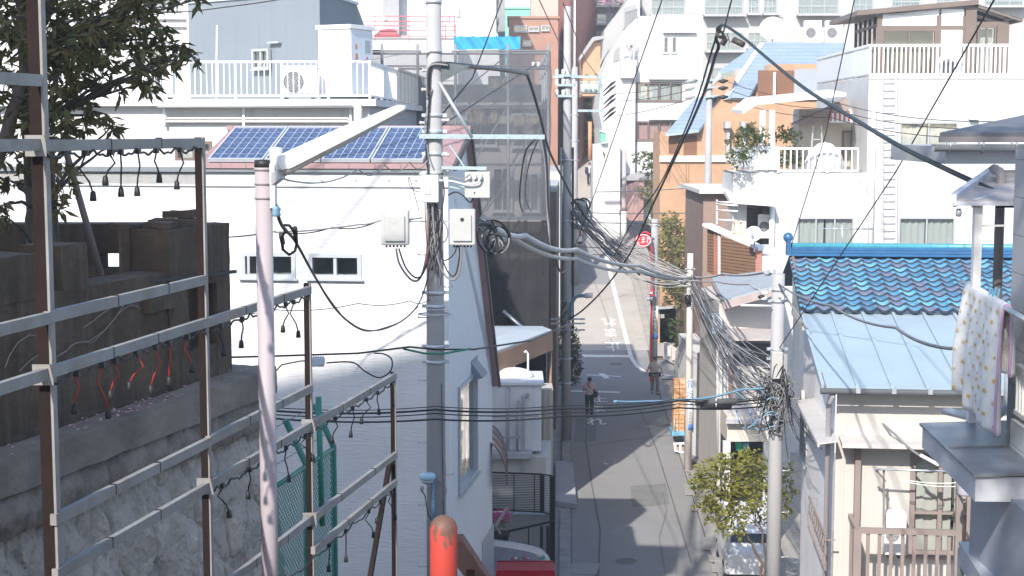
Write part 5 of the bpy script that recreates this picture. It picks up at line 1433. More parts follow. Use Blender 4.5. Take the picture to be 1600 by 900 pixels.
# little lean-to roof on a white post
lt = thing("lean_to_roof", "small corrugated lean-to roof on a white post beside the grey house", "porch roof", at(1528, 470, 11.0))
P_ = [at(1489, 316, 11.1), at(1528, 308, 10.9), at(1620, 304, 10.6), at(1640, 258, 12.6), at(1555, 268, 12.8)]
z0 = P_[0].z
b = wmb(lt); A_, B_, C_, D_ = at(1489,318,10.9), at(1660,318,10.9), at(1660,268,12.4), at(1555,270,12.4); b.prism([A_, B_, C_, D_], (0,0,.02)); b.build("corrugated_sheet", mat("corrugated_greige", (.36,.33,.32), .6, .2, 6), lt)
b = wmb(lt); b.bar(A_+Vector((0,0,.02)), D_+Vector((0,0,.02)), .05, .09); b.bar(A_, B_, .03, .03); b.bar(at(1523,318,10.95), at(1600,290,11.8), .05, .06); b.build("frame", mat("porch_frame", (.50,.52,.57), .5, .06), lt)
b = wmb(lt); p = at(1528, 320, 11.0); b.box((p.x-.028, 10.97, p.z-1.6), (p.x+.028, 11.03, p.z)); b.bar((p.x+.03,11.0,zat(353,11)), (p.x+.22,11.05,zat(353,11)), .014); b.build("post", WPAINT, lt)
b = wmb(lt); p = at(1498, 328, 10.95); b.lathe((p.x, p.y, p.z-.02), [(.014,.03),(.018,.02),(.024,0),(.018,-.025),(.0,-.03)], 10); b.build("lamp", FRAMEG, lt)
# second small canopy and its lit ledge
c2 = thing("lower_canopy", "small grey ledge canopy low on the wall of the grey house", "canopy", at(1500, 880, 10.0))
b = wmb(c2); P_ = [at(1498,846,10.8), at(1555,846,10.8), at(1680,905,9.6), at(1536,905,9.6)]; b.prism(P_, (0,0,-.03)); b.build("top_sheet", mat("canopy_fascia", (.46,.48,.53)), c2)
b = wmb(c2); b.bar(P_[0]+Vector((.02,0,-.10)), P_[3]+Vector((.02,0,-.10)), .03, .14); b.bar(P_[0]+Vector((.02,0,-.6)), P_[0]+Vector((.02,0,-.05)), .04); b.build("frame", mat("canopy_fascia", (.46,.48,.53)), c2)
# quilt over a pole
qt = thing("quilt", "white quilt with small yellow crown prints hung out over a balcony pole", "quilt", at(1540, 600, 10.4))
QV = Vector((-.125, -1, 0)).normalized()
q0 = at(1514, 470, 11.25); ztop = zat(462, 10.6); QL = 1.42
def qpt(s, t):
    """s along the pole 0..1, t over it: -1 back hem, 0 pole, 1 front hem"""
    p = q0 + QV*QL*s; p.z = ztop
    out = Vector((-1, .125, 0)).normalized()
    L_ = abs(t)
    fold = .035*math.sin(s*17+1.2)*min(1, L_*1.6) + .018*math.sin(s*39)*L_
    rad = .024
    if L_ < .1: a = t/.1*math.pi/2; return p + out*rad*math.sin(a) + Vector((0,0,rad*math.cos(a)-.05*s*0))
    dn = (L_-.1)/.9
    ln_ = .84 if t > 0 else .45
    ln_ *= 1 - .10*(1-s)**3 - .05*max(0, s-.85)*0
    bell = .035*math.sin(dn*2.2) if t > 0 else .0
    return p + out*(math.copysign(rad, t) + fold + (bell if t > 0 else -bell)) + Vector((0,0,-dn*ln_))
b = wmb(qt); b.smooth = True; ids = []
NS, NT = 54, 46
for j in range(NT+1):
    t = -1 + 2*j/NT; ids.append([b.vert(qpt(i/NS, t)) for i in range(NS+1)])
for j in range(NT):
    for i in range(NS): b.face([ids[j][i], ids[j][i+1], ids[j+1][i+1], ids[j+1][i]])
qo = b.build("cloth", mat("quilt_white", (.80,.79,.78), .95, .03, 4, bump=.2, bscale=60), qt)
sm_ = qo.modifiers.new("thick", 'SOLIDIFY'); sm_.thickness = .02; sm_.offset = 0
b = wmb(qt)
def crown_print(s, t, sz, m):
    b.use(m); outn = Vector((-1, .125, 0)).normalized()
    shp = [(-.5,-.4),(.5,-.4),(.62,.42),(.3,.08),(.0,.5),(-.3,.08),(-.62,.42)]
    ctr = qpt(s, t)
    du = (qpt(min(1,s+.01), t)-qpt(s-.01 if s > .01 else 0, t)).normalized(); dv = (qpt(s, t-.01)-qpt(s, min(1,t+.01))).normalized()
    n_ = du.cross(dv);  n_ = n_ if n_.dot(outn) > 0 else -n_
    b.poly([ctr + du*x*sz + dv*y*sz + n_*.016 for x, y in shp])
YEL = mat("crown_yellow", (.70,.47,.14), .9, .08); YEL2 = mat("crown_peach", (.70,.50,.30), .9, .08)
rq = random.Random(4)
for j in range(11):
    for i in range(9):
        crown_print(.06+(i+.5*(j%2))*.105, .14+.082*j, rq.choice((.036,.024,.036)), rq.choice((YEL, YEL, YEL2)))
b.build("crown_print", None, qt)
b = wmb(qt); b.tube([qpt(1.0, -1+2*k/40)+QV*.006 for k in range(41)], .010, 6); b.build("piping", mat("mauve_piping", (.45,.30,.48), .8, .05), qt)
lpole = thing("laundry_pole", "thin clothes pole carrying the crown-print quilt", "pole", q0)
b = wmb(lpole); a = Vector((q0.x, q0.y, ztop)); b.tube([a - QV*.35, a + QV*2.3], .02, 8); b.build("rod", STEEL, lpole)
for s_ in (.62, .70):
    cpg = thing("clothes_peg", "light blue clothes peg clipped on top of the quilt", "clothes peg", at(1552, 462, 10.2), 0, "blue pegs on the quilt")
    b = wmb(cpg); p = qpt(s_, 0); b.bar(p+Vector((0,0,-.03)), p+Vector((-.02,0,.06)), .014, .012); b.bar(p+Vector((0.01,0,-.03)), p+Vector((.03,0,.06)), .014, .012); b.build("jaw", LBLUEP, cpg)

# ---- blue tiled house
B2 = thing("blue_tile_house", "cream house with glazed blue roof tiles above a light blue metal roof", "house", (5.25, 24.6, 0.0), R(-5.5))
GV = -.45
ze = onface(B2, 1400, 609, GV).z
zt1 = onface(B2, 1380, 492, 3.4).z      # top of metal roof
zr2 = onface(B2, 1400, 395, 5.9).z      # ridge
RL = 9.5
win = rect(B2, 1423, 1560, 712, 868); 
b = MB(); b.use(CREAM).panel(.02, RL, 1.0, ze, [win], 0, .12); b.build("front_wall", None, B2)
window(B2, win, panes=3, fr=TAUPE, curtain=CURTAIN, back=ROOM, rail=True, fw=.06)
LW = mat("lilac_white_wall", (.82,.80,.80), .8, .07, .9, streak=.25)
s1 = [-onside(B2, 1262, 650, 0).y, -onside(B2, 1252, 650, 0).y]; z_s = (onside(B2, 1258, 722, 0).z, onside(B2, 1258, 655, 0).z)
s1.sort()
b = MB(); b.xf = LEFTX; b.use(LW).panel(-5.6, 0, 0, ze, [(s1[0], s1[1], *z_s)], 0.0, .1); b.poly(((-5.6,0,ze),(0,0,ze),(-3.4,0,zt1),(-5.4,0,zr2-.12),(-5.6,0,zr2-.2))); b.build("side_wall", None, B2)
window(B2, (s1[0], s1[1], *z_s), xf=LEFTX, panes=2, fr=FRAMEG, back=DARK)
# gable board under the tile verge
b = MB(); b.bar((-.24, 3.3, zt1-.08), (-.24, 5.9, zr2-.1), .05, .2); b.bar((-.22, GV, ze-.02), (-.22, 3.3, zt1-.1), .04, .12); b.build("verge_board", mat("dark_verge", (.20,.15,.13), .7, .15), B2)
b = MB(); b.box((-.24, 3.4, zt1-.3), (0, 5.8, zt1-.2)); b.prism(((-.23,3.4,zt1-.2),(-.23,5.8,zr2-.2),(-.23,5.8,zt1-.2)), (.2,0,0)); b.build("gable_boarding", CREAM, B2)
# metal roof with standing seams
dz = (zt1-ze)/(3.4-GV)
b = MB(); b.use(BLUEROOF).prism(((-.28,GV,ze),(RL,GV,ze),(RL,3.45,zt1+.01),(-.28,3.45,zt1+.01)), (0,0,.03)); mr_ = b.build("metal_roof", None, B2)
b = MB(); b.use(BLUEROOF)
x = -.26
while x < RL: b.bar((x, GV-.01, ze+.05), (x, 3.42, zt1+.06), .055, .05); x += .545
b.build("standing_seam", None, mr_)
b = MB(); b.use(mat("flashing_blue", (.40,.50,.57), .4, .06)).box((-.1, 3.36, zt1+.03), (RL, 3.44, zt1+.11)); b.build("flashing", None, mr_)
b = MB(); b.tube([(-.3,GV-.06,ze-.03),(RL,GV-.06,ze-.03)], .05, 8); b.build("gutter", mat("gutter_dark", (.11,.12,.13), .5, .15), B2)
x = .25
while x < RL: b = MB(); b.box((x, GV-.12, ze-.05), (x+.07, GV+.02, ze+.03)); b.build("gutter_bracket", STEEL, B2); x += .56
# glazed tiles
TILES = []
for i, c_ in enumerate(((.06,.20,.34),(.08,.25,.39),(.05,.15,.27),(.11,.31,.41),(.11,.14,.22),(.07,.22,.35))):
    TILES.append(mat("glazed_tile_%d" % i, c_, .5, .12, 2, spec=.3, dirt=(.16,.18,.20), dirt_amt=.35, dscale=3))
tv0, tv1 = 3.30, 5.85; slz = (zr2-.10-(zt1+.10)); Ls = math.hypot(tv1-tv0, slz); 
tdir = Vector((0, (tv1-tv0)/Ls, slz/Ls)); tn = Vector((0, -tdir.z, tdir.y)); rows = 11; rl = Ls/rows; cw_ = .27
def tile_h(f):
    return .045*math.cos((f-.0)*2*math.pi*1.6)*1 if f < .31 else -.030*math.sin((f-.31)/.69*math.pi) - .045
b = MB(); b.smooth = True; rt = random.Random(3)
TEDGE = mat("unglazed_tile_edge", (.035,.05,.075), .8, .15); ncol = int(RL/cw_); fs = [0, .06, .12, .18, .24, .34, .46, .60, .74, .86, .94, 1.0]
def prof(f):
    # roll on the left of each tile, wide trough on the right
    if f <= .24: return .016*math.sin(f/.24*math.pi)
    return -.034*math.sin((f-.24)/.76*math.pi)**.8
org = Vector((-.30, tv0, zt1+.10))
for r_ in range(rows):
    for c_ in range(ncol):
        b.use(rt.choice(TILES))
        A_, B_, F_ = [], [], []
        s0 = r_*rl - .03; s1_ = (r_+1)*rl + .02
        for f in fs:
            scal = -.055*math.sin(max(0, (f-.24)/.76)*math.pi)
            x = org.x + (c_+f)*cw_
            hA = prof(f) + .062; hB = prof(f)*.6 + .002
            pA = Vector((x, org.y, org.z)) + tdir*(s0+scal) + tn*hA; pB = Vector((x, org.y, org.z)) + tdir*s1_ + tn*hB
            A_.append(b.vert(pA)); B_.append(b.vert(pB)); F_.append(b.vert(pA - tn*.058 + tdir*.016))
        for i in range(len(fs)-1):
            b.face([A_[i], A_[i+1], B_[i+1], B_[i]])
        b.use(TEDGE)  # near-black front edges paint the shade line under each tile row
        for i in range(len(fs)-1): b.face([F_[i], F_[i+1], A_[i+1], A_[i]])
tr = b.build("tile_roof", None, B2)
b = MB(); b.prism((org, org+Vector((RL,0,0)), org+Vector((RL,0,0))+tdir*Ls, org+tdir*Ls), tn*-.05); b.prism(((-.3,tv1,zr2-.12),(RL,tv1,zr2-.12),(RL,tv1+2.6,zt1),(-.3,tv1+2.6,zt1)), (0,0,.05)); b.build("roof_deck", mat("deck_blue_grey", (.06,.10,.16), .6, .1), B2)
TEALT = mat("glazed_teal_ridge", (.06,.27,.34), .35, .12, 4, spec=.6); NAVT = mat("glazed_navy_ridge", (.035,.13,.28), .25, .2, 4, spec=.6)
b = MB()
for k, (wd, z0) in enumerate(((.16,-.06),(.14,.0),(.12,.06))): b.use(NAVT).box((-.28, tv1-wd, zr2+z0), (RL, tv1+wd, zr2+z0+.05))
b.use(TEALT).tube([(-.34,tv1,zr2+.13),(RL,tv1,zr2+.13)], .062, 10)
x = .1
while x < RL: b.tube([(x,tv1,zr2+.13),(x+.04,tv1,zr2+.13)], .070, 10); x += .33
ro = b.build("ridge_tiles", None, tr)
b = MB(); b.use(NAVT).box((-.36, tv1-.18, zr2-.05), (-.28, tv1+.18, zr2+.25)); b.ball((-.33, tv1-.05, zr2+.30), .10, 10, 7); b.build("ridge_end_ornament", None, tr)
# lower eaves strip, bracketed pole, balcony, post
zl = onface(B2, 1390, 697, -.5).z; zl2 = onface(B2, 1390, 686, -.02).z
b = MB(); b.prism(((.06,-.5,zl),(3.8,-.5,zl),(3.8,-.001,zl2+.03),(.06,-.001,zl2+.03)), (0,0,.025)); b.bar((.06,-.51,zl-.01),(3.8,-.51,zl-.01),.03,.06); b.build("lean_eaves", mat("lean_eaves_sheet", (.52,.50,.48), .55, .1, streak=.2), B2)
b = MB(); q = onface(B2, 1339, 780, -.12); b.box((q.x-.045,-.16,1.5),(q.x+.045,-.001,zl+.02)); b.build("corner_post", TAUPE, B2)
b = MB(); q = onface(B2, 1326, 780, 0); b.box((.16, -.03, 1.5), (.42, -.001, zl-.12)); b.build("pilaster", CREAM, B2)
RV = -.95
zrt = onface(B2, 1400, 830, RV).z; x0 = onface(B2, 1339, 850, RV).x; x1 = onface(B2, 1500, 850, RV).x
b = MB(); b.bar((x0,RV,zrt),(x1,RV,zrt),.09,.085); b.bar((x0,RV,zrt),(x0,0,zrt),.07,.07)
x = x0+.17
while x < x1: b.bar((x,RV,zrt-1.1),(x,RV,zrt-.03),.055,.03,up=(0,1,0)); x += .178
for k in range(1, 5): b.bar((x0,RV*k/5,zrt-1.1),(x0,RV*k/5,zrt-.03),.04)
b.box((x0-.06,RV-.06,zrt-1.1),(x0+.06,RV+.06,zrt+.01)); b.build("balcony_railing", TAUPE, B2)
b = MB(); b.box((x0-.1,RV-.05,zrt-1.35),(4.5,0,zrt-1.1)); b.build("balcony_floor", CREAM, B2)
q = onface(B2, 1500, 740, RV); b = MB(); b.box((q.x-.05,RV-.05,zrt-1.1),(q.x+.05,RV+.05,q.z+.08)); b.build("end_post", TAUPE, B2)
lp2 = thing("laundry_pole", "steel clothes pole across the cream balcony under the lean eaves", "pole", frame_of(B2) @ Vector((onface(B2,1365,734,RV).x, RV+.3, 5)))
b = wmb(lp2); b.tube([at(1366,733,23.9), at(1505,737,23.7)], .018, 8); b.build("rod", STEEL, lp2)
b = wmb(lp2); b.bar(at(1381,735,23.95), at(1381,822,23.95), .03); b.bar(at(1366,731,23.95), at(1384,752,23.95), .03); b.build("bracket", TAUPE, lp2)
b = wmb(lp2)
for dy_ in (0, 6): b.tube(sag(at(1416,750+dy_*.5,23.8), at(1497,754+dy_,23.7), .03), .008, 5)
b.build("washing_line", CERAM, lp2)
fl2 = thing("floodlight", "round grey floodlight at the end of the clothes pole", "floodlight", at(1506, 760, 22.6))
b = wmb(fl2); c = at(1508, 764, 22.6); b.smooth = True; b.lathe((c.x, c.y, c.z), [(.02,.14),(.06,.12),(.10,.04),(.115,-.06),(.11,-.09),(.0,-.10)], 16); b.build("lamp_shell", mat("floodlight_shell", (.34,.33,.38), .4, .1), fl2)
b = wmb(fl2); c = at(1486, 732, 23); b.ball(c, .055, 10, 7); b.bar(c, at(1506,750,22.6), .03); b.build("mount", BLACKM, fl2)
q = onface(B2, 1381, 872, -.35); ac_unit("narrow air conditioner standing on the cream balcony behind the railing", frame_of(B2) @ Vector((q.x, -.38, q.z+.0)), R(-5.5), .34, .74, .3)
# downpipe, hood window, grille on the left flank
b = MB(); q = onface(B2, 1294, 700, -.12); b.tube([(q.x+.02,GV-.02,ze-.08),(q.x,-.10,ze-.3),(q.x,-.10,.5)], .045, 10); b.build("downpipe", mat("lilac_downpipe", (.45,.42,.44), .5, .06), B2)

b = MB(); b.prism(((0,3.4,zl2+.03),(-.30,3.4,zl),(-.30,-.5,zl),(0,-.5,zl2+.03)), (0,0,.025)); b.bar((-.31,-.5,zl-.01),(-.31,3.4,zl-.01),.03,.06); b.build("side_eaves", mat("lean_eaves_sheet", (.52,.50,.48)), B2)
q = onside(B2, 1255, 622, -.05); b = MB(); 
b.tube([(-.10,q.y,q.z),(-.02,q.y,q.z)], .17, 18); b.build("round_vent_hood", LGREY, B2)
gq0, gq1 = onside(B2, 1265, 775, -.15), onside(B2, 1291, 830, -.15)
b = MB(); ya, yb_ = gq0.y, gq1.y; za, zb2 = gq0.z-.55, gq0.z
n = 9
for i in range(n+1): y = ya+(yb_-ya)*i/n; b.bar((-.16,y,za),(-.16,y,zb2),.014)
for z in (za, zb2, (za+zb2)/2): b.bar((-.16,ya,z),(-.16,yb_,z),.025)
for i in range(n): b.bar((-.16,ya+(yb_-ya)*i/n,(za+zb2)/2),(-.16,ya+(yb_-ya)*(i+1)/n,zb2),.01)
for y in (ya, yb_): b.bar((-.16,y,zb2-.05),(0,y,zb2-.05),.02)
b.build("window_grille", TAUPE, B2)
an = thing("tv_antenna", "small television antenna mast standing behind the blue tile ridge", "antenna", frame_of(B2) @ Vector((2.6, 6.3, zr2-.3)))
b = wmb(an); y_ = 31.5; b.tube([at(1316,392,y_), at(1316,352,y_)], .02, 6); b.tube([at(1275,357,y_), at(1365,358,y_)], .012, 5)
for k in range(9): p = at(1278+k*10.5,357,y_); b.bar(p+Vector((0,-.2,0)), p+Vector((0,.2,0)), .012)
b.build("mast", STEEL, an)

# ---- big white house upper right
WY = 56.0
WB = thing("white_concrete_house", "large white rendered house with railed roof terrace and balcony upper right", "house", (xat(1350, WY), WY, 0), R(-1.5))
z1 = onface(WB, 1450, 121, 0).z
ws = [rect(WB, 1406, 1496, 191, 241), rect(WB, 1404, 1491, 340, 410)]
b = MB(); b.use(WHITE2).panel(.0, 14, 0, z1, ws, 0, .14); b.box((13.9, 0.01, 0), (14, 11, z1)); b.build("front_wall", None, WB)
for i, w in enumerate(ws): window(WB, w, panes=2, fr=FRAMEG, curtain=CURTG if i else CURTAIN, back=ROOM)
b = MB(); b.xf = LEFTX; b.use(WHITE2).panel(-11, 0, 0, z1); b.build("side_wall", None, WB)
b = MB(); b.box((0.0, 0.0, z1), (14, 11, z1+.04)); b.bar((-.02,-.02,z1-.02),(14,-.02,z1-.02),.04,.05); b.build("roof_slab", PALE, WB)
rh = onface(WB, 1450, 72, 0).z - z1
railing(WB, [(.03,.05),(14,.05)], z1+.03, rh, WPAINT, .16, .055, .09, post=2.4)
railing(WB, [(.03,.05),(.03,11)], z1+.03, rh, WPAINT, .16, .055, .09, post=2.4)
b = MB(); b.box((-.03,.1,z1+.12),(-.01,11,z1+rh-.1)); b.build("balustrade_panel", mat("white_panel", (.78,.79,.80), .4, .03), WB)
# wing with the balcony
wx0 = onface(WB, 1145, 320, 0).x; wz = onface(WB, 1250, 270, 0).z
wsv = [rect(WB, 1245, 1333, 340, 410)]
px1 = onface(WB, 1211, 340, 0).x; rz0, rz1 = onface(WB, 1180, 440, 0).z, onface(WB, 1180, 318, 0).z
b = MB(); b.use(WHITE2).panel(wx0, 0, 0, wz, wsv + [(wx0+.5, px1, rz0, rz1)], -.03, .14); b.box((wx0, 0, 0), (wx0+.1, 3.5, wz)); b.box((wx0, .0, wz-.05), (0, 3.5, wz)); b.box((wx0, 3.4, 0), (0, 3.5, wz)); b.build("wing_wall", None, WB)
for w in wsv: window(WB, w, y=-.03, panes=3, fr=FRAMEG, curtain=CURTG, back=ROOM)
b = MB(); b.use(LGREY).box((wx0+.5, 1.5, rz0), (px1, 1.56, rz1)); b.build("porch_back", None, WB)
b = MB(); a = onface(WB, 1140, 303, -.9); c = onface(WB, 1211, 322, -.9); b.prism(((a.x,-.9,c.z+.10),(c.x,-.9,c.z-.02),(c.x,1.0,c.z+.25),(a.x,1.0,c.z+.35)), (0,0,.14)); b.build("porch_canopy", mat("porch_slab", (.60,.58,.56), .8, .06), WB)
b = MB(); b.xf = Matrix.Translation((wx0+.7,1.49,0)); z_ = rz0
b.box((0,-.03,rz0),(.6,0,rz1-.25)); b.build("porch_door", BRONZE, WB)
bz = onface(WB, 1250, 232, -.0).z
railing(WB, [(onface(WB,1216,250,-.02).x,-.06),(onface(WB,1340,250,-.02).x,-.06)], wz, bz-wz, WPAINT, .22, .05, .08, post=1.9)
b = MB(); a = onface(WB, 1160, 262, -.05); c = onface(WB, 1216, 231, -.05); b.box((a.x,-.10,wz+.12),(c.x,-.04,c.z)); b.box((a.x-.03,-.12,c.z),(c.x,.0,c.z+.06)); b.box((a.x,-.1,wz+.12),(a.x+.06,3.4,c.z)); b.build("balcony_panel", mat("white_panel", (.78,.79,.80)), WB)
# balcony roof and set-back room
p0, p1_, p2 = onface(WB,1160,178,-.1), onface(WB,1183,164,-.1), onface(WB,1322,150,-.1)
b = MB(); b.prism(((p0.x,-.1,p0.z),(p1_.x,-.1,p1_.z),(p2.x,-.1,p2.z),(p2.x,3.4,p2.z+.2),(p1_.x,3.4,p1_.z+.2),(p0.x,3.4,p0.z+.1)), (0,0,.12)); b.build("terrace_roof", mat("terrace_roof_white", (.70,.69,.67), .6, .05), WB)
for px in (1191, 1206): q = onface(WB, px, 200, .1); b = MB(); b.box((q.x-.1,.05,wz),(q.x+.1,.2,onface(WB,px,172,.1).z)); b.build("terrace_post", WPAINT, WB)
a = onface(WB, 1247, 265, 3); c = onface(WB, 1340, 195, 3)
b = MB(); b.use(BEIGE).box((a.x,3,wz),(-.02,4.5,c.z+.6)); b.build("set_back_room", None, WB)
b = MB(); b.prism((onface(WB,1240,194,2),onface(WB,1290,172,2),onface(WB,1326,152,2),onface(WB,1326,172,2),onface(WB,1268,192,2)), (0,1.2,0)); b.build("tiled_hood", mat("brown_hood", (.30,.24,.21), .7, .12), WB)
window(WB, rect(WB, 1316, 1333, 205, 262, 3), y=2.95, panes=1, fr=BRONZE, back=ROOM)
awn = thing("striped_awning", "small red and white striped awning over the balcony room", "awning", frame_of(WB) @ onface(WB, 1315, 190, 1.2))
b = wmb(awn); n = 10
for i in range(n):
    b.use(SIGNW if i % 2 else mat("awning_red", (.50,.16,.12), .8, .05))
    xa, xb = 1296+36*i/n, 1296+36*(i+1)/n
    b.poly((at(xa,190,57.2), at(xb,190,57.2), at(xb,174,58.2), at(xa,174,58.2)))
b.build("cloth", None, awn)
fr_ = wmb(awn); fr_.bar(at(1296,190.5,57.2), at(1332,190.5,57.2), .05); fr_.bar(at(1296,190,57.2), at(1296,174,58.2), .04); fr_.bar(at(1332,190,57.2), at(1332,174,58.2), .04); fr_.build("frame", STEEL, awn)
cvr = thing("covered_bundle", "white covered bundle standing behind the balcony railing", "covered bundle", frame_of(WB) @ Vector((onface(WB,1288,262,.8).x,.8,wz)))
b = wmb(cvr); b.smooth = True; p = cvr.location; b.lathe(p, [(.75,0),(.72,.4),(.55,.8),(.25,1.05),(.0,1.1)], 14); b.build("cover", SIGNW, cvr)
lst = thing("folding_ladder", "grey folding step ladder standing inside the white balcony", "ladder", frame_of(WB) @ Vector((onface(WB,1276,240,1.5).x,1.5,wz)))
b = wmb(lst); p = lst.location
for dx in (-.25,.25): b.bar(p+Vector((dx,0,0)), p+Vector((dx*.6,.0,1.7)), .05)
for k in range(5): b.bar(p+Vector((-.24+.02*k,0,.3+.3*k)), p+Vector((.24-.02*k,0,.3+.3*k)), .05, .03)
b.build("frame", FRAMEG, lst)
# sunroom on the roof
SR = thing("rooftop_sunroom", "bronze framed glazed sunroom on the roof of the large white house", "sunroom", frame_of(WB) @ Vector((onface(WB,1375,75,1.6).x, 1.8, z1+.04)), R(-1.5))
xs_ = [onface(SR, p, 60, 0).x for p in (1374, 1466, 1507, 1515, 1572)]
zt0, zt1_, zt2 = onface(SR,1372,24,0).z, onface(SR,1512,10,0).z, onface(SR,1575,24,0).z
zh = onface(SR,1430,41,0).z
b = MB()
for x in (xs_[0], xs_[1], xs_[2], xs_[4]): b.box((x-.09,-.06,0),(x+.09,.06,zt0 if x < 1 else zt1_-.35))
b.box((xs_[0],-.05,zh-.12),(xs_[3],.05,zh+.02)); b.box((xs_[3]-.18,-.09,0),(xs_[3]+.22,.08,zt1_))
b.box((xs_[3],-.05,zh+.0),(xs_[4],.05,zh+.16)); b.box((xs_[4]-.35,-.07,0),(xs_[4],.07,zh)); 
b.build("frame", BRONZE, SR)
b = MB(); b.box((xs_[0]+.09,-.02,zh+.02),(xs_[1]-.09,.02,zt0+.05)); b.prism(((xs_[0]+.09,-.02,zt0),(xs_[1],-.02,zt0),(xs_[1],-.02,zt0+.22)),(0,.04,0)); b.box((xs_[1]+.09,-.02,0),(xs_[2]-.05,.02,zh-.12)); b.box((xs_[1]+.09,-.02,zh+.02),(xs_[2]-.05,.02,zt0+.22)); b.build("white_panel", WPAINT, SR)
window(SR, (xs_[0]+.1, xs_[1]-.1, .08, zh-.14), y=-.04, panes=2, fr=BRONZE, back=mat("tan_blind", (.11,.09,.07), .9, .4, 1.2), glass=GLASS, sill=False)  # left window: dark backing colour stands in for the dim interior
window(SR, (xs_[3]+.3, xs_[4]-.4, .08, zh-.02), y=-.04, panes=2, fr=BRONZE, back=LGREY, glass=CLEARP, sill=False)
b = MB(); b.prism(((xs_[0]-.9,-.3,zt0-.02),(xs_[2]+.4,-.3,zt1_+.05),(xs_[2]+.4,5.5,zt1_+.05),(xs_[0]-.9,5.5,zt0-.02)), (0,0,.18)); b.build("roof", BRONZE, SR)
b = MB(); b.prism(((xs_[2]+.4,-.3,zt1_+.0),(xs_[4]+.5,-.3,zt2-.2),(xs_[4]+.5,5,zt2-.2),(xs_[2]+.4,5,zt1_+.0)), (0,0,.05)); b.build("glass_roof", CLEARP, SR)
b = MB()
for k in range(4): t = k/3; b.bar((xs_[2]+.4,-.3+5*t,zt1_-.03),(xs_[4]+.5,-.3+5*t,zt2-.23),.07)
b.bar((xs_[4]+.45,-.3,zt2-.22),(xs_[4]+.45,5,zt2-.22),.08); b.build("rafter", BRONZE, SR)
b = MB(); b.xf = LEFTX.copy(); sx = xs_[0]
b.xf = Matrix.Translation((sx,0,0)) @ LEFTX
for k in range(6): b.box((-.9*k-.05,-.05,0),(-.9*k+.05,.05,zt0)); 
b.box((-4.6,-.04,1.0),(0,.04,1.12)); b.box((-4.6,-.04,zh),(0,.04,zh+.12)); b.build("side_frame", BRONZE, SR)
b = MB(); b.xf = Matrix.Translation((sx,0,0)) @ LEFTX; b.poly(((-4.6,0,.1),(0,0,.1),(0,0,zt0),(-4.6,0,zt0))); b.build("side_glazing", CLEARP, SR)
q = onface(SR, 1388, 16, .5); b = MB(); b.lathe((q.x, .5, q.z-.3), [(.45,.12),(.40,.2),(.2,.27),(0,.28)], 14); b.build("roof_dome", WPAINT, SR)
# ladder, pipe, vent
ld = thing("wall_ladder", "tall fixed steel ladder on the large white house facade", "ladder", frame_of(WB) @ Vector((onface(WB,1389,380,-.2).x,-.2,2)))
b = wmb(ld); yl = WY-.28
for px in (1379, 1400): b.bar(at(px,112,yl), at(px,400,yl), .05)
py = 122
while py < 395: b.bar(at(1379,py,yl), at(1400,py,yl), .03); py += 11.6
b.build("rungs", mat("ladder_metal", (.55,.53,.52), .5, .12, 6), ld)
for px, y0, y1 in ((1362,138,420),(1207,322,470)):
    b = MB(); q = onface(WB, px, 300, -.12); b.tube([(q.x,-.12,onface(WB,px,y1,-.12).z),(q.x,-.12,onface(WB,px,y0,-.12).z)], .10, 10); b.build("downpipe", WPAINT, WB)
a = onface(WB,1513,187,0); c = onface(WB,1527,168,0); b = MB(); b.prism(((a.x,0,c.z),(a.x,-.12,c.z-.03),(a.x,-.25,a.z),(a.x,0,a.z)), (c.x-a.x,0,0)); b.build("vent_hood", PALE, WB)
q = at(1413, 86, WY+1.2); ac_unit("air conditioner behind the roof terrace railing of the large white house", frame_of(WB) @ Vector((onface(WB,1466,100,.9).x,.9,z1+.05)), R(-1.5), .95, .72)
ac_unit("tall air conditioner in the porch of the large white house", frame_of(WB) @ Vector((onface(WB,1184,375,.3).x,.3,onface(WB,1184,375,.3).z)), R(-1.5), .62, .95)
# planted balcony corner
vp = thing("potted_shrub", "green climbing shrub spilling over the white balcony corner", "shrub", at(1175, 225, 55.4))
m = crown([(at(1165,215,55.6),.42),(at(1180,208,55.6),.42),(at(1150,247,55.3),.32),(at(1158,240,55.3),.36),(at(1190,222,56),.35),(at(1145,222,55.8),.25)], 420, .14, .06, .2, 4, 21)
for i in range(len(m.v)): m.v[i] = frame_of(vp).inverted() @ m.v[i]
m.build("foliage", LEAF_G, vp)
m = crown([(at(1148,253,55.1),.28),(at(1160,258,55.1),.2)], 200, .11, .07, 0, 3, 22)
for i in range(len(m.v)): m.v[i] = frame_of(vp).inverted() @ m.v[i]
m.build("blossom", WFLOWER, vp)
hd2 = thing("hedge_plant", "green plant row inside the white balcony behind its posts", "plant", at(1228, 262, 57))
m = crown([(at(1216+9*k,208+ (k%2)*6,57.5),.3) for k in range(4)]+[(at(1225+8*k,245,57.5),.4) for k in range(3)], 300, .14, .06, .1, 4, 23)
for i in range(len(m.v)): m.v[i] = frame_of(hd2).inverted() @ m.v[i]
m.build("foliage", LEAF_G, hd2)

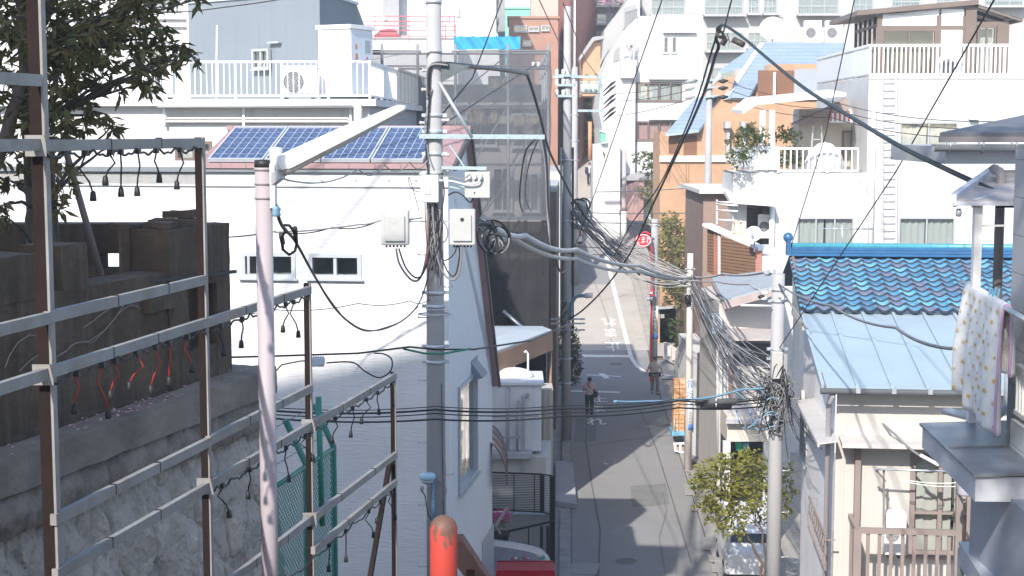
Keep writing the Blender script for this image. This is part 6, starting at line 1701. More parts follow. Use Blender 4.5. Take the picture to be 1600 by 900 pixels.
# ---- brick balcony with louvres, dish, steps
BB = thing("louvred_brick_wall", "white rooftop parapet with brown louvre panels and red brick corners", "wall", (xat(1150, 50), 50, 0))
b = wmb(BB)
Yb = 50.0
a = at(1111, 352, 52.6); c = at(1190, 430, Yb)
b.use(WHITE2).box((xat(1190,Yb), Yb, 0), (xat(1240,Yb), Yb+5, zat(400,Yb))); b.build("white_wall", None, BB)
def quad_wall(name, m, pts, d=(.05,.12,0)):
    b = wmb(BB); b.prism(pts, d); return b.build(name, m, BB)
LM = pattern(mat("brown_louvre_wall", (.26,.16,.10), .6, .1), 'lap', 1, .11, .02, groove=(.08,.05,.03), line=.3)
quad_wall("louvre", LM, [at(1126,430,51.8), at(1181,445,Yb), at(1181,389,Yb), at(1126,369,51.8)])
quad_wall("louvre", LM, [at(1105,425,53.2), at(1116,430,52.8), at(1116,360,52.8), at(1105,353,53.2)])
quad_wall("brick_corner", REDBRICK, [at(1180.5,450,Yb-.05), at(1190,450,Yb-.05), at(1190,391,Yb-.05), at(1180.5,387,Yb-.05)])
quad_wall("brick_corner", REDBRICK, [at(1115,430,52.7), at(1121.5,433,52.5), at(1121.5,359,52.5), at(1115,357,52.7)])
quad_wall("white_pillar", WHITE2, [at(1121.5,435,52.4), at(1126,438,52.3), at(1126,362,52.3), at(1121.5,359,52.4)])
b = wmb(BB); b.bar(at(1104,351,53.3), at(1192,389,Yb-.1), .35, .10); b.build("coping", WPAINT, BB)
ds = thing("satellite_dish", "white satellite dish on the white parapet above the grey roof", "satellite dish", at(1178, 392, 49.5))
def dish(t, px, py, Y, r_):
    c = at(px, py, Y); n_ = Vector((-.35, -.85, .4)).normalized(); s_ = n_.cross(Vector((0,0,1))).normalized(); u_ = s_.cross(n_)
    b = wmb(t); b.smooth = True; rings = []
    for k in range(6):
        q_ = k/5; rings.append([b.vert(c + (s_*math.cos(a)+u_*math.sin(a))*r_*q_ + n_*(q_*q_*r_*.22 - .03)) for a in [2*math.pi*i/22 for i in range(22)]] if k else [b.vert(c - n_*.03)]*22)
    for A_, B_ in zip(rings, rings[1:]):
        for i in range(22): b.face([A_[i], A_[(i+1)%22], B_[(i+1)%22], B_[i]] if A_[0] != A_[1] else [A_[0], B_[(i+1)%22], B_[i]])
    b.build("reflector", WPAINT, t)
    b = wmb(t); b.tube([c - n_*.05, c - n_*.2 - Vector((0,0,.2)), c - n_*.2 - Vector((0,0,r_*1.9))], .03, 7); b.tube([c - u_*r_*.9, c + n_*r_*.7 - u_*r_*.2], .012, 5); b.box(tuple(c+n_*r_*.7-u_*r_*.2-Vector((.05,.05,.05))), tuple(c+n_*r_*.7-u_*r_*.2+Vector((.05,.05,.05)))); b.build("arm", STEEL, t)
dish(ds, 1177, 366, 49.5, .27)
stp = thing("step_stool", "pale wooden step stool on the rooftop beside the satellite dish", "step stool", at(1150, 385, 51.5))
b = wmb(stp); b.bar(at(1143,372,51.6), at(1147,345,51.8), .06); b.bar(at(1161,378,51.4), at(1157,345,51.8), .06); b.bar(at(1145,346,51.8), at(1159,346,51.8), .3, .05)
b.bar(at(1144,362,51.7), at(1160,364,51.6), .06); b.build("frame", mat("pale_wood", (.52,.40,.28), .7, .1), stp)
lr = thing("laundry_rack", "row of thin white clothes poles below the balcony on the brown wall", "laundry rack", at(1135, 340, 53))
b = wmb(lr)
for py in (315, 319, 328, 343): b.tube([at(1119,py,53), at(1152,py+2,52)], .03, 6)
b.bar(at(1120,312,53), at(1120,350,53), .05); b.build("rods", WPAINT, lr)
bw = thing("brown_panel_house", "brown clad house wall between the concrete pole and white house", "house", (xat(1120,58), 58, 0))
b = wmb(bw); a, c = at(1098,400,58), at(1150,302,58); b.box((a.x,58,0),(c.x,64,c.z)); b.build("wall", mat("brown_clad", (.28,.20,.17), .8, .12), bw)
b = wmb(bw); b.box((a.x-.2,57.6,c.z),(c.x+.2,64,c.z+.15)); b.build("roof", PALE, bw)

# ---- low house with the grey metal roof
LH = thing("grey_roof_house", "low cream house with a ribbed grey metal roof behind the wire-laden pole", "house", (xat(1170,45), 45, 0))
b = wmb(LH)
p = [at(1131,472,44.5), at(1214,449,43.6), at(1212,424,48.5), at(1112,437,49.5)]
b.prism(p, (0,0,.07)); b.build("roof", GREYROOF, LH)
b = wmb(LH); b.bar(p[0]+Vector((0,-.02,-.1)), p[1]+Vector((0,-.02,-.1)), .06, .22); b.bar(p[0]+Vector((0,0,-.05)), p[3]+Vector((0,0,-.05)), .05, .12); b.build("verge_board", mat("weathered_verge", (.40,.34,.32), .8, .15), LH)
x0, x1 = xat(1124,45.2), xat(1226,45.2)
b = wmb(LH); b.use(CREAM).prism([Vector((x0,45.2,0)), Vector((x1,45.2,0)), Vector((x1,45.2,zat(455,45.2))), Vector((x0,45.2,zat(475,45.2)))], (0,4.5,0)); b.build("upper_wall", None, LH)
ze5 = zat(531, 44.2)
b = wmb(LH); b.prism([Vector((xat(1132,44.0),44.0,ze5)), Vector((xat(1222,44.0),44.0,ze5)), Vector((x1,45.2,ze5+.15)), Vector((x0,45.2,ze5+.15))], (0,0,.06)); b.build("lower_eaves", mat("lower_eaves", (.45,.40,.38), .7, .1), LH)
wl = (xat(1146,45.2), xat(1204,45.2))
b = wmb(LH); a, c = at(1145,566,45.15), at(1212,537,45.15); b.box((a.x,45.12,a.z),(c.x,45.19,c.z)); b.build("dark_screen", mat("dim_screen", (.13,.12,.11), .9, .15), LH)
b = wmb(LH); b.bar(at(1142,540,44.0), at(1142,760,44.0), .12); b.build("downpipe", mat("red_brown_pipe", (.33,.20,.17), .6, .1), LH)
for px in (1121, 1127, 1133, 1137): b = wmb(LH); b.tube([at(px,535,44.6), at(px,720,44.6)], .035, 6); b.build("conduit", PALE, LH)
for (x0_, x1_, y0, y1, Y) in ((1110,1124,484,502,45.0),(1117,1131,502,520,44.7)):
    pass
ba = thing("boiler_box", "pale grey boiler box fixed on the flank of the low cream house", "boiler", at(1118, 500, 44.8))
b = wmb(ba); a, c = at(1111,520,44.8), at(1127,490,44.8); b.box((a.x,44.5,a.z),(c.x,45.0,c.z)); b.build("casing", mat("boiler_blue_grey", (.56,.60,.64), .5, .05), ba, .02)
b = wmb(ba); b.tube([at(1119,520,44.7), at(1121,545,44.7)], .03, 6); b.build("pipe", STEEL, ba)
# workshop front lower down
WS = thing("workshop_building", "low beige shopfront with a small grey roof and an open dark bay", "building", (xat(1170,43), 43, 0))
a, c = at(1136,690,42.5), at(1208,662,42.5)
b = wmb(WS); b.use(BEIGE).box((a.x,42.5,a.z),(c.x,43.9,c.z+.2)); b.build("fascia_wall", None, WS)
b = wmb(WS); b.prism([at(1134,662,42.2), at(1209,663,42.2), at(1204,640,43.8), at(1138,636,43.8)], (0,0,.05)); b.build("roof", mat("pinkish_grey_roof", (.46,.43,.44), .6, .08), WS)
b = wmb(WS); b.use(DARK).box((a.x,43.6,0),(c.x,43.8,a.z)); b.use(PALE).box((a.x-.1,42.5,0),(a.x+.1,42.7,a.z)); b.box((c.x-.25,42.5,0),(c.x,42.7,a.z)); b.build("bay", None, WS)
gt = thing("green_tub", "bright green plastic tub inside the dark open bay", "tub", at(1153, 712, 42.9))
b = wmb(gt); a, c = at(1148,704,42.9), at(1160,690,42.9); b.lathe(((a.x+c.x)/2,42.9,a.z), [(.08,0),(.10,c.z-a.z),(.115,c.z-a.z),(.09,c.z-a.z-.02)], 12); b.build("tub", GREENP, gt)
gt2 = thing("blue_crate", "translucent blue plastic crate beside the bright green tub", "crate", at(1165, 712, 43))
b = wmb(gt2); a, c = at(1160,704,43), at(1170,693,43); b.box((a.x,42.95,a.z),(c.x,43.25,c.z)); b.build("crate_body", LBLUEP, gt2, .01)
b = wmb(gt2); b.box((a.x-.01,42.94,c.z-.02),(c.x+.01,43.26,c.z+.01)); b.build("rim", LBLUEP, gt2)
WA = thing("white_annex", "plain white panel wall of an annex behind the thin white pole", "building", (xat(1100,55), 55, 0))
b = wmb(WA); p = [Vector((xat(1085,55),55,0)), Vector((xat(1118,53),53,0)), Vector((xat(1125,53),53,0)), Vector((xat(1150,58),60,0)), Vector((xat(1085,55),60,0))]
b.use(pattern(mat("white_annex_panel", (.79,.79,.78), .7, .04, streak=.1), 'lap', 1, .45, .008, groove=(.6,.6,.6), line=.02)).prism(p, (0,0,zat(556,54.5))); b.build("wall", None, WA)
b = wmb(WA); b.prism([q+Vector((0,0,zat(556,54.5))) for q in p], (0,0,.08)); b.build("roof", PALE, WA)
b = wmb(WA); b.prism([Vector((p[0].x-.3,54.6,0)), Vector((p[1].x,52.4,0)), Vector((p[1].x+.6,52.4,0)), Vector((p[1].x+.6,54,0)), Vector((p[0].x,55.2,0))], (0,0,.18)); b.build("plinth", KERB, WA)

# ---- orange tiled building with slate roof
OY = 82.0
OB = thing("orange_tile_building", "orange tiled building with a stepped light blue slate roof", "building", (xat(1100,OY), OY, 0))
def o_(px, py, dY=0): return at(px, py, OY+dY)
b = wmb(OB); b.use(ORANGE)
b.prism([o_(1031,560), o_(1320,560), o_(1320,152), o_(1130,152), o_(1092,206), o_(1031,206)], (0, 4, 0)); b.build("wall", None, OB)
b = wmb(OB); b.use(ORANGE).prism([o_(1180,152,.4), o_(1316,152,.4), o_(1316,100,.4), o_(1205,100,.4)], (0,8,0)); b.build("upper_storey", None, OB)
b = wmb(OB); b.use(BEIGE).box((o_(1030,245).x,OY-.14,o_(1030,253).z),(o_(1320,245).x,OY-.001,o_(1030,243).z)); b.box((o_(1130,150).x,OY-.15,o_(1130,156).z),(o_(1320,150).x,OY-.001,o_(1130,151).z)); b.build("string_course", mat("pinkish_band", (.50,.42,.38), .8, .06), OB)
for (x0,x1,y0,y1) in ((1045,1062,212,240),(1068,1089,212,243)):
    b = wmb(OB); a, c = o_(x0,y1), o_(x1,y0); b.box((a.x,OY-.02,a.z),(c.x,OY-.005,c.z)); b.build("recess_panel", mat("brown_recess", (.20,.10,.06), .8, .1), OB)
b = wmb(OB); a, c = o_(1184,150,.3), o_(1240,110,.3); b.box((a.x,OY+.3,a.z),(c.x,OY+.38,c.z)); b.build("recess_panel", mat("brown_recess", (.20,.10,.06)), OB)
b = wmb(OB); a, c = o_(1241,148,.3), o_(1290,108,.3); b.box((a.x,OY+.33,a.z),(c.x,OY+.37,c.z)); b.build("roller_shutter", mat("blue_grey_shutter", (.33,.36,.40), .6, .06), OB)
b = wmb(OB); a, c = o_(1208,148,.2), o_(1212,113,.2); b.box((a.x,OY+.1,a.z),(c.x,OY+.3,c.z)); b.build("white_fin", WPAINT, OB)
for px in (1133, 1158):
    b = wmb(OB); a, c = o_(px,245,-.1), o_(px+6,190,-.1); b.box((a.x,OY-.5,a.z),(c.x,OY-.001,c.z)); b.box((a.x-.12,OY-.8,c.z-.35),(c.x,OY-.001,c.z)); b.build("concrete_fin", LGREY, OB)
SLP = pattern(SLATE, 'lap', 1, .21, .02, groove=(.16,.21,.28), line=.12)
b = wmb(OB); b.prism([o_(1040,213,-.6), o_(1092,207,-.6), o_(1131,157,2.2), o_(1086,157,2.8)], (0,.05,.14)); b.build("slate_roof", SLP, OB)
b = wmb(OB); b.prism([o_(1137,153,-.3), o_(1171,153,-.3), o_(1202,104,2.6), o_(1320,104,2.6), o_(1320,70,5), o_(1191,70,5)], (0,.05,.14)); b.build("slate_roof", SLP, OB)
b = wmb(OB); b.prism([o_(1122,116,3), o_(1142,111,3), o_(1166,105,3), o_(1188,76,5), o_(1180,75,5)], (0,.3,.15)); b.build("slate_roof", SLP, OB)
b = wmb(OB); b.bar(o_(1137,152,-.3), o_(1191,70,5), .3, .25); b.bar(o_(1125,116,2.9), o_(1106,150,2.4), .15, .12); b.build("hip_flashing", mat("pale_blue_flashing", (.50,.58,.66), .4, .05), OB)
b = wmb(OB)
for i in range(6): b.bar(o_(1117+3*i,152-1*i,.2), o_(1117+3*i,143-1*i,.2), .06)
b.build("roof_railing", TAUPE, OB)
b = wmb(OB); b.prism([o_(1110,150,.1), o_(1140,150,.1), o_(1150,118,.1), o_(1128,124,.1)], (0,3,0)); b.build("dormer_wall", ORANGE, OB)
b = wmb(OB)
for px in (1042, 1046, 1072, 1076): b.bar(o_(px,256,-.03), o_(px,284,-.03), .05, .02)
b.build("wall_slot", mat("slot_brown", (.35,.2,.12), .8, .1), OB)
for i, (x0, x1) in enumerate(((1257,1282),(1290,1312))):
    t = ac_unit(["twin-fan air conditioner unit beside a rusty post on the flat roof", "second rooftop air conditioner further right beside the sunroom"][i], at(x0, 72, 92), 0, 1.0, 1.5, .5)
dr = thing("satellite_dish", "large white satellite dish on the roof behind the slate roof", "satellite dish", at(1205, 70, 95)); dish(dr, 1206, 45, 95, .75)

# ---- white stepped building
MY = 105.0
MB2 = thing("white_stepped_building", "bright white stepped building with a chamfered corner and long windows", "building", (xat(1000,MY), MY, 0))
def m_(px, py, d=0): return at(px, py, MY+d)
ww = [(1036.5,1044.5,57,83),(1049.5,1057.5,57,83),(995,1065,129,158),(995,1065,190,219)]
rs = [(m_(a,d).x, m_(b_,d).x, m_(a,d).z, m_(a,c).z) for a,b_,c,d in ww]
b = MB(); b.xf = Matrix.Translation(-MB2.location) 
xl, xr_ = m_(996,100).x, m_(1097,100).x
b.use(WHITE2).panel(xl, xr_, 2, m_(1000,25).z, rs, MY, .15); b.xf = frame_of(MB2).inverted()
b.box((xr_-.05,MY,2),(xr_,MY+14,m_(1000,25).z)); b.box((xl,MY+.2,m_(1000,26).z),(xr_,MY+14,m_(1000,25).z))
b.prism([m_(944,390,.05), m_(996,390,.05), m_(996,27,.05), m_(966,66,.05), m_(955,84,.05), m_(948,100,.05), m_(940,120,.05), m_(936,175,.05), m_(941,200,.05)], (0,10,0)); b.build("wall", None, MB2)
for i, r_ in enumerate(rs):
    w = window(MB2, (r_[0]-MB2.location.x, r_[1]-MB2.location.x, r_[2], r_[3]), y=0, panes=1 if i < 2 else 4, fr=BRONZE if i > 1 else FRAMEG, back=ROOM, curtain=(None,None,CURTG,CURTP)[i], glass=GLASS, depth=.12, fw=.08)
b = wmb(MB2); a, c = m_(968,390,-.6), m_(993,122,-.6); b.box((a.x,MY-.6,2),(c.x,MY+.04,c.z)); b.build("projecting_bay", WHITE2, MB2)
b = wmb(MB2); a, c = m_(970,122,-1), m_(993,94,-1); b.box((a.x,MY-1.1,a.z),(c.x,MY+.03,c.z)); b.build("balcony_box", WHITE2, MB2)
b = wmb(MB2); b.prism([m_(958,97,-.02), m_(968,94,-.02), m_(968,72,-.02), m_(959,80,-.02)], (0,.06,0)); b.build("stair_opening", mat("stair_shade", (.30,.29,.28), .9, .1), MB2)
b = wmb(MB2); b.bar(m_(969,69,-1), m_(990,69,-1), .08); b.bar(m_(990,69,-1), m_(990,94,-1), .08); b.bar(m_(969,69,-1), m_(969,94,-1), .06); b.build("balcony_rail", STEEL, MB2)
for (x0,x1,y) in ((1036,1088,51),(1014,1090,124),(1014,1090,187)):
    b = wmb(MB2); a, c = m_(x0,y,-.3), m_(x1,y-2,-.3); b.box((a.x,MY-.35,a.z),(c.x,MY-.001,c.z)); b.build("window_hood", PALE, MB2)
for px in (1092, 1096.5): b = wmb(MB2); b.tube([m_(px,330,-.1), m_(px,26,-.1)], .09, 7); b.build("downpipe", WPAINT, MB2)
b = wmb(MB2); b.prism([m_(926,392,-3), m_(969,392,-3), m_(969,222,-3), m_(927,226,-3)], (0,3.2,0)); b.build("porch_wall", WHITE2, MB2)
b = wmb(MB2); b.prism([m_(940.5,287,-3.03), m_(945,287,-3.03), m_(945,236,-3.03), m_(941,234,-3.03)], (0,.02,0)); b.prism([m_(941,234,-3.03), m_(951,250,-3.03), m_(945,251,-3.03)], (0,.02,0)); b.build("entry_opening", BEIGE, MB2)
pv = thing("rooftop_plant", "bare white potted shrub on the stepped white balcony", "plant", m_(985, 92, -.8))
b = wmb(pv); rnd = random.Random(2)
for k in range(24):
    p = m_(985,90,-.7); e = p + Vector((rnd.uniform(-.45,.45), rnd.uniform(-.3,.3), rnd.uniform(.6,1.7))); limb(b, [p, p.lerp(e,.6)+Vector((rnd.uniform(-.1,.1),0,.1)), e], .03, .008, 4, .02, k)
b.build("stems", mat("pale_stem", (.55,.50,.48), .9, .1), pv)
# ============================================================ more trees and planting
def plant(name, label, cat, base, clusters, lm, per, size, width, droop=.2, whorl=5, seed=1, trunk=None, bark=BARKR, shell=.4, group=None):
    t = thing(name, label, cat, base, 0, group)
    if trunk:
        b = wmb(t); rnd = random.Random(seed)
        for pts, r0, r1 in trunk: limb(b, pts, r0, r1, 7, .02, seed); seed += 1
        for c, r_ in clusters:
            s = min([Vector(p) for pts, _, _ in trunk for p in pts[1:]], key=lambda q: (q-Vector(c)).length)
            limb(b, [s, s.lerp(Vector(c), .55)+Vector((0,0,-.03)), c], .022, .006, 5, .02, seed); seed += 1
        b.build("trunk", bark, t)
    m = crown(clusters, per, size, width, droop, whorl, seed, shell)
    inv = frame_of(t).inverted(); m.v = [inv @ v for v in m.v]
    m.build("crown", lm, t)
    return t
def pxc(lst, Y, jit=.4, seed=0):
    r_ = random.Random(seed)
    return [(at(x, y, Y + r_.uniform(-jit, jit)), rad/2400*Y) for x, y, rad in lst]
# leafy tree by the kerb, lower right
TY = 36.5
cl = [(1100,745,24),(1122,735,24),(1150,724,24),(1180,722,22),(1112,768,26),(1140,755,30),(1172,748,30),(1200,745,26),(1222,742,20),(1230,770,16),(1105,795,20),(1128,790,26),(1158,782,28),(1190,778,26),(1212,785,20),(1120,815,18),(1145,812,22),(1172,808,18),(1200,812,16),(1155,830,12),(1134,832,12),(1165,716,14),(1090,752,12),(1226,800,12),(1128,722,12)]
base = ghit(1190, 900) if False else Vector((xat(1196,TY), TY, h(TY)))
plant("kerb_tree", "bright yellow-green leafy tree at the right kerb beside the thick concrete pole", "tree", base, pxc(cl, TY, .45, 1), LEAF_Y, 330, .125, .055, .0, 5, 31,
      [([base, at(1190,880,TY), at(1172,845,TY), at(1150,805,TY), at(1135,770,TY)], .045, .02), ([base, at(1196,870,TY), at(1190,830,TY), at(1180,780,TY)], .035, .018), ([base, at(1203,870,TY), at(1208,820,TY), at(1210,770,TY)], .03, .015)])
# conifer column by the second pole
cl = [(888,596-6*k,20-abs(k-4)*1.3) for k in range(15)]
b0 = Vector((2.72, 71.5, 0))
plant("conifer", "dark green clipped conifer behind the second utility pole", "tree", b0, [(Vector((xat(888+(3 if k%2 else -3),71.5), 71.5, zat(600-7*k,71.5))), max(.18,(.66-.042*abs(k-5)))) for k in range(13)], LEAF_C, 200, .16, .06, -.4, 5, 33, [([b0, b0+Vector((0,0,2.4))], .07, .03)])
# bamboo-like trees right of the slope
cl = [(1048,352,22),(1062,372,24),(1040,378,20),(1070,395,20),(1050,405,24),(1064,425,22),(1042,440,18),(1060,452,20),(1046,345,14),(1080,360,18),(1085,385,16),(1075,430,16),(1052,470,14),(1035,400,12)]
b0 = Vector((xat(1058,79.5),79.5,0))
plant("bamboo_clump", "tall yellowish bamboo-like tree at the foot of the slope beside the orange building", "tree", b0, pxc(cl, 79.8, 1.0, 2), LEAF_B, 75, .32, .085, .25, 6, 35, [([b0, at(1060,500,79.8), at(1062,420,79.8), at(1055,350,79.8)], .11, .04), ([b0, at(1066,450,79.5), at(1072,390,79.5)], .07, .03)], BARK)
cl = [(1052,500,12),(1058,512,14),(1048,518,12),(1054,530,12),(1060,545,10)]
b0 = Vector((xat(1056,78.5),78.5,0))
plant("shrub", "dark leafy shrub under the bamboo-like tree by the parked van", "shrub", b0, pxc(cl, 78.3, .4, 3), LEAF_G, 90, .2, .09, .1, 5, 36, [([b0, at(1056,520,78.4)], .05, .02)])
cl = [(1005,250,16),(1018,246,16),(1030,256,16),(1012,262,18),(1026,268,18),(1040,262,14),(1008,238,9)]
b0 = Vector((xat(1018,104),104,h(100)))
plant("shrub", "dark green bush in front of the white stepped building", "shrub", b0, pxc(cl, 101.5, .6, 4), LEAF_G, 32, .3, .12, .1, 5, 37, [([b0, at(1018,262,102)], .08, .03)])
cl = [(1008,296,18),(1022,300,18),(1036,296,16),(1015,312,18),(1030,318,18),(1044,310,16)]
b0 = Vector((xat(1020,98),98,h(98)))
plant("shrub", "yellow-green clipped shrub behind the pink brick wall on the slope", "shrub", b0, pxc(cl, 97, .6, 5), LEAF_B, 45, .26, .09, .0, 5, 38)
cl = [(1035,332,20),(1020,338,16),(1050,330,18)]
plant("shrub", "pale green bush right of the thin pole beside the orange wall", "shrub", Vector((xat(1035,92),92,h(92))), pxc(cl, 91, .6, 6), LEAF_B, 42, .26, .09, .0, 5, 39)
cl = [(915,150,14),(930,160,16),(920,190,16),(935,205,16),(910,215,12),(925,228,14),(912,175,12),(938,178,12),(905,245,10)]
b0 = Vector((xat(922,125),125,h(125)))
plant("roadside_tree", "hazy green tree at the top of the slope behind the transformer pole", "tree", b0, pxc(cl, 124, 1.2, 7), LEAF_B, 20, .42, .16, .1, 5, 40, [([b0, at(922,200,125)], .14, .06)])
cl = [(940,128,10),(925,120,8),(948,120,8)]
plant("rooftop_shrub", "small ochre shrub below the beige tiled house", "shrub", at(936,135,111), pxc(cl, 110, .5, 8), LEAF_B, 30, .3, .12, 0, 4, 41)
# tall blossom tree behind the viewpoint on the left: its crown is above the picture
bt = Vector((-2.6, 2.0, 10.4)); rnd = random.Random(8)
cc = []
tgt = [(2.95, 9.6, 9.9), (3.2, 10.6, 10.3), (3.4, 8.8, 10.8), (3.3, 11.5, 11.2), (3.6, 12.3, 11.8), (3.1, 10.0, 9.2), (3.6, 9.2, 11.5), (4.2, 12.3, 12.0)]
for p in tgt:
    for k in (8.5, 10.2, 12.0):
        c = Vector(p) + SDIR*k + Vector((rnd.uniform(-.5,.5), rnd.uniform(-.3,.3), rnd.uniform(-.3,.3)))
        if c.z > 14.6: cc.append((c, rnd.uniform(.5,.8)))
plant("cherry_tree", "tall leafy cherry tree whose crown spreads above the stairs", "tree", bt, cc, LEAF_D, 60, .16, .08, .2, 5, 42, [([bt, bt+Vector((-.1,0,3.0)), bt+Vector((.5,1.0,5.0)), Vector((-.4,3.2,17.0))], .18, .06)], BARK)
bl = thing("blossom_spray", "pink blossom cluster hanging at the top edge before the apartment tower", "blossom", at(955, -14, 40))
b = wmb(bl); b.tube(sag(at(985,-60,40), at(945,5,40), .05), .012, 5); b.build("twig", BARKR, bl)
m = crown([(at(950,-4,40),.17),(at(962,-8,40),.22),(at(943,2,40),.10),(at(972,-12,40),.2)], 700, .05, .045, .1, 5, 43); inv = frame_of(bl).inverted(); m.v = [inv @ v for v in m.v]; m.build("petals", BLOSSOM, bl)

# ============================================================ more buildings left of the slope
def bl_box(name, label, pts, z0, z1, m, cat="building"):
    t = thing(name, label, cat, Vector((sum(p[0] for p in pts)/len(pts), pts[0][1], 0)))
    b = wmb(t); b.prism([Vector((x, y, z0)) for x, y in pts], (0,0,z1-z0)); b.build("wall", m, t)
    b = wmb(t); b.prism([Vector((x, y, z1)) for x, y in pts], (0,0,.15)); b.build("roof", LGREY, t); return t
bl_box("brown_house", "narrow brownish house edge between the scaffold and second pole", [(-3,60.5),(1.75,60.5),(2.15,70),(-3,70)], 0, 9.5, mat("brownish_render", (.20,.17,.155), .85, .15, .8, streak=.3))
bl_box("grey_corner_house", "grey house beyond the conifer at the bottom of the slope", [(-3,86.5),(2.75,86.5),(3.3,101),(-3,101)], 0, 8.0, LGREY)
bl_box("pale_row_house", "pale house higher up the left side of the slope", [(-3,101.5),(3.35,101.5),(4.1,118),(-3,118)], 0, 9.0, CREAM)
bw2 = thing("pink_brick_wall", "low pinkish brick garden wall with a grey coping up the slope", "wall", (xat(990,102),102,5))
b = wmb(bw2); b.prism([at(962,330,103), at(962,298,103), at(992,284,100), at(1000,284,98), at(998,345,96), at(985,345,98)], (.3,.3,0)); b.build("brickwork", mat("pink_brick", (.46,.28,.25), .8, .2, 2), bw2)
gh = thing("grey_roof_shed", "low shed with a dark grey roof above the pink brick wall", "shed", (xat(1000,104),104,5))
b = wmb(gh); b.prism([at(968,282,103), at(1032,282,103), at(1032,272,105), at(972,270,105)], (0,0,.12)); b.build("roof", MGREY, gh)
b = wmb(gh); b.prism([at(972,310,103.6), at(1030,310,103.6), at(1030,282,103.6), at(972,282,103.6)], (0,2,0)); b.build("wall", mat("shed_wall", (.35,.26,.24), .8, .1), gh)
vm = thing("vending_box", "black and red vending box at the corner of the white stepped building", "vending machine", at(957, 293, 103.5))
b = wmb(vm); b.prism([at(951,294,103.5), at(964,294,103.5), at(964,268,103.5), at(951,268,103.5)], (0,.6,0)); b.build("cabinet", BLACKM, vm)
b = wmb(vm); b.prism([at(952,281,103.45), at(963,281,103.45), at(963,275,103.45), at(952,275,103.45)], (0,.03,0)); b.build("display_panel", mat("dim_display", (.35,.33,.34), .4, .1), vm)
op = thing("orange_planter_wall", "orange brick planter wall under the bamboo-like tree", "wall", (xat(1040,82),82,0))
b = wmb(op); b.prism([at(1026,535,82), at(1056,545,82), at(1056,480,82), at(1026,482,82)], (0,.8,0)); b.build("brickwork", ORANGE, op)
b = wmb(op); b.bar(at(1025,481,81.9), at(1057,479,81.9), .5, .12); b.build("coping", LGREY, op)
b = wmb(op); a, c = at(1032,497,81.95), at(1038,491,81.95); b.box((a.x,81.9,a.z),(c.x,82.0,c.z)); b.build("vent_block", MGREY, op)
lw_ = thing("low_kerb_wall", "low stepped beige wall with posts behind the parked van", "wall", (xat(1048,77),77,0))
b = wmb(lw_); b.prism([at(1036,560,79), at(1060,572,76), at(1060,550,76), at(1036,535,79)], (.2,.2,0)); b.build("wall_face", BEIGE, lw_)
for px, y0, y1, Y in ((1041,552,538,78.6),(1046,556,541,77.8),(1053,562,545,77)): b = wmb(lw_); b.bar(at(px,y0,Y-.2), at(px,y1,Y-.2), .22); b.build("post", CREAM, lw_)

# ============================================================ more poles and signs
PINK_P = CONC
P2 = upole("utility pole at the left kerb in front of the conifer and scaffold", xat(885,58), 58.0, 0.0, 16.5, .19, .13, steps=(), bands=(598,560,508,470,250,345,150))
def p2(px, py, dy=0): return loc(P2, at(px, py, 58+dy))
loop([p2(893,500,-.2), p2(893,478,-.3), p2(900,464,-.4), p2(914,462,-.5)], .07, BLUEC, "bracket_arm", P2, 8)
b = MB(); b.tube([p2(914,462,-.5), p2(926,461.5,-.55)], .10, 8); b.build("lamp_head", WPAINT, P2)
for i, (cx, cy, r_) in enumerate(((904,325,14),(908,338,16),(912,320,10),(902,345,12),(898,330,13),(910,350,10))):
    c = p2(cx, cy, .3); k = r_/2400*58; b = MB(); b.tube([c+Vector((k*math.cos(a), .05*math.sin(3*a), k*math.sin(a))) for a in [2*math.pi*j/20 for j in range(21)]], .035, 5, False); b.build("cable_coil", GREYC if i % 2 else BLACKC, P2)
b = MB(); a, c = p2(898,330,.5), p2(915,312,.5); b.box((a.x,.3,a.z),(c.x,.6,c.z)); b.build("terminal_box", GPLAST, P2)
for py in (505, 515, 498): b = MB(); q = p2(885,py); b.bar((q.x-.9+.3*(py%3), -.1, q.z), (q.x+.7, -.1, q.z), .06); b.build("cable_bracket", STEEL, P2)
for px in (877, 895): b = MB(); b.tube([p2(px,230,.1), p2(px,520,.1)], .05, 6); b.build("conduit", STEEL if px < 880 else BLACKC, P2)
for i in range(4): b = MB(); q = p2(880-2+i*4, 470+i*11); b.tube([p2(886,470+i*16,-.15), p2(876+i,488+i*12,-.3), p2(880,510+i*2,-.3)], .03, 5); b.build("jumper_cable", BLACKC, P2)
for py in (118, 133, 150): 
    b = MB(); b.bar(p2(868,py,-.2), p2(902,py,-.2), .09); b.build("cross_arm", LSTEEL, P2)
    for px in (870, 880, 896):
        q = p2(px, py-5, -.2); b = MB(); b.lathe((q.x,q.y,q.z), [(.03,-.12),(.08,-.08),(.05,-.04),(.08,0),(.05,.04),(.08,.08),(.02,.12)], 9); b.build("insulator", CERAM, P2)
P3 = upole("utility pole with a grey transformer and crossarms up the slope", xat(897,92), 92.0, h(92), 15.6, .22, .16, bands=(250,220,180))
def p3(px, py, dy=0): return loc(P3, at(px, py, 92+dy))
for y, x0, x1 in ((120,864,948),(173,903,940)):
    b = MB(); b.bar(p3(x0,y,-.3), p3(x1,y,-.3), .14); b.build("cross_arm", LSTEEL, P3)
b = MB(); b.bar(p3(940,118,-.3), p3(941,190,-.3), .10); b.bar(p3(906,128,-.3), p3(938,128,-.3), .06); b.bar(p3(906,146,-.3), p3(938,146,-.3), .06); b.build("transformer_rack", LSTEEL, P3)
b = MB(); a, c = p3(907,144,-.5), p3(935,131,-.5); b.box((a.x,-.8,a.z),(c.x,-.1,c.z)); b.build("transformer", mat("transformer_grey", (.52,.58,.60), .5, .06), P3, .06)
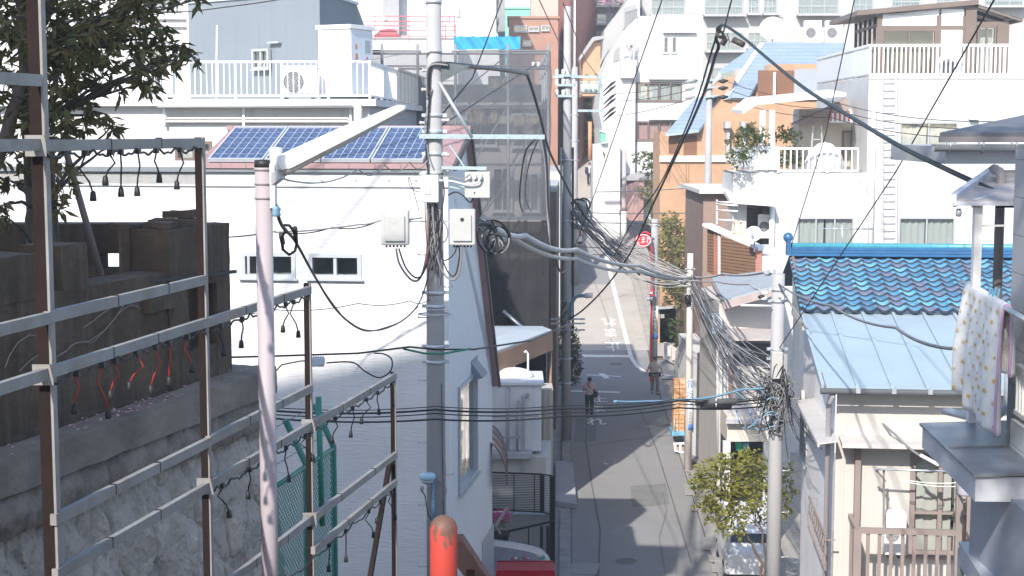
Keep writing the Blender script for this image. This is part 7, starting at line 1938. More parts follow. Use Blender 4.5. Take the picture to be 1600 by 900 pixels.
for px in (915,922,930): q = p3(px,141,-.85); b = MB(); b.lathe((q.x,q.y,q.z),[(.05,-.15),(.12,-.1),(.06,-.03),(.12,.03),(.05,.1)],9); b.build("bushing", mat("green_bushing", (.16,.26,.24), .4, .1), P3)
for i in range(3):
    for k in range(2):
        b = MB(); y = 135+i*20+k*7; b.tube([p3(943,y+8,-.4), p3(956,y-4,-1.5), p3(962,y-8,-1.8)], [.03,.085,.04], 7); b.build("strain_insulator", BLACKM, P3)
b = MB(); b.tube([p3(922,190,-1), p3(922,250,-1)], .12, 8); b.build("orange_post", mat("orange_post", (.55,.25,.12), .6, .1), P3)
gs = thing("green_sign_box", "green hanging box sign at the corner of the white stepped building", "sign", at(943,215,103))
b = wmb(gs); b.prism([at(938,222,101.5), at(947,222,101.5), at(947,208,101.5), at(938,206,101.5)], (0,.5,0)); b.build("box", mat("soft_green", (.16,.42,.33), .5, .06), gs)
b = wmb(gs); b.bar(at(937,204.5,101.6), at(949,206,101.6), .5, .05); b.build("cap", WPAINT, gs)

P4 = upole("sign-wrapped concrete pole at the junction corner with the red post", xat(1022,76), 76.0, 0.0, zat(342,76), .20, .17, bands=(352,420,455))
def p4(px, py, dy=0): return loc(P4, at(px, py, 76+dy))
b = MB(); b.tube([p4(1022,478,0), p4(1022,520,0)], .205, 18); b.build("white_wrap_sign", SIGNW, P4)
b = MB(); b.tube([p4(1022,522,0), p4(1022,529,0)], .207, 18); b.build("blue_wrap_sign", SIGNB, P4)
for i, ch in enumerate("花の坂理容室"):
    q = p4(1022.5, 483+i*6.4, 0)
    text_mesh(P4, ch, .20, mat("lettering_black", (.05,.05,.06)), Matrix.Translation((q.x, -.21, q.z)) @ VERT, "lettering")
rp = thing("red_sign_post", "thin dark red sign post standing just left of the sign-wrapped pole", "sign post", (xat(1018,75.4),75.4,0))
b = wmb(rp); b.tube([at(1017,600,75.4), at(1018.5,385,75.4)], .055, 8); b.build("post", mat("dark_red_post", (.30,.02,.03), .5, .06), rp)
b = wmb(rp); b.prism([at(1012.5,457,75.2), at(1020.5,451,75.2), at(1020.5,463,75.2), at(1014,461,75.2)], (0,.06,0)); b.build("red_sign_plate", REDSIGN, rp)
b = wmb(rp); a, c = at(1013,459,75.17), at(1019.5,456,75.17); b.box((a.x,75.16,a.z),(c.x,75.19,c.z)); b.build("white_bar", SIGNW, rp)
b = wmb(rp); b.tube([at(1015.5,470,75.2), at(1015.5,464,75.2)], .14, 12); b.build("mirror_back", FRAMEG, rp)
ov = thing("oval_road_sign", "red and white oval warning sign hung over the slope beside the sign pole", "road sign", at(1005, 375, 75.2))
c = at(1005, 375.5, 75.2); RXo, RZo = 13/2400*75.2, 11/2400*75.2
def oval(b, sx, sz, y, th):
    b.prism([(c.x+sx*math.cos(a), c.y+y, c.z+sz*math.sin(a)) for a in [2*math.pi*i/28 for i in range(28)]], (0,th,0))
b = wmb(ov); oval(b, RXo, RZo, 0, .05); b.build("rim", REDSIGN, ov)
b = wmb(ov); oval(b, RXo*.90, RZo*.88, -.006, .005); b.build("white_face", SIGNW, ov)
b = wmb(ov); oval(b, RXo*.80, RZo*.76, -.012, .005); b.build("red_field", REDSIGN, ov)
text_mesh(ov, "止まれ", .27, SIGNW, frame_of(ov).inverted() @ Matrix.Translation((c.x, c.y-.016, c.z)) @ VERT, "lettering", 1.0, 1.5)
b = wmb(ov); b.bar(at(1000,366,75.3), at(1022,372,75.8), .06); b.build("arm", STEEL, ov)
ar = thing("roof_arrow_sign", "small curved red hood above the oval sign", "sign hood", at(1010, 364, 75.4))
b = wmb(ar); b.prism([at(1002,364,75.1), at(1010,361.5,75.1), at(1016,365,75.1), at(1016,367.5,75.1), at(1009,364,75.1)], (0,.3,0)); b.build("hood_sheet", REDSIGN, ar)

P5 = upole("slim pale pole wrapped in blue and white bills beside the white annex", xat(1078,53), 53.0, 0.0, zat(396,53), .135, .10, bands=(420,440,460), m=mat("pale_pole", (.62,.57,.54), .6, .06, 2, streak=.2))
def p5(px, py, dy=0): return loc(P5, at(px, py, 53+dy))
b = MB(); b.tube([p5(1077.5,592,0), p5(1077.5,675,0)], .139, 18); b.build("bill_wrap", SIGNW, P5)
b = MB(); b.tube([p5(1077.5,662,0), p5(1077.5,671,0)], .141, 18); b.build("blue_band", SIGNB, P5)
for i, ch in enumerate("質坂上"):
    q = p5(1077.5, 600+i*16, 0); text_mesh(P5, ch, .25, SIGNB, Matrix.Translation((q.x, -.145, q.z)) @ VERT, "lettering", .9, 1.2)
for i in range(4):
    q = p5(1077.5, 644+i*4.5, 0); b = MB(); b.box((q.x-.04,-.142,q.z-.03),(q.x+.05,-.136,q.z+.03)); b.build("small_print", MGREY, P5)
b = MB(); a, c = p5(1070,475,-.1), p5(1079,460,-.1); b.lathe(((a.x+c.x)/2, -.15, a.z), [(.10,0),(.11,.05),(.11,.28),(.08,.32)], 10); b.build("cable_closure", BLACKC, P5)
for py in (432,438,446): b = MB(); b.bar(p5(1060,py,-.1), p5(1092,py+1,-.1), .05); b.build("cable_bracket", STEEL, P5)
P6 = upole("thick concrete pole wrapped in tangled wires beside the blue tiled house", xat(1216,28), 28.0, h(28), zat(432,28)+.05, .145, .115, steps=((735,1),(800,1),(870,1)), bands=(452,470,545,560))
def p6(px, py, dy=0): return loc(P6, at(px, py, 28+dy))
b = MB(); a, c = p6(1203,590,-.1), p6(1221,548,-.1); b.box((a.x,-.28,a.z),(c.x,-.1,c.z)); b.build("junction_box", GPLAST, P6, .015)
b = MB(); a, c = p6(1220,610,-.05), p6(1229,552,-.05); b.box((a.x,-.2,a.z),(c.x,.05,c.z)); b.build("junction_box", mat("dim_grey_box", (.30,.31,.33), .5, .1), P6, .015)
b = MB(); b.tube([p6(1205,478,-.15), p6(1157,477,-.2)], .022, 7); b.build("arm", CERAM, P6)
for (px,py) in ((1195,458),(1193,466),(1222,463),(1228,460),(1190,464)):
    q = p6(px,py,-.15); b = MB(); b.ball((q.x,q.y,q.z), .055, 8, 6, (1.3,.8,.7)); b.build("wire_connector", CERAM if px > 1191 else BLACKC, P6)
loop([p6(1222,468,-.15), p6(1228,462,-.2), p6(1236,456,-.25)], .03, CERAM, "guard_tube", P6)
rnd = random.Random(77)
for i in range(26):
    a0 = (rnd.uniform(1196,1232), rnd.uniform(575,600)); pts = [a0]
    for k in range(5): pts.append((rnd.uniform(1180,1240), rnd.uniform(575,690) if i % 3 else rnd.uniform(570,640)))
    loop([p6(x, y, rnd.uniform(-.35,.0)) for x, y in pts], rnd.choice((.006,.008,.010)), rnd.choice((GREYC,GREYC,BLACKC,BLACKC,GREYC)), "tangled_wire", P6, 5)
for (cx,cy,r_,m_) in ((1207,635,14,BLUEC),(1205,655,12,BLUEC),(1180,665,16,GREYC),(1240,610,14,GREYC),(1214,665,10,BLACKC)):
    q = p6(cx,cy,-.25); k = r_/2400*28; b = MB(); b.tube([q+Vector((k*math.cos(a), .02*math.sin(2*a), k*math.sin(a))) for a in [2*math.pi*j/22 for j in range(20)]], .014, 5, False); b.build("cable_coil", m_, P6)
P7 = upole("tall concrete pole with insulators in front of the orange building", xat(1104,68), 68.0, 0.0, zat(103,68), .20, .13, bands=(300,330,380,152,125))
def p7(px, py, dy=0): return loc(P7, at(px, py, 68+dy))
for y in (127,138,152):
    b = MB(); b.bar(p7(1088,y+2,-.2), p7(1122,y-3,-.2), .07); b.build("cross_arm", LSTEEL, P7)
    for px in (1078,1130): b = MB(); b.tube([p7(px-8,y+ (2 if px<1100 else 0),-.2), p7(px,y,-.2), p7(px+8,y-1,-.2)], [.03,.11,.03], 7); b.build("strain_insulator", BLACKM if px > 1100 else MGREY, P7)
b = MB(); a, c = p7(1074,308,-.2), p7(1092,290,-.2); b.box((a.x,-.5,a.z),(c.x,-.15,c.z)); b.build("terminal_box", GPLAST, P7, .02)
for k in range(5):
    q = p7(1085+k*8, 296, -.2); b = MB(); b.box((q.x-.1,-.4,q.z-.08),(q.x+.1,-.15,q.z+.08)); b.build("clamp", LSTEEL, P7)
b = MB(); b.bar(p7(1058,292,-.25), p7(1124,290,-.25), .08); b.build("cross_arm", LSTEEL, P7)
for i in range(6): r_ = random.Random(i+90); loop([p7(r_.uniform(1080,1120),298,-.3), p7(r_.uniform(1080,1125),312+r_.uniform(0,10),-.3), p7(1104,330,-.25), p7(1104+r_.uniform(-6,6),380,-.22)], .03, GREYC, "jumper_cable", P7)
P8 = upole("slender pole standing by the pink brick wall up the slope", xat(974,100), 100.0, h(100), zat(235,100), .17, .13, m=mat("mauve_pole", (.40,.36,.36), .8, .06))
b = MB(); q = loc(P8, at(974,340,100)); b.tube([(0,0,.5),(0,0,2.2)], .19, 12); b.build("white_wrap_sign", SIGNW, P8)
# ============================================================ PEOPLE AND VEHICLES
def skin_mesh(name, joints, edges, m, parent, sub=2):
    """one continuous surface grown round a skeleton: joints {key: (pos, radius)}"""
    keys = list(joints); me = bpy.data.meshes.new(name)
    me.from_pydata([joints[k][0] for k in keys], [(keys.index(a), keys.index(b)) for a, b in edges], [])
    o = bpy.data.objects.new(name, me); COL.objects.link(o)
    sk = o.modifiers.new("skin", 'SKIN'); sk.use_smooth_shade = True
    for i, k in enumerate(keys):
        r_ = joints[k][1]; r_ = r_ if isinstance(r_, tuple) else (r_, r_)
        v = me.skin_vertices[0].data[i]; v.radius = r_; v.use_root = (i == 0)
    sb = o.modifiers.new("sub", 'SUBSURF'); sb.levels = sb.render_levels = sub
    bpy.context.view_layer.update()
    dg = bpy.context.evaluated_depsgraph_get()
    n = bpy.data.meshes.new_from_object(o.evaluated_get(dg)); n.name = name
    bpy.data.objects.remove(o); bpy.data.meshes.remove(me)
    n.materials.clear(); n.materials.append(m)
    for p in n.polygons: p.use_smooth = True
    ob = bpy.data.objects.new(name, n); COL.objects.link(ob); ob.parent = parent
    return ob
def person(label, p, rz, shirt, trousers, stride=.12, arms=((-.3,.05,.95),(.3,.05,.95)), elbow=None, hgt=1.68, hat=None, bag=False, paper=False, long_sleeve=False, hair=HAIR, lean=0.0):
    """faces local -y; feet on local z = 0"""
    t = thing("person", label, "person", p, rz)
    k = hgt/1.70
    def V(x, y, z): return (x*k, (y + lean*max(0, z-.9)*-1)*k, z*k)
    J = {"pelvis": (V(0,0,.95),(.15*k,.11*k)), "waist": (V(0,.0,1.10),(.135*k,.095*k)), "chest": (V(0,.0,1.30),(.165*k,.115*k)), "upper": (V(0,.01,1.42),(.13*k,.095*k)),
         "neck": (V(0,.005,1.49),.055*k), "jaw": (V(0,-.02,1.555),.066*k), "head": (V(0,-.005,1.62),(.078*k,.092*k)), "top": (V(0,.005,1.685),(.055*k,.065*k))}
    E = [("pelvis","waist"),("waist","chest"),("chest","upper"),("upper","neck"),("neck","jaw"),("jaw","head"),("head","top")]
    for s, nm in ((-1,"r"),(1,"l")):
        st = stride*s
        J["hip"+nm] = (V(.10*s,0,.90), .10*k); J["knee"+nm] = (V(.105*s,-st*.55-.02,.49), .064*k); J["ankle"+nm] = (V(.10*s,-st*.6+(.10 if st < 0 else 0),.09), .042*k); J["toe"+nm] = (V(.115*s,-st*.6-.17+(.10 if st < 0 else 0),.035), .036*k)
        a = arms[0] if s < 0 else arms[1]
        el = elbow[0 if s < 0 else 1] if elbow else ((.245)*s, .05, 1.15)
        J["sh"+nm] = (V(.185*s,.01,1.405), .062*k); J["el"+nm] = (V(*el), .043*k); J["wr"+nm] = (V(*a), .030*k)
        d = (Vector(a)-Vector(el)).normalized(); hnd = Vector(a)+d*.08
        J["hd"+nm] = (V(*hnd), (.034*k,.022*k)); J["fi"+nm] = (V(*(hnd+d*.08)), .016*k); J["th"+nm] = (V(*(hnd+Vector((-.03*s,-.025,.01)))), .012*k)
        E += [("pelvis","hip"+nm),("hip"+nm,"knee"+nm),("knee"+nm,"ankle"+nm),("ankle"+nm,"toe"+nm),("upper","sh"+nm),("sh"+nm,"el"+nm),("el"+nm,"wr"+nm),("wr"+nm,"hd"+nm),("hd"+nm,"fi"+nm),("hd"+nm,"th"+nm)]
    skin_mesh("body", J, E, SKIN, t)
    g = .020*k
    def grow(r_, a=g): return (r_[0]+a, r_[1]+a) if isinstance(r_, tuple) else r_+a
    SJ = {"chest": (J["chest"][0], grow(J["chest"][1])), "hem": (V(0,0,.90), (.175*k,.135*k)), "waist": (J["waist"][0], grow(J["waist"][1],.025*k)), "upper": (J["upper"][0], grow(J["upper"][1])), "collar": (V(0,.008,1.475), .072*k)}
    SE = [("chest","waist"),("waist","hem"),("chest","upper"),("upper","collar")]
    for nm in "rl":
        sh, el, wr = Vector(J["sh"+nm][0]), Vector(J["el"+nm][0]), Vector(J["wr"+nm][0])
        SJ["s"+nm] = (tuple(sh), .080*k); SJ["e"+nm] = (tuple(sh.lerp(el, .8) if not long_sleeve else el), .068*k if not long_sleeve else .062*k); SE += [("upper","s"+nm),("s"+nm,"e"+nm)]
        if long_sleeve: SJ["w"+nm] = (tuple(el.lerp(wr,.95)), .048*k); SE.append(("e"+nm,"w"+nm))
    skin_mesh("shirt", SJ, SE, shirt, t)
    TJ = {"p": (V(0,0,.96),(.165*k,.125*k))}; TE = []
    for nm in "rl":
        TJ["h"+nm] = (J["hip"+nm][0], .115*k); TJ["k"+nm] = (J["knee"+nm][0], .082*k); a = Vector(J["ankle"+nm][0]); TJ["a"+nm] = (tuple(a+Vector((0,0,.02))), .068*k)
        TE += [("p","h"+nm),("h"+nm,"k"+nm),("k"+nm,"a"+nm)]
    skin_mesh("trousers", TJ, TE, trousers, t)
    for nm in "rl":
        an, to = Vector(J["ankle"+nm][0]), Vector(J["toe"+nm][0])
        skin_mesh("shoe", {"a": (tuple(an+Vector((0,.05,-.045))), .042*k), "b": (tuple(an.lerp(to,.6)+Vector((0,0,-.01))), .046*k), "c": (tuple(to+Vector((0,-.02,-.004))), .034*k)}, [("a","b"),("b","c")], SHOE, t, 1)
    hc = Vector(J["head"][0])
    b = MB(); b.ball(tuple(hc+Vector((0,.022*k,.030*k))), .105*k, 14, 9, (.93,1.0,.95)); b.build("hair", hair, t)
    b = MB()
    for s in (-1,1): b.ball((hc.x+.030*s*k, hc.y-.088*k, hc.z-.012*k), .011*k, 6, 5)
    b.build("eyes", HAIR, t)
    b = MB(); b.prism([(hc.x-.012*k,hc.y-.088*k,hc.z-.045*k),(hc.x+.012*k,hc.y-.088*k,hc.z-.045*k),(hc.x,hc.y-.092*k,hc.z-.005*k)], (0,-.018*k,-.004*k)); b.build("nose", SKIN, t)
    b = MB()
    for s in (-1,1): b.ball((hc.x+.088*s*k, hc.y+.01*k, hc.z-.02*k), .024*k, 6, 5, (.4,.7,1.2))
    b.build("ears", SKIN, t)
    if hat:
        b = MB(); b.smooth = True; b.lathe(tuple(hc+Vector((0,.01*k,.03*k))), [(.112*k,0),(.114*k,.05*k),(.09*k,.09*k),(.0,.11*k)], 16); b.smooth = False
        b.prism([(hc.x-.08*k,hc.y-.08*k,hc.z+.035*k),(hc.x+.08*k,hc.y-.08*k,hc.z+.035*k),(hc.x+.06*k,hc.y-.17*k,hc.z+.025*k),(hc.x-.06*k,hc.y-.17*k,hc.z+.025*k)], (0,0,.012*k)); b.build("cap", hat, t)
    return t
def held(name, label, cat, t, make, m):
    h_ = thing(name, label, cat, t.location, t.rotation_euler.z); b = MB(); make(b); b.build("body", m, h_); return h_
p = ghit(921, 652)
pp = person("person seen from behind in a pink-grey shirt and dark trousers reading a paper", p, R(176), PINKSH, NAVY, .03, ((-.24,-.04,.98),(.16,-.30,1.16)), ((-.27,.04,1.16),(.27,-.02,1.13)), 1.66)
held("shoulder_bag", "dark shoulder bag slung across the back of the pink-shirted person", "bag", pp, lambda b: (b.box((-.34,-.05,.86),(-.17,.12,1.10)), b.bar((-.24,.06,1.08),(.06,.145,1.36),.035,.012,up=(0,1,0)), b.bar((.06,.145,1.36),(.12,.06,1.47),.035,.012), b.bar((-.24,-.03,1.08),(.05,-.145,1.32),.035,.012,up=(0,1,0)), b.bar((.05,-.145,1.32),(.12,.06,1.47),.035,.012)), BLACKM)
held("paper", "white folded paper held in front by the pink-shirted person", "paper", pp, lambda b: (b.prism([(.10,-.40,1.18),(.36,-.36,1.20),(.37,-.30,1.36),(.12,-.36,1.34)],(0,.006,.004))), SIGNW)
p = ghit(1023, 616)
p9 = person("person in a dark cap and grey short-sleeved shirt walking towards the viewer", p, R(4), GREYSH, mat("grey_work_trousers", (.24,.24,.22), .85, .1), .16, ((-.40,-.06,.98),(.36,.10,.95)), ((-.31,.0,1.16),(.29,.06,1.15)), 1.70, hat=mat("dark_green_cap", (.05,.06,.045), .8, .1))
held("tool_belt", "dark belt pouches with a red flag worn by the capped walker", "belt", p9, lambda b: (b.use(BLACKM).box((-.27,-.10,.80),(-.17,.10,1.0)), b.box((.16,-.10,.82),(.26,.10,1.0)), b.use(REDSIGN).box((-.25,-.12,.60),(-.14,-.05,.86)), b.use(BLACKM).lathe((0,0,.95),[(.20,0),(.20,.05)],16)), None)
p = ghit(921, 291)
dp = person("distant person in a dark suit and white shirt at the top of the slope", p, R(-8), SIGNW, NAVY, .10, ((-.26,.0,.95),(.26,.0,.95)), None, 1.72, hair=mat("brown_hair", (.10,.06,.04), .6, .1))
b = MB(); b.prism([(-.24,-.13,.86),(-.07,-.17,.86),(-.05,-.16,1.28),(-.09,-.13,1.46),(-.24,-.08,1.42)], (0,.03,0)); b.prism([(.24,-.13,.86),(.07,-.17,.86),(.05,-.16,1.28),(.09,-.13,1.46),(.24,-.08,1.42)], (0,.03,0)); b.prism([(-.25,.11,.84),(.25,.11,.84),(.25,.13,1.44),(-.25,.13,1.44)], (0,.03,0))
for s in (-1,1): b.tube([(.22*s,0,1.42),(.28*s,.03,1.15),(.28*s,.0,.95)], [.085,.07,.055], 8); b.prism([(.245*s,-.13,.85),(.245*s,.14,.85),(.245*s,.14,1.42),(.245*s,-.1,1.42)], (.02*s,0,0))
b.build("suit_jacket", NAVY, dp)
# rider and scooter further down the slope
p = ghit(938, 347)
rd = person("person in pale clothes and helmet seated on a scooter on the slope", p + Vector((0,0,-.18)), R(10), GREYSH, mat("pale_trousers", (.30,.30,.31)), .05, ((-.24,-.34,1.05),(.24,-.34,1.05)), ((-.29,-.10,1.12),(.29,-.10,1.12)), 1.65, hat=mat("pink_helmet", (.52,.40,.38), .3, .05))
sc = thing("motor_scooter", "small pale motor scooter coming down the slope under its rider", "scooter", p, R(10))
b = MB(); b.xf = None
for y in (-.62, .55):
    b = MB(); b.tube([(-.06,y,.22),(.06,y,.22)], .22, 18); o = b.build("wheel", TYRE, sc)
b = MB(); b.prism([(-.16,-.5,.35),(-.16,-.55,.85),(-.16,-.42,.9),(-.16,-.32,.4),(-.16,.0,.32),(-.16,.15,.72),(-.16,.7,.75),(-.16,.75,.5),(-.16,.3,.28)], (.32,0,0)); b.build("bodywork", mat("scooter_paint", (.45,.46,.48), .3, .05), sc, .03)
b = MB(); b.tube([(-.30,-.46,1.0),(0,-.5,.98),(.30,-.46,1.0)], .02, 7); b.build("handlebar", BLACKM, sc)
b = MB(); b.box((-.12,.1,.75),(.12,.62,.82)); b.build("seat", BLACKM, sc, .02)
b = MB(); b.ball((0,-.57,.78), .08, 10, 6); b.build("headlight", SIGNW, sc)
b = MB(); b.box((-.2,.62,.8),(.2,1.0,1.15)); b.build("rear_box", MGREY, sc, .02)

def kei_van(name, label, p, rz, paint, L_=3.3, W_=1.44, H_=1.80, hood=.35, glassm=GLASSD):
    """small box van, rear towards local -y"""
    t = thing(name, label, "van", p, rz)
    def ring(y, z0, z1, w0, w1): return [(-w0/2,y,z0),(w0/2,y,z0),(w0/2,y,z0+.45),(w1/2,y,z1-.06),(w1/2-.07,y,z1),(-w1/2+.07,y,z1),(-w1/2,y,z1-.06),(-w0/2,y,z0+.45)]
    secs = [(0,.30,H_-.12,W_-.06,W_-.30),(.06,.26,H_,W_,W_-.22),(L_*.5,.26,H_+.02,W_,W_-.20),(L_-.55,.26,H_-.10,W_,W_-.22),(L_-.18,.28,1.12,W_-.02,W_-.16),(L_,.30,.88,W_-.10,W_-.30)]
    b = MB(); R_ = [[b.vert(v) for v in ring(*s)] for s in secs]
    for A_, B_ in zip(R_, R_[1:]):
        for i in range(8): b.face([A_[i], A_[(i+1)%8], B_[(i+1)%8], B_[i]])
    b.face(R_[0][::-1]); b.face(R_[-1]); b.build("body", paint, t, .03)
    b = MB(); b.prism([(-W_/2+.19,-.012,1.02),(W_/2-.19,-.012,1.02),(W_/2-.24,-.012,H_-.20),(-W_/2+.24,-.012,H_-.20)], (0,.012,0)); b.build("rear_window", glassm if False else mat("car_glass", (.03,.035,.04), .05, .05, spec=.7), t)
    CG = MATS["car_glass"]
    for s in (-1, 1):
        b = MB(); x = s*(W_/2-.035)
        b.prism([(x,.25,1.0),(x,1.15,1.0),(x-s*.075,1.15,H_-.18),(x-s*.075,.32,H_-.18)], (s*.02,0,0)); b.prism([(x,1.25,1.0),(x,2.25,1.0),(x-s*.075,2.05,H_-.18),(x-s*.075,1.25,H_-.18)], (s*.02,0,0)); b.build("side_window", CG, t)
        b = MB(); b.box((s*(W_/2-.16),-.03,.62),(s*(W_/2-.02),.03,.98)); b.build("tail_light", mat("tail_light_red", (.45,.02,.02), .2, .05), t)
        for y in (.55, L_-.62):
            b = MB(); b.tube([(s*(W_/2-.16),y,.27),(s*(W_/2+.005),y,.27)], .27, 20); w = b.build("wheel", TYRE, t)
            b = MB(); b.tube([(s*(W_/2-.0),y,.27),(s*(W_/2+.012),y,.27)], .16, 16); b.build("rim", FRAMEG, w)
    b = MB(); b.box((-W_/2+.04,-.08,.28),(W_/2-.04,.02,.46)); b.build("bumper", paint, t, .02)
    b = MB(); b.box((-.17,-.088,.50),(.17,-.012,.62)); b.build("number_plate", mat("plate_yellow", (.62,.48,.05), .5, .05), t)
    b = MB(); b.prism([(-W_/2+.14,L_-.17,1.13),(W_/2-.14,L_-.17,1.13),(W_/2-.2,L_-.52,H_-.16),(-W_/2+.2,L_-.52,H_-.16)], (0,.02,.01)); b.build("windscreen", CG, t)
    return t
kei_van("small_van", "small beige van parked behind the wrapped pale pole", (xat(1062,69.5)+.72, 69.5, 0), R(-2), CARB)
kei_van("small_van", "white van on the slope half hidden behind the second utility pole", (xat(878,100)+.55, 100.0, h(100)-.05), R(-3), CARW, H_=1.7)
kei_van("small_van", "white kei van parked behind the leafy kerb tree", (xat(1186,39.5)+.1, 42.6, h(42)+.03), R(177), CARW, H_=1.5)
kei_van("small_van", "pale silver van at the crest of the dark road patch", (5.85, 106.5, h(106.5)-.2), R(2), mat("silver_blue_paint", (.50,.58,.64), .2, .04, spec=.5), H_=1.5)
# white car whose roof shows at the bottom edge, with the red panel in front
CY = 31.6
wc = thing("white_car", "white car with a curved roof parked below the black railing at the bottom edge", "car", (xat(800,CY), CY, h(CY)))
def wcv(px, py, Y): return at(px, py, Y)
b = wmb(wc)
prof = [(700,845),(740,843),(767,845),(800,849),(830,855),(846,860),(856,870),(863,884),(867,905),(868,960)]
A_ = [b.vert(at(px, py, CY)) for px, py in prof]; B_ = [b.vert(at(px, py-3, CY+1.3)) for px, py in prof]
b.smooth = True
for i in range(len(prof)-1): b.face([A_[i], A_[i+1], B_[i+1], B_[i]])
b.smooth = False
zlow = at(767, 960, CY).z
b.face([b.vert(at(px, py, CY)) for px, py in prof][::-1]); b.face([b.vert(at(px, py-3, CY+1.3)) for px, py in prof]); b.build("body", CARW, wc)
b = wmb(wc)
g0 = [(700,853),(767,853),(800,857),(830,863),(842,868),(850,878),(856,905),(700,905)]
b.prism([at(px, py, CY-.012) for px, py in g0], (0,.01,0)); b.build("rear_window", mat("bluish_car_glass", (.30,.34,.42), .08, .25, 2.5, spec=.6), wc)
b = wmb(wc)
for (px, py, m_) in ((849,871,GREENP),(842,868,BEIGE),(800,873,REDSIGN),(806,872,SIGNW),(812,873,MGREY),(819,872,REDSIGN),(825,873,mat("toy_pink",(.5,.3,.32)))):
    b = wmb(wc); q = at(px, py, CY-.03); b.ball(q, .045 if px > 830 else .028, 7, 5); b.build("dashboard_trinket", m_, wc)
rb = thing("red_metal_box", "glossy dark red metal box with pale corner bolts at the bottom edge", "box", (xat(820,29.2), 29.2, 2.5))
b = wmb(rb); a0, a1 = at(775,891,28.9), at(867,891,28.9); c0, c1 = at(777,877,29.7), at(866,877,29.7)
b.poly((a0, a1, c1, c0)); lo = Vector((0,0,-1.2)); b.poly((a0+lo, a1+lo, a1, a0)); b.poly((a1+lo, c1+lo, c1, a1)); b.poly((c0+lo, a0+lo, a0, c0)); b.poly((c1+lo, c0+lo, c0, c1)); b.build("casing", REDBOX, rb)
b = wmb(rb); b.bar(c0, c1, .03); b.build("edge_strip", mat("dark_red_edge", (.16,.01,.02), .3, .05), rb)
for px in (780, 859): b = wmb(rb); q = at(px, 895.5, 30.17); b.ball(q, .024, 9, 6); b.build("corner_bolt", SIGNW, rb)
# crates on a blue trolley, poster board
tl = thing("hand_trolley", "light blue flat hand trolley loaded with crates at the right kerb", "trolley", at(1063, 690, 57.5))
b = wmb(tl); a, c = at(1050,681,57.2), at(1074,675,57.2); b.box((a.x,57.2,a.z),(c.x,58.3,c.z)); b.build("deck", LBLUEP, tl, .015)
b = wmb(tl); b.tube([at(1054,680,57.3), at(1054,655,57.3), at(1057,651,57.6), at(1060,650,58.2), at(1060,676,58.2)], .022, 7); b.build("handle", STEEL, tl)
for px in (1054, 1071):
    b = wmb(tl); q = at(px,685.5,57.5); b.tube([q-Vector((.03,0,0)), q+Vector((.03,0,0))], .07, 12); b.build("wheel", TYRE, tl)
for i in range(6):
    for j in range(2):
        y1 = 675-13.6*i; px = 1056+9*j + i*.35
        cr = thing("wooden_crate", "orange-brown crate in the tall double stack on the blue hand trolley", "crate", at(px, y1, 57.5), 0, "crates stacked on the blue trolley")
        a, c = at(px-4.2, y1, 57.4), at(px+4.2, y1-12.9, 57.4)
        b = wmb(cr); b.box((a.x,57.4,a.z),(c.x,57.95,c.z)); o = b.build("box", WOODC if (i+j) % 3 else mat("pale_crate", (.58,.40,.25), .8, .1), cr, .008)
        b = wmb(cr); b.box((a.x+.03,57.385,(a.z+c.z)/2-.02),(c.x-.03,57.399,(a.z+c.z)/2+.02)); b.build("slat", mat("crate_slat", (.40,.22,.11), .8, .1), cr)
pb = thing("poster_board", "small white poster board with two portraits leaning at the foot of the trolley", "poster board", at(1063, 710, 56.2))
P_ = [at(1054,705,55.8), at(1073,711,55.8), at(1073,691,56.3), at(1052,692,56.3)]
b = wmb(pb); b.prism(P_, (0,.03,0)); b.build("board", SIGNW, pb)
b = wmb(pb)
for cx in (1059, 1067):
    b.use(mat("portrait_pink", (.45,.28,.26), .8, .15)).prism([at(cx-2.4,702.5,55.83), at(cx+2.4,703.5,55.83), at(cx+2.2,695,56.1), at(cx-2.2,694.5,56.1)], (0,.01,0))
    b.use(HAIR).prism([at(cx-1.5,697,55.98), at(cx+1.5,697.4,55.98), at(cx+1.4,694.6,56.05), at(cx-1.4,694.2,56.05)], (0,-.01,0))
b.build("printed_portrait", None, pb)

# ============================================================ OVERHEAD CABLES
CG_ = {}
def cable(label, pts, r_, m=BLACKC, group=None, s=0.0, cat="cable", name="overhead_cable"):
    """pts: (px, py, Y) along the run, sag between"""
    P = [at(*p) for p in pts]; out = []
    for a, c in zip(P, P[1:]):
        q = sag(a, c, s, 14); out += q if not out else q[1:]
    mid = P[0]
    b = MB(); b.v = []; b.tube([p - mid for p in out], r_, 6)
    o = b.build(name, m); o.location = mid
    return tag(o, label, cat, group)
# the black bundle crossing low in front of the white house
for i, (y0, y1, r_) in enumerate(((637,625,.008),(642,628,.017),(648,633,.010),(654,639,.015))):
    cable("black cable in the low bundle crossing in front of the white house to the street", [(250,y0+6,22.6),(430,y0,22.8),(680,y0-2+ (3 if i == 3 else 0),23.3),(880,y0-4,24.5),(1060,y1-2,26.5),(1205,y1-6,27.9)], r_, BLACKC, "low black cable bundle", .05)
cable("bright blue taped cable along the low bundle over the junction", [(960,627,25.3),(1010,627,26.0),(1060,624.5,26.6),(1110,621,27.1),(1160,608,27.6),(1195,606,27.8)], .020, BLUEC, None, .01)
cable("black cable carrying the small grey splice box across the white house", [(300,560,22.5),(440,556,23.0),(560,552,23.3),(640,542,23.5),(680,546,23.6),(740,546,24.4),(830,532,27),(885,508,34),(887,500,57.8)], .016, BLACKC)
cable("green sheathed cable hanging by the pole bands", [(630,545,23.5),(662,552,23.6),(690,553,23.6),(735,545,24.3)], .018, GREENC)
cable("looped black drop cable from the grey splice box", [(427,584,22.8),(440,570,22.9),(470,564,23.0),(490,564,23.0)], .011)
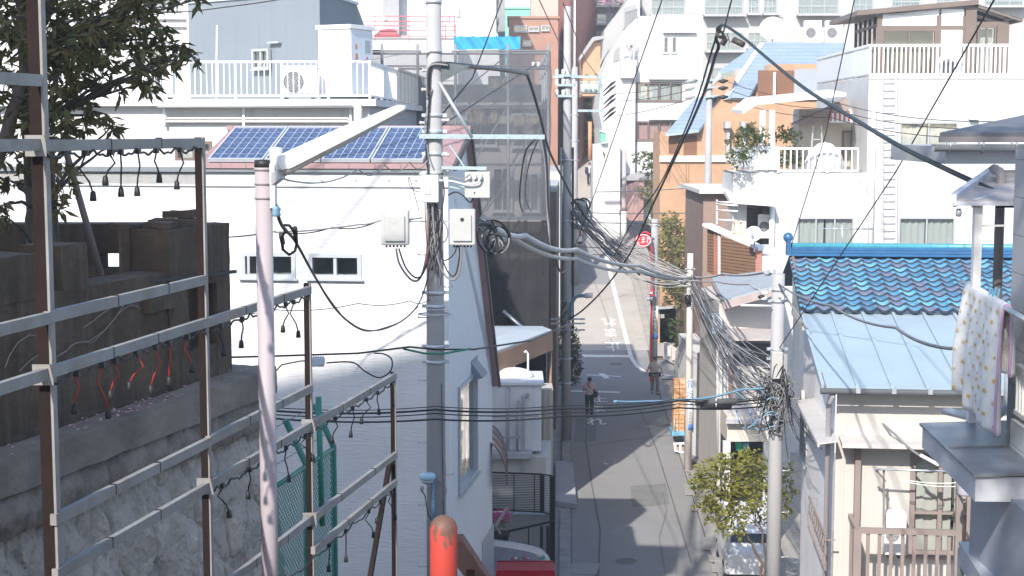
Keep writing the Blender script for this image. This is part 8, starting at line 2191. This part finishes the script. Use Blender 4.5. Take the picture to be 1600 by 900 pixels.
def curve_cable(label, pts, r_, m=BLACKC, group=None, cat="cable"):
    P = [at(*p) for p in pts]; o_ = P[0]; out = []
    for i in range(len(P)-1):
        p0, a, c, p3 = P[max(i-1,0)], P[i], P[i+1], P[min(i+2,len(P)-1)]
        for j in range(6):
            t = j/6; out.append(.5*((2*a)+(c-p0)*t+(2*p0-5*a+4*c-p3)*t*t+(3*a-p0-3*c+p3)*t**3))
    out.append(P[-1]); b = MB(); b.tube([p-o_ for p in out], r_, 6); o = b.build("overhead_cable", m); o.location = o_
    return tag(o, label, cat, group)
curve_cable("black cable looping back to the main line right of the splice box", [(510,567,23.0),(550,566,23.0),(570,580,23.0),(592,590,23.0),(610,580,23.0),(612,562,23.1),(600,553,23.2),(585,552,23.3)], .012)
sb = thing("splice_box", "small pale grey splice box clipped on the black cable before the white house", "splice box", at(497,565,22.9))
b = wmb(sb); a, c = at(487,571,22.9), at(507,559,22.9); b.box((a.x,22.85,a.z),(c.x,22.98,c.z)); b.build("casing", mat("splice_blue_grey", (.50,.55,.62), .5, .08), sb, .015)
for k in range(5):
    for z in (a.z-.02, c.z): b = wmb(sb); x = a.x+.02+.035*k; b.box((x,22.87,z),(x+.018,22.96,z+.02)); b.build("clip", GPLAST, sb)
# twisted cable from the lamp post down to the pole
pts = []
tw = [(432,322,8.68),(440,352,9.2),(462,378,10.5),(492,432,12.5),(522,480,14.5),(548,505,16.5),(572,516,18.5),(600,514,20),(630,500,21.5),(652,478,22.6),(664,450,23.2),(672,415,23.6),(684,372,23.7)]
curve_cable("thick twisted black cable sagging from the lamp post to the nearest pole", tw, .011)
tw2 = [(x+1.5*math.sin(i*2.2), y+2*math.cos(i*2.2), Y) for i, (x, y, Y) in enumerate(tw[:10])]
curve_cable("second strand wound round the sagging lamp cable", tw2, .007)
lb = thing("lamp_cable_clamp", "dark clamp and spring loop hanging just below the blue insulator", "clamp", at(455, 370, 9.9))
b = wmb(lb)
for pts in ([(447,358,9.7),(440,372,9.8),(442,390,9.9),(452,398,10),(461,392,10),(464,378,10),(457,356,9.9)], [(440,352,9.6),(452,352,9.8),(458,360,9.9)]):
    b.tube([at(*p) for p in pts], .010, 6)
b.tube([at(461,356,9.9), at(462,376,10)], .016, 7); b.tube([at(439,366,9.8), at(442,380,9.9)], .016, 7); b.build("loop", BLACKC, lb)
# lines left of the pole in front of the white wall
cable("thin black service line from the pole across the white wall to the left", [(20,385,20),(250,368,22),(430,362,23.2),(520,355,23.6),(590,346,23.8)], .010, BLACKC, None, .06)
cable("second thin service line wound along the first to the grey box", [(430,363,23.2),(560,351,23.7),(598,343,23.8),(660,340,23.9)], .014, GREYC, None, .02)
cable("thin line crossing the white wall at mid height to the pole", [(330,487,22),(430,484,23),(560,474,23.6),(640,470,23.8),(672,468,23.8)], .007, BLACKC, None, .05)
cable("thin line from the roof lamp to the pole over the solar panels", [(425,274,14),(560,264,20),(600,257,22.5),(640,253,23.5),(668,250,23.8)], .009, GREYC, None, .12)
cable("thin wire across the pale wall at upper left", [(160,22,30),(300,18,30),(400,5,30),(520,-14,30)], .012, BLACKC)
cable("pale wire sloping over the roof terrace railing", [(495,108,33),(620,86,30),(672,80,24)], .008, GREYC)
# thick cables leaving the pole rightwards
cable("thick pale grey bundle from the nearest pole across the slope to the wire-laden pole", [(755,340,24.2),(820,368,28),(900,390,36),(1000,415,46),(1085,435,52.5)], .055, mat("pale_bundle", (.46,.45,.45), .6, .1), None, .12)
cable("second pale grey bundle just below the first across the slope", [(748,348,24.2),(800,372,28),(900,404,36),(1000,424,46),(1085,432,52.5)], .045, mat("pale_bundle", (.46,.45,.45), .6, .1), None, .12)
cable("grey bundle between the slim wrapped pole and the wire-laden pole", [(1085,433,52.5),(1130,428,42),(1195,425,28.6),(1206,424,28.1)], .032, mat("pale_bundle", (.46,.45,.45), .6, .1), None, .05)
cable("grey bundle looping below to the connectors of the wire-laden pole", [(1060,436,52),(1120,440,44),(1172,444,32),(1186,452,28.6),(1193,458,28.1)], .022, mat("pale_bundle", (.46,.45,.45), .6, .1), None, .03)
cable("thick grey service cable from the wire-laden pole over the light blue roof", [(1217,444,27.9),(1300,478,22),(1400,512,16),(1505,545,11.5)], .016, GREYC, None, .06)
cable("twin grey service cable dropping from the wire-laden pole to the cream balcony", [(1218,446,27.9),(1280,540,26.5),(1340,620,25.2),(1400,680,24.2),(1438,712,23.7),(1467,728,23.5)], .020, GREYC, None, .03)
cable("white sleeve over the end of the twin service cable at the balcony", [(1438,711,23.6),(1467,727,23.4)], .03, CERAM)
# heavy lines in the upper right
curve_cable("thick black cable curving from the mid-air junction down to the right edge", [(1120,45,24),(1128,39,23.6),(1140,44,23),(1165,62,22),(1200,92,20.5),(1260,140,18),(1330,183,15.5),(1400,225,13.5),(1480,265,12.2),(1555,300,11.4),(1620,335,10.8)], .021, mat("dark_green_sheath", (.02,.03,.028), .5, .1))
curve_cable("thick black cable from the mid-air junction down to the second pole", [(1126,42,24),(1119,60,24.5),(1123,72,24.8),(1117,90,25.5),(1098,150,29),(1065,225,35),(1020,320,43),(985,395,49),(945,450,53),(910,485,56.5),(888,499,57.7)], .030, BLACKC)
curve_cable("black cable rising from the mid-air junction to the top edge", [(1120,56,24.5),(1112,80,25.5),(1080,180,31),(1030,290,40),(985,352,47),(960,400,52)], .018, BLACKC)
jn = thing("cable_junction", "mid-air cable junction with dark hanging connectors before the grey apartments", "cable joint", at(1130, 55, 24))
b = wmb(jn)
for pts, r_ in (([(1120,48,24),(1128,50,23.9),(1134,60,23.9),(1130,66,23.9)], .022), ([(1134,60,23.9),(1128,70,23.9)], .045), ([(1136,52,23.9),(1140,66,23.9),(1150,62,23.8)], .010), ([(1146,62,23.8),(1162,70,23.7)], .05), ([(1122,44,24),(1120,56,24),(1127,58,24)], .03)):
    b.tube([at(*p) for p in pts], r_, 7)
b.build("connector", mat("connector_brown", (.07,.055,.05), .5, .1), jn)
for i, (label, pts, r_) in enumerate((
    ("straight dark wire from the top right corner down to the wire-laden pole", [(1560,-12,14),(1400,268,22),(1215,548,28)], .010),
    ("straight dark wire from the top edge past the white balcony to the blue ridge", [(1337,-10,20),(1290,210,24),(1236,385,27)], .008),
    ("straight dark wire from the top edge past the stepped white building towards the bundles", [(1038,-10,30),(985,140,40),(930,300,50),(893,400,57)], .014),
    ("dark wire rising over the grey apartments from the mid-air junction", [(1146,-12,20),(1128,60,24)], .012),
    ("dark wire crossing the scaffold from the top edge to the nearest pole", [(788,-10,30),(762,60,28),(738,122,26),(688,182,24.2)], .014),
    ("wire from the top edge beside the red tower down to the transformer pole", [(838,-10,45),(880,80,70),(900,120,91.5)], .02),
    ("wire slanting from the red tower front to the transformer crossarm", [(880,5,50),(915,95,75),(935,120,91.5)], .02),
    ("slanting wire over the scaffold net to the white insulator pair", [(690,196,24),(760,150,30),(838,100,40)], .014),
)): cable(label, pts, r_, BLACKC)
curve_cable("thick black cable along the scaffold top from the pole guard", [(700,100,24),(740,104,26),(790,110,30),(825,116,34)], .040, BLACKC)
curve_cable("heavy black cable dropping down the corner of the scaffold", [(822,112,34),(832,140,36),(845,185,40),(858,235,45),(880,280,52),(905,325,57),(960,390,58),(1000,430,58)], .038, BLACKC)
for i in range(3):
    curve_cable("rope-like black cable hanging down the face of the scaffold", [(845+i*2,215,46.0),(852+i*1.5,260,46.1),(855+i,330,46.3),(862+i,390,46.4),(876,425,50),(884,420,57.5)], .03, BLACKC if i else GREYC, "cables down the scaffold corner")
curve_cable("black cable bunch swinging from the pole crossarm down the net", [(838,216,24.5),(822,235,26),(815,270,28),(812,310,30),(816,330,34)], .016, BLACKC)
curve_cable("second black cable of the bunch swinging down the net", [(842,216,24.5),(830,245,26),(822,280,28),(822,312,30),(830,330,34)], .014, GREYC)
ip = thing("line_insulator", "pair of white porcelain line insulators in front of the scaffold corner", "insulator", at(837, 102, 40))
b = wmb(ip)
for dx in (-4, 4): c = at(837+dx, 101, 40); b.tube([c+Vector((-.03,0,0)), c+Vector((.03,0,0))], .07, 10)
b.build("porcelain", CERAM, ip)
# lines over the slope and to the orange building pole
for i, (y0, y1) in enumerate(((146,130),(158,142),(181,156))):
    cable("thin high line from the transformer pole to the insulators of the orange building pole", [(962,y0,90),(1074,y1,68.2)], .016, BLACKC, "high lines over the white stepped building", .1)
    cable("thin high line from the orange building pole off to the right", [(1138,y1-2,68),(1300,y1+28,56),(1560,y1+60,38)], .014, BLACKC, "high lines right of the orange building pole", .2)
for i, (a, c) in enumerate((((905,332,57.8),(1104,332,68)), ((900,347,57.8),(1098,347,68)), ((930,300,60),(1110,291,68)), ((893,384,57.6),(1005,388,76)), ((888,396,57.6),(1010,397,76)))):
    cable("thin dark wire stretched across the slope between the poles", [a, c], .018, BLACKC if i > 2 else GREYC, "thin wires stretched across the slope", .05)
rnd = random.Random(12)
for i in range(34):
    a = (rnd.uniform(890,914), rnd.uniform(318,350), 57.9); c = (1078+rnd.uniform(-4,4), rnd.uniform(424,446), 52.9)
    cable("grey wire in the spray fanning from the second pole to the slim wrapped pole", [a, c], rnd.choice((.009,.012,.016,.022)), mat("pale_wire", (.40,.40,.40), .6, .1) if i % 4 else GREYC, "wires fanning over the slope", rnd.uniform(.1,1.1))
for i in range(30):
    a = (1078+rnd.uniform(-5,12), rnd.uniform(424,470), 52.7); c = (rnd.uniform(1198,1228), rnd.uniform(545,640), 27.9)
    m1 = (a[0]*.5+c[0]*.5+rnd.uniform(-26,8), a[1]*.5+c[1]*.5+rnd.uniform(0,44), 38+rnd.uniform(-3,3))
    curve_cable("grey wire in the tangle strung between the slim wrapped pole and the wire-laden pole", [a, m1, c], rnd.choice((.007,.009,.012,.016)), rnd.choice((GREYC, GREYC, BLACKC, mat("pale_wire", (.40,.40,.40)), mat("pale_wire", (.40,.40,.40)))), "tangle between the two right poles")
for i in range(12):
    a = (1085+rnd.uniform(-5,30), rnd.uniform(500,560), 50); c = (rnd.uniform(1195,1225), rnd.uniform(590,640), 27.9)
    curve_cable("thin wire drooping from the annex roofs to the wire-laden pole", [a, ((a[0]+c[0])/2, (a[1]+c[1])/2+rnd.uniform(5,40), 38), c], rnd.choice((.006,.008,.010)), rnd.choice((GREYC, BLACKC)), "wires drooping to the wire-laden pole")
for i in range(7):
    c = (rnd.uniform(1225,1300), rnd.uniform(640,720), 26.0+rnd.uniform(-1,1))
    curve_cable("thin wire hanging from the wire-laden pole onto the cream house flank", [(1222,560+rnd.uniform(0,60),27.9), ((1222+c[0])/2, (600+c[1])/2+20, 27), c], .007, rnd.choice((GREYC, BLACKC)), "wires hanging on the cream house flank")
for i, (pts) in enumerate(([(1185,600,27.8),(1195,625,27.8),(1180,660,27.8),(1160,668,27.9),(1150,640,28)], [(1150,612,28),(1168,630,28),(1180,668,27.9),(1200,668,27.8),(1206,645,27.8)])):
    curve_cable("blue looped cable hanging beside the wire-laden pole", pts, .014, BLUEC, "blue loops at the wire-laden pole")
for i, (x0, x1, y) in enumerate(((1086,1152,629),(1094,1144,636))):
    t = thing("cable_closure", ["long dark cable closure hung on the low bundle before the white annex", "shorter black cable closure tucked under the longer one"][i], "cable closure", at(x0, y, 27.0))
    b = wmb(t); b.tube([at(x0,y,26.9), at(x0+3,y,26.9), at(x1-3,y-2,27.2), at(x1,y-2,27.2)], [.03,.06-.015*i,.06-.015*i,.03], 10); b.build("shell", mat("closure_grey", (.10,.10,.10), .6, .15) if i == 0 else BLACKC, t)
    b = wmb(t); b.tube([at((x0+x1)/2,y,26.95), at((x0+x1)/2,y-6,26.95)], .015, 5); b.build("hanger", STEEL, t)
for px, py, Y in ((543,548,23.3),(705,548,23.7),(930,626,25)): pass

for k_, (z0, z1_) in enumerate(((15.7, 19.2), (15.0, 17.4))):  # unseen cables, routed to lay shadow lines on the white house wall
    P = sag((PX1, 24.0, z0), (-10, 14, z1_), .25, 20); b = MB(); b.tube([p-P[0] for p in P], .03, 6); o = b.build("overhead_cable", BLACKC); o.location = P[0]  # added unseen cable
    tag(o, ["upper thick cable rising from the nearest pole top towards the left", "lower thick cable rising from the nearest pole top towards the left"][k_], "cable")
# ============================================================ AIR
hz = MB(); hz.box((-160, -60, -3.0), (160, 175, 40)); hz = hz.build("haze", None)
hz.data.materials.clear()
hm = bpy.data.materials.new("haze_air"); hm.use_nodes = True; N, L = hm.node_tree.nodes, hm.node_tree.links
N.remove(N["Principled BSDF"]); pv_ = N.new("ShaderNodeVolumePrincipled")
pv_.inputs["Color"].default_value = (.86, .92, 1.0, 1); pv_.inputs["Density"].default_value = .0012
pv_.inputs["Anisotropy"].default_value = .2
L.new(pv_.outputs[0], N["Material Output"].inputs["Volume"]); hz.data.materials.append(hm)
tag(hz, kind="stuff", label="thin pale daylight haze over the street")
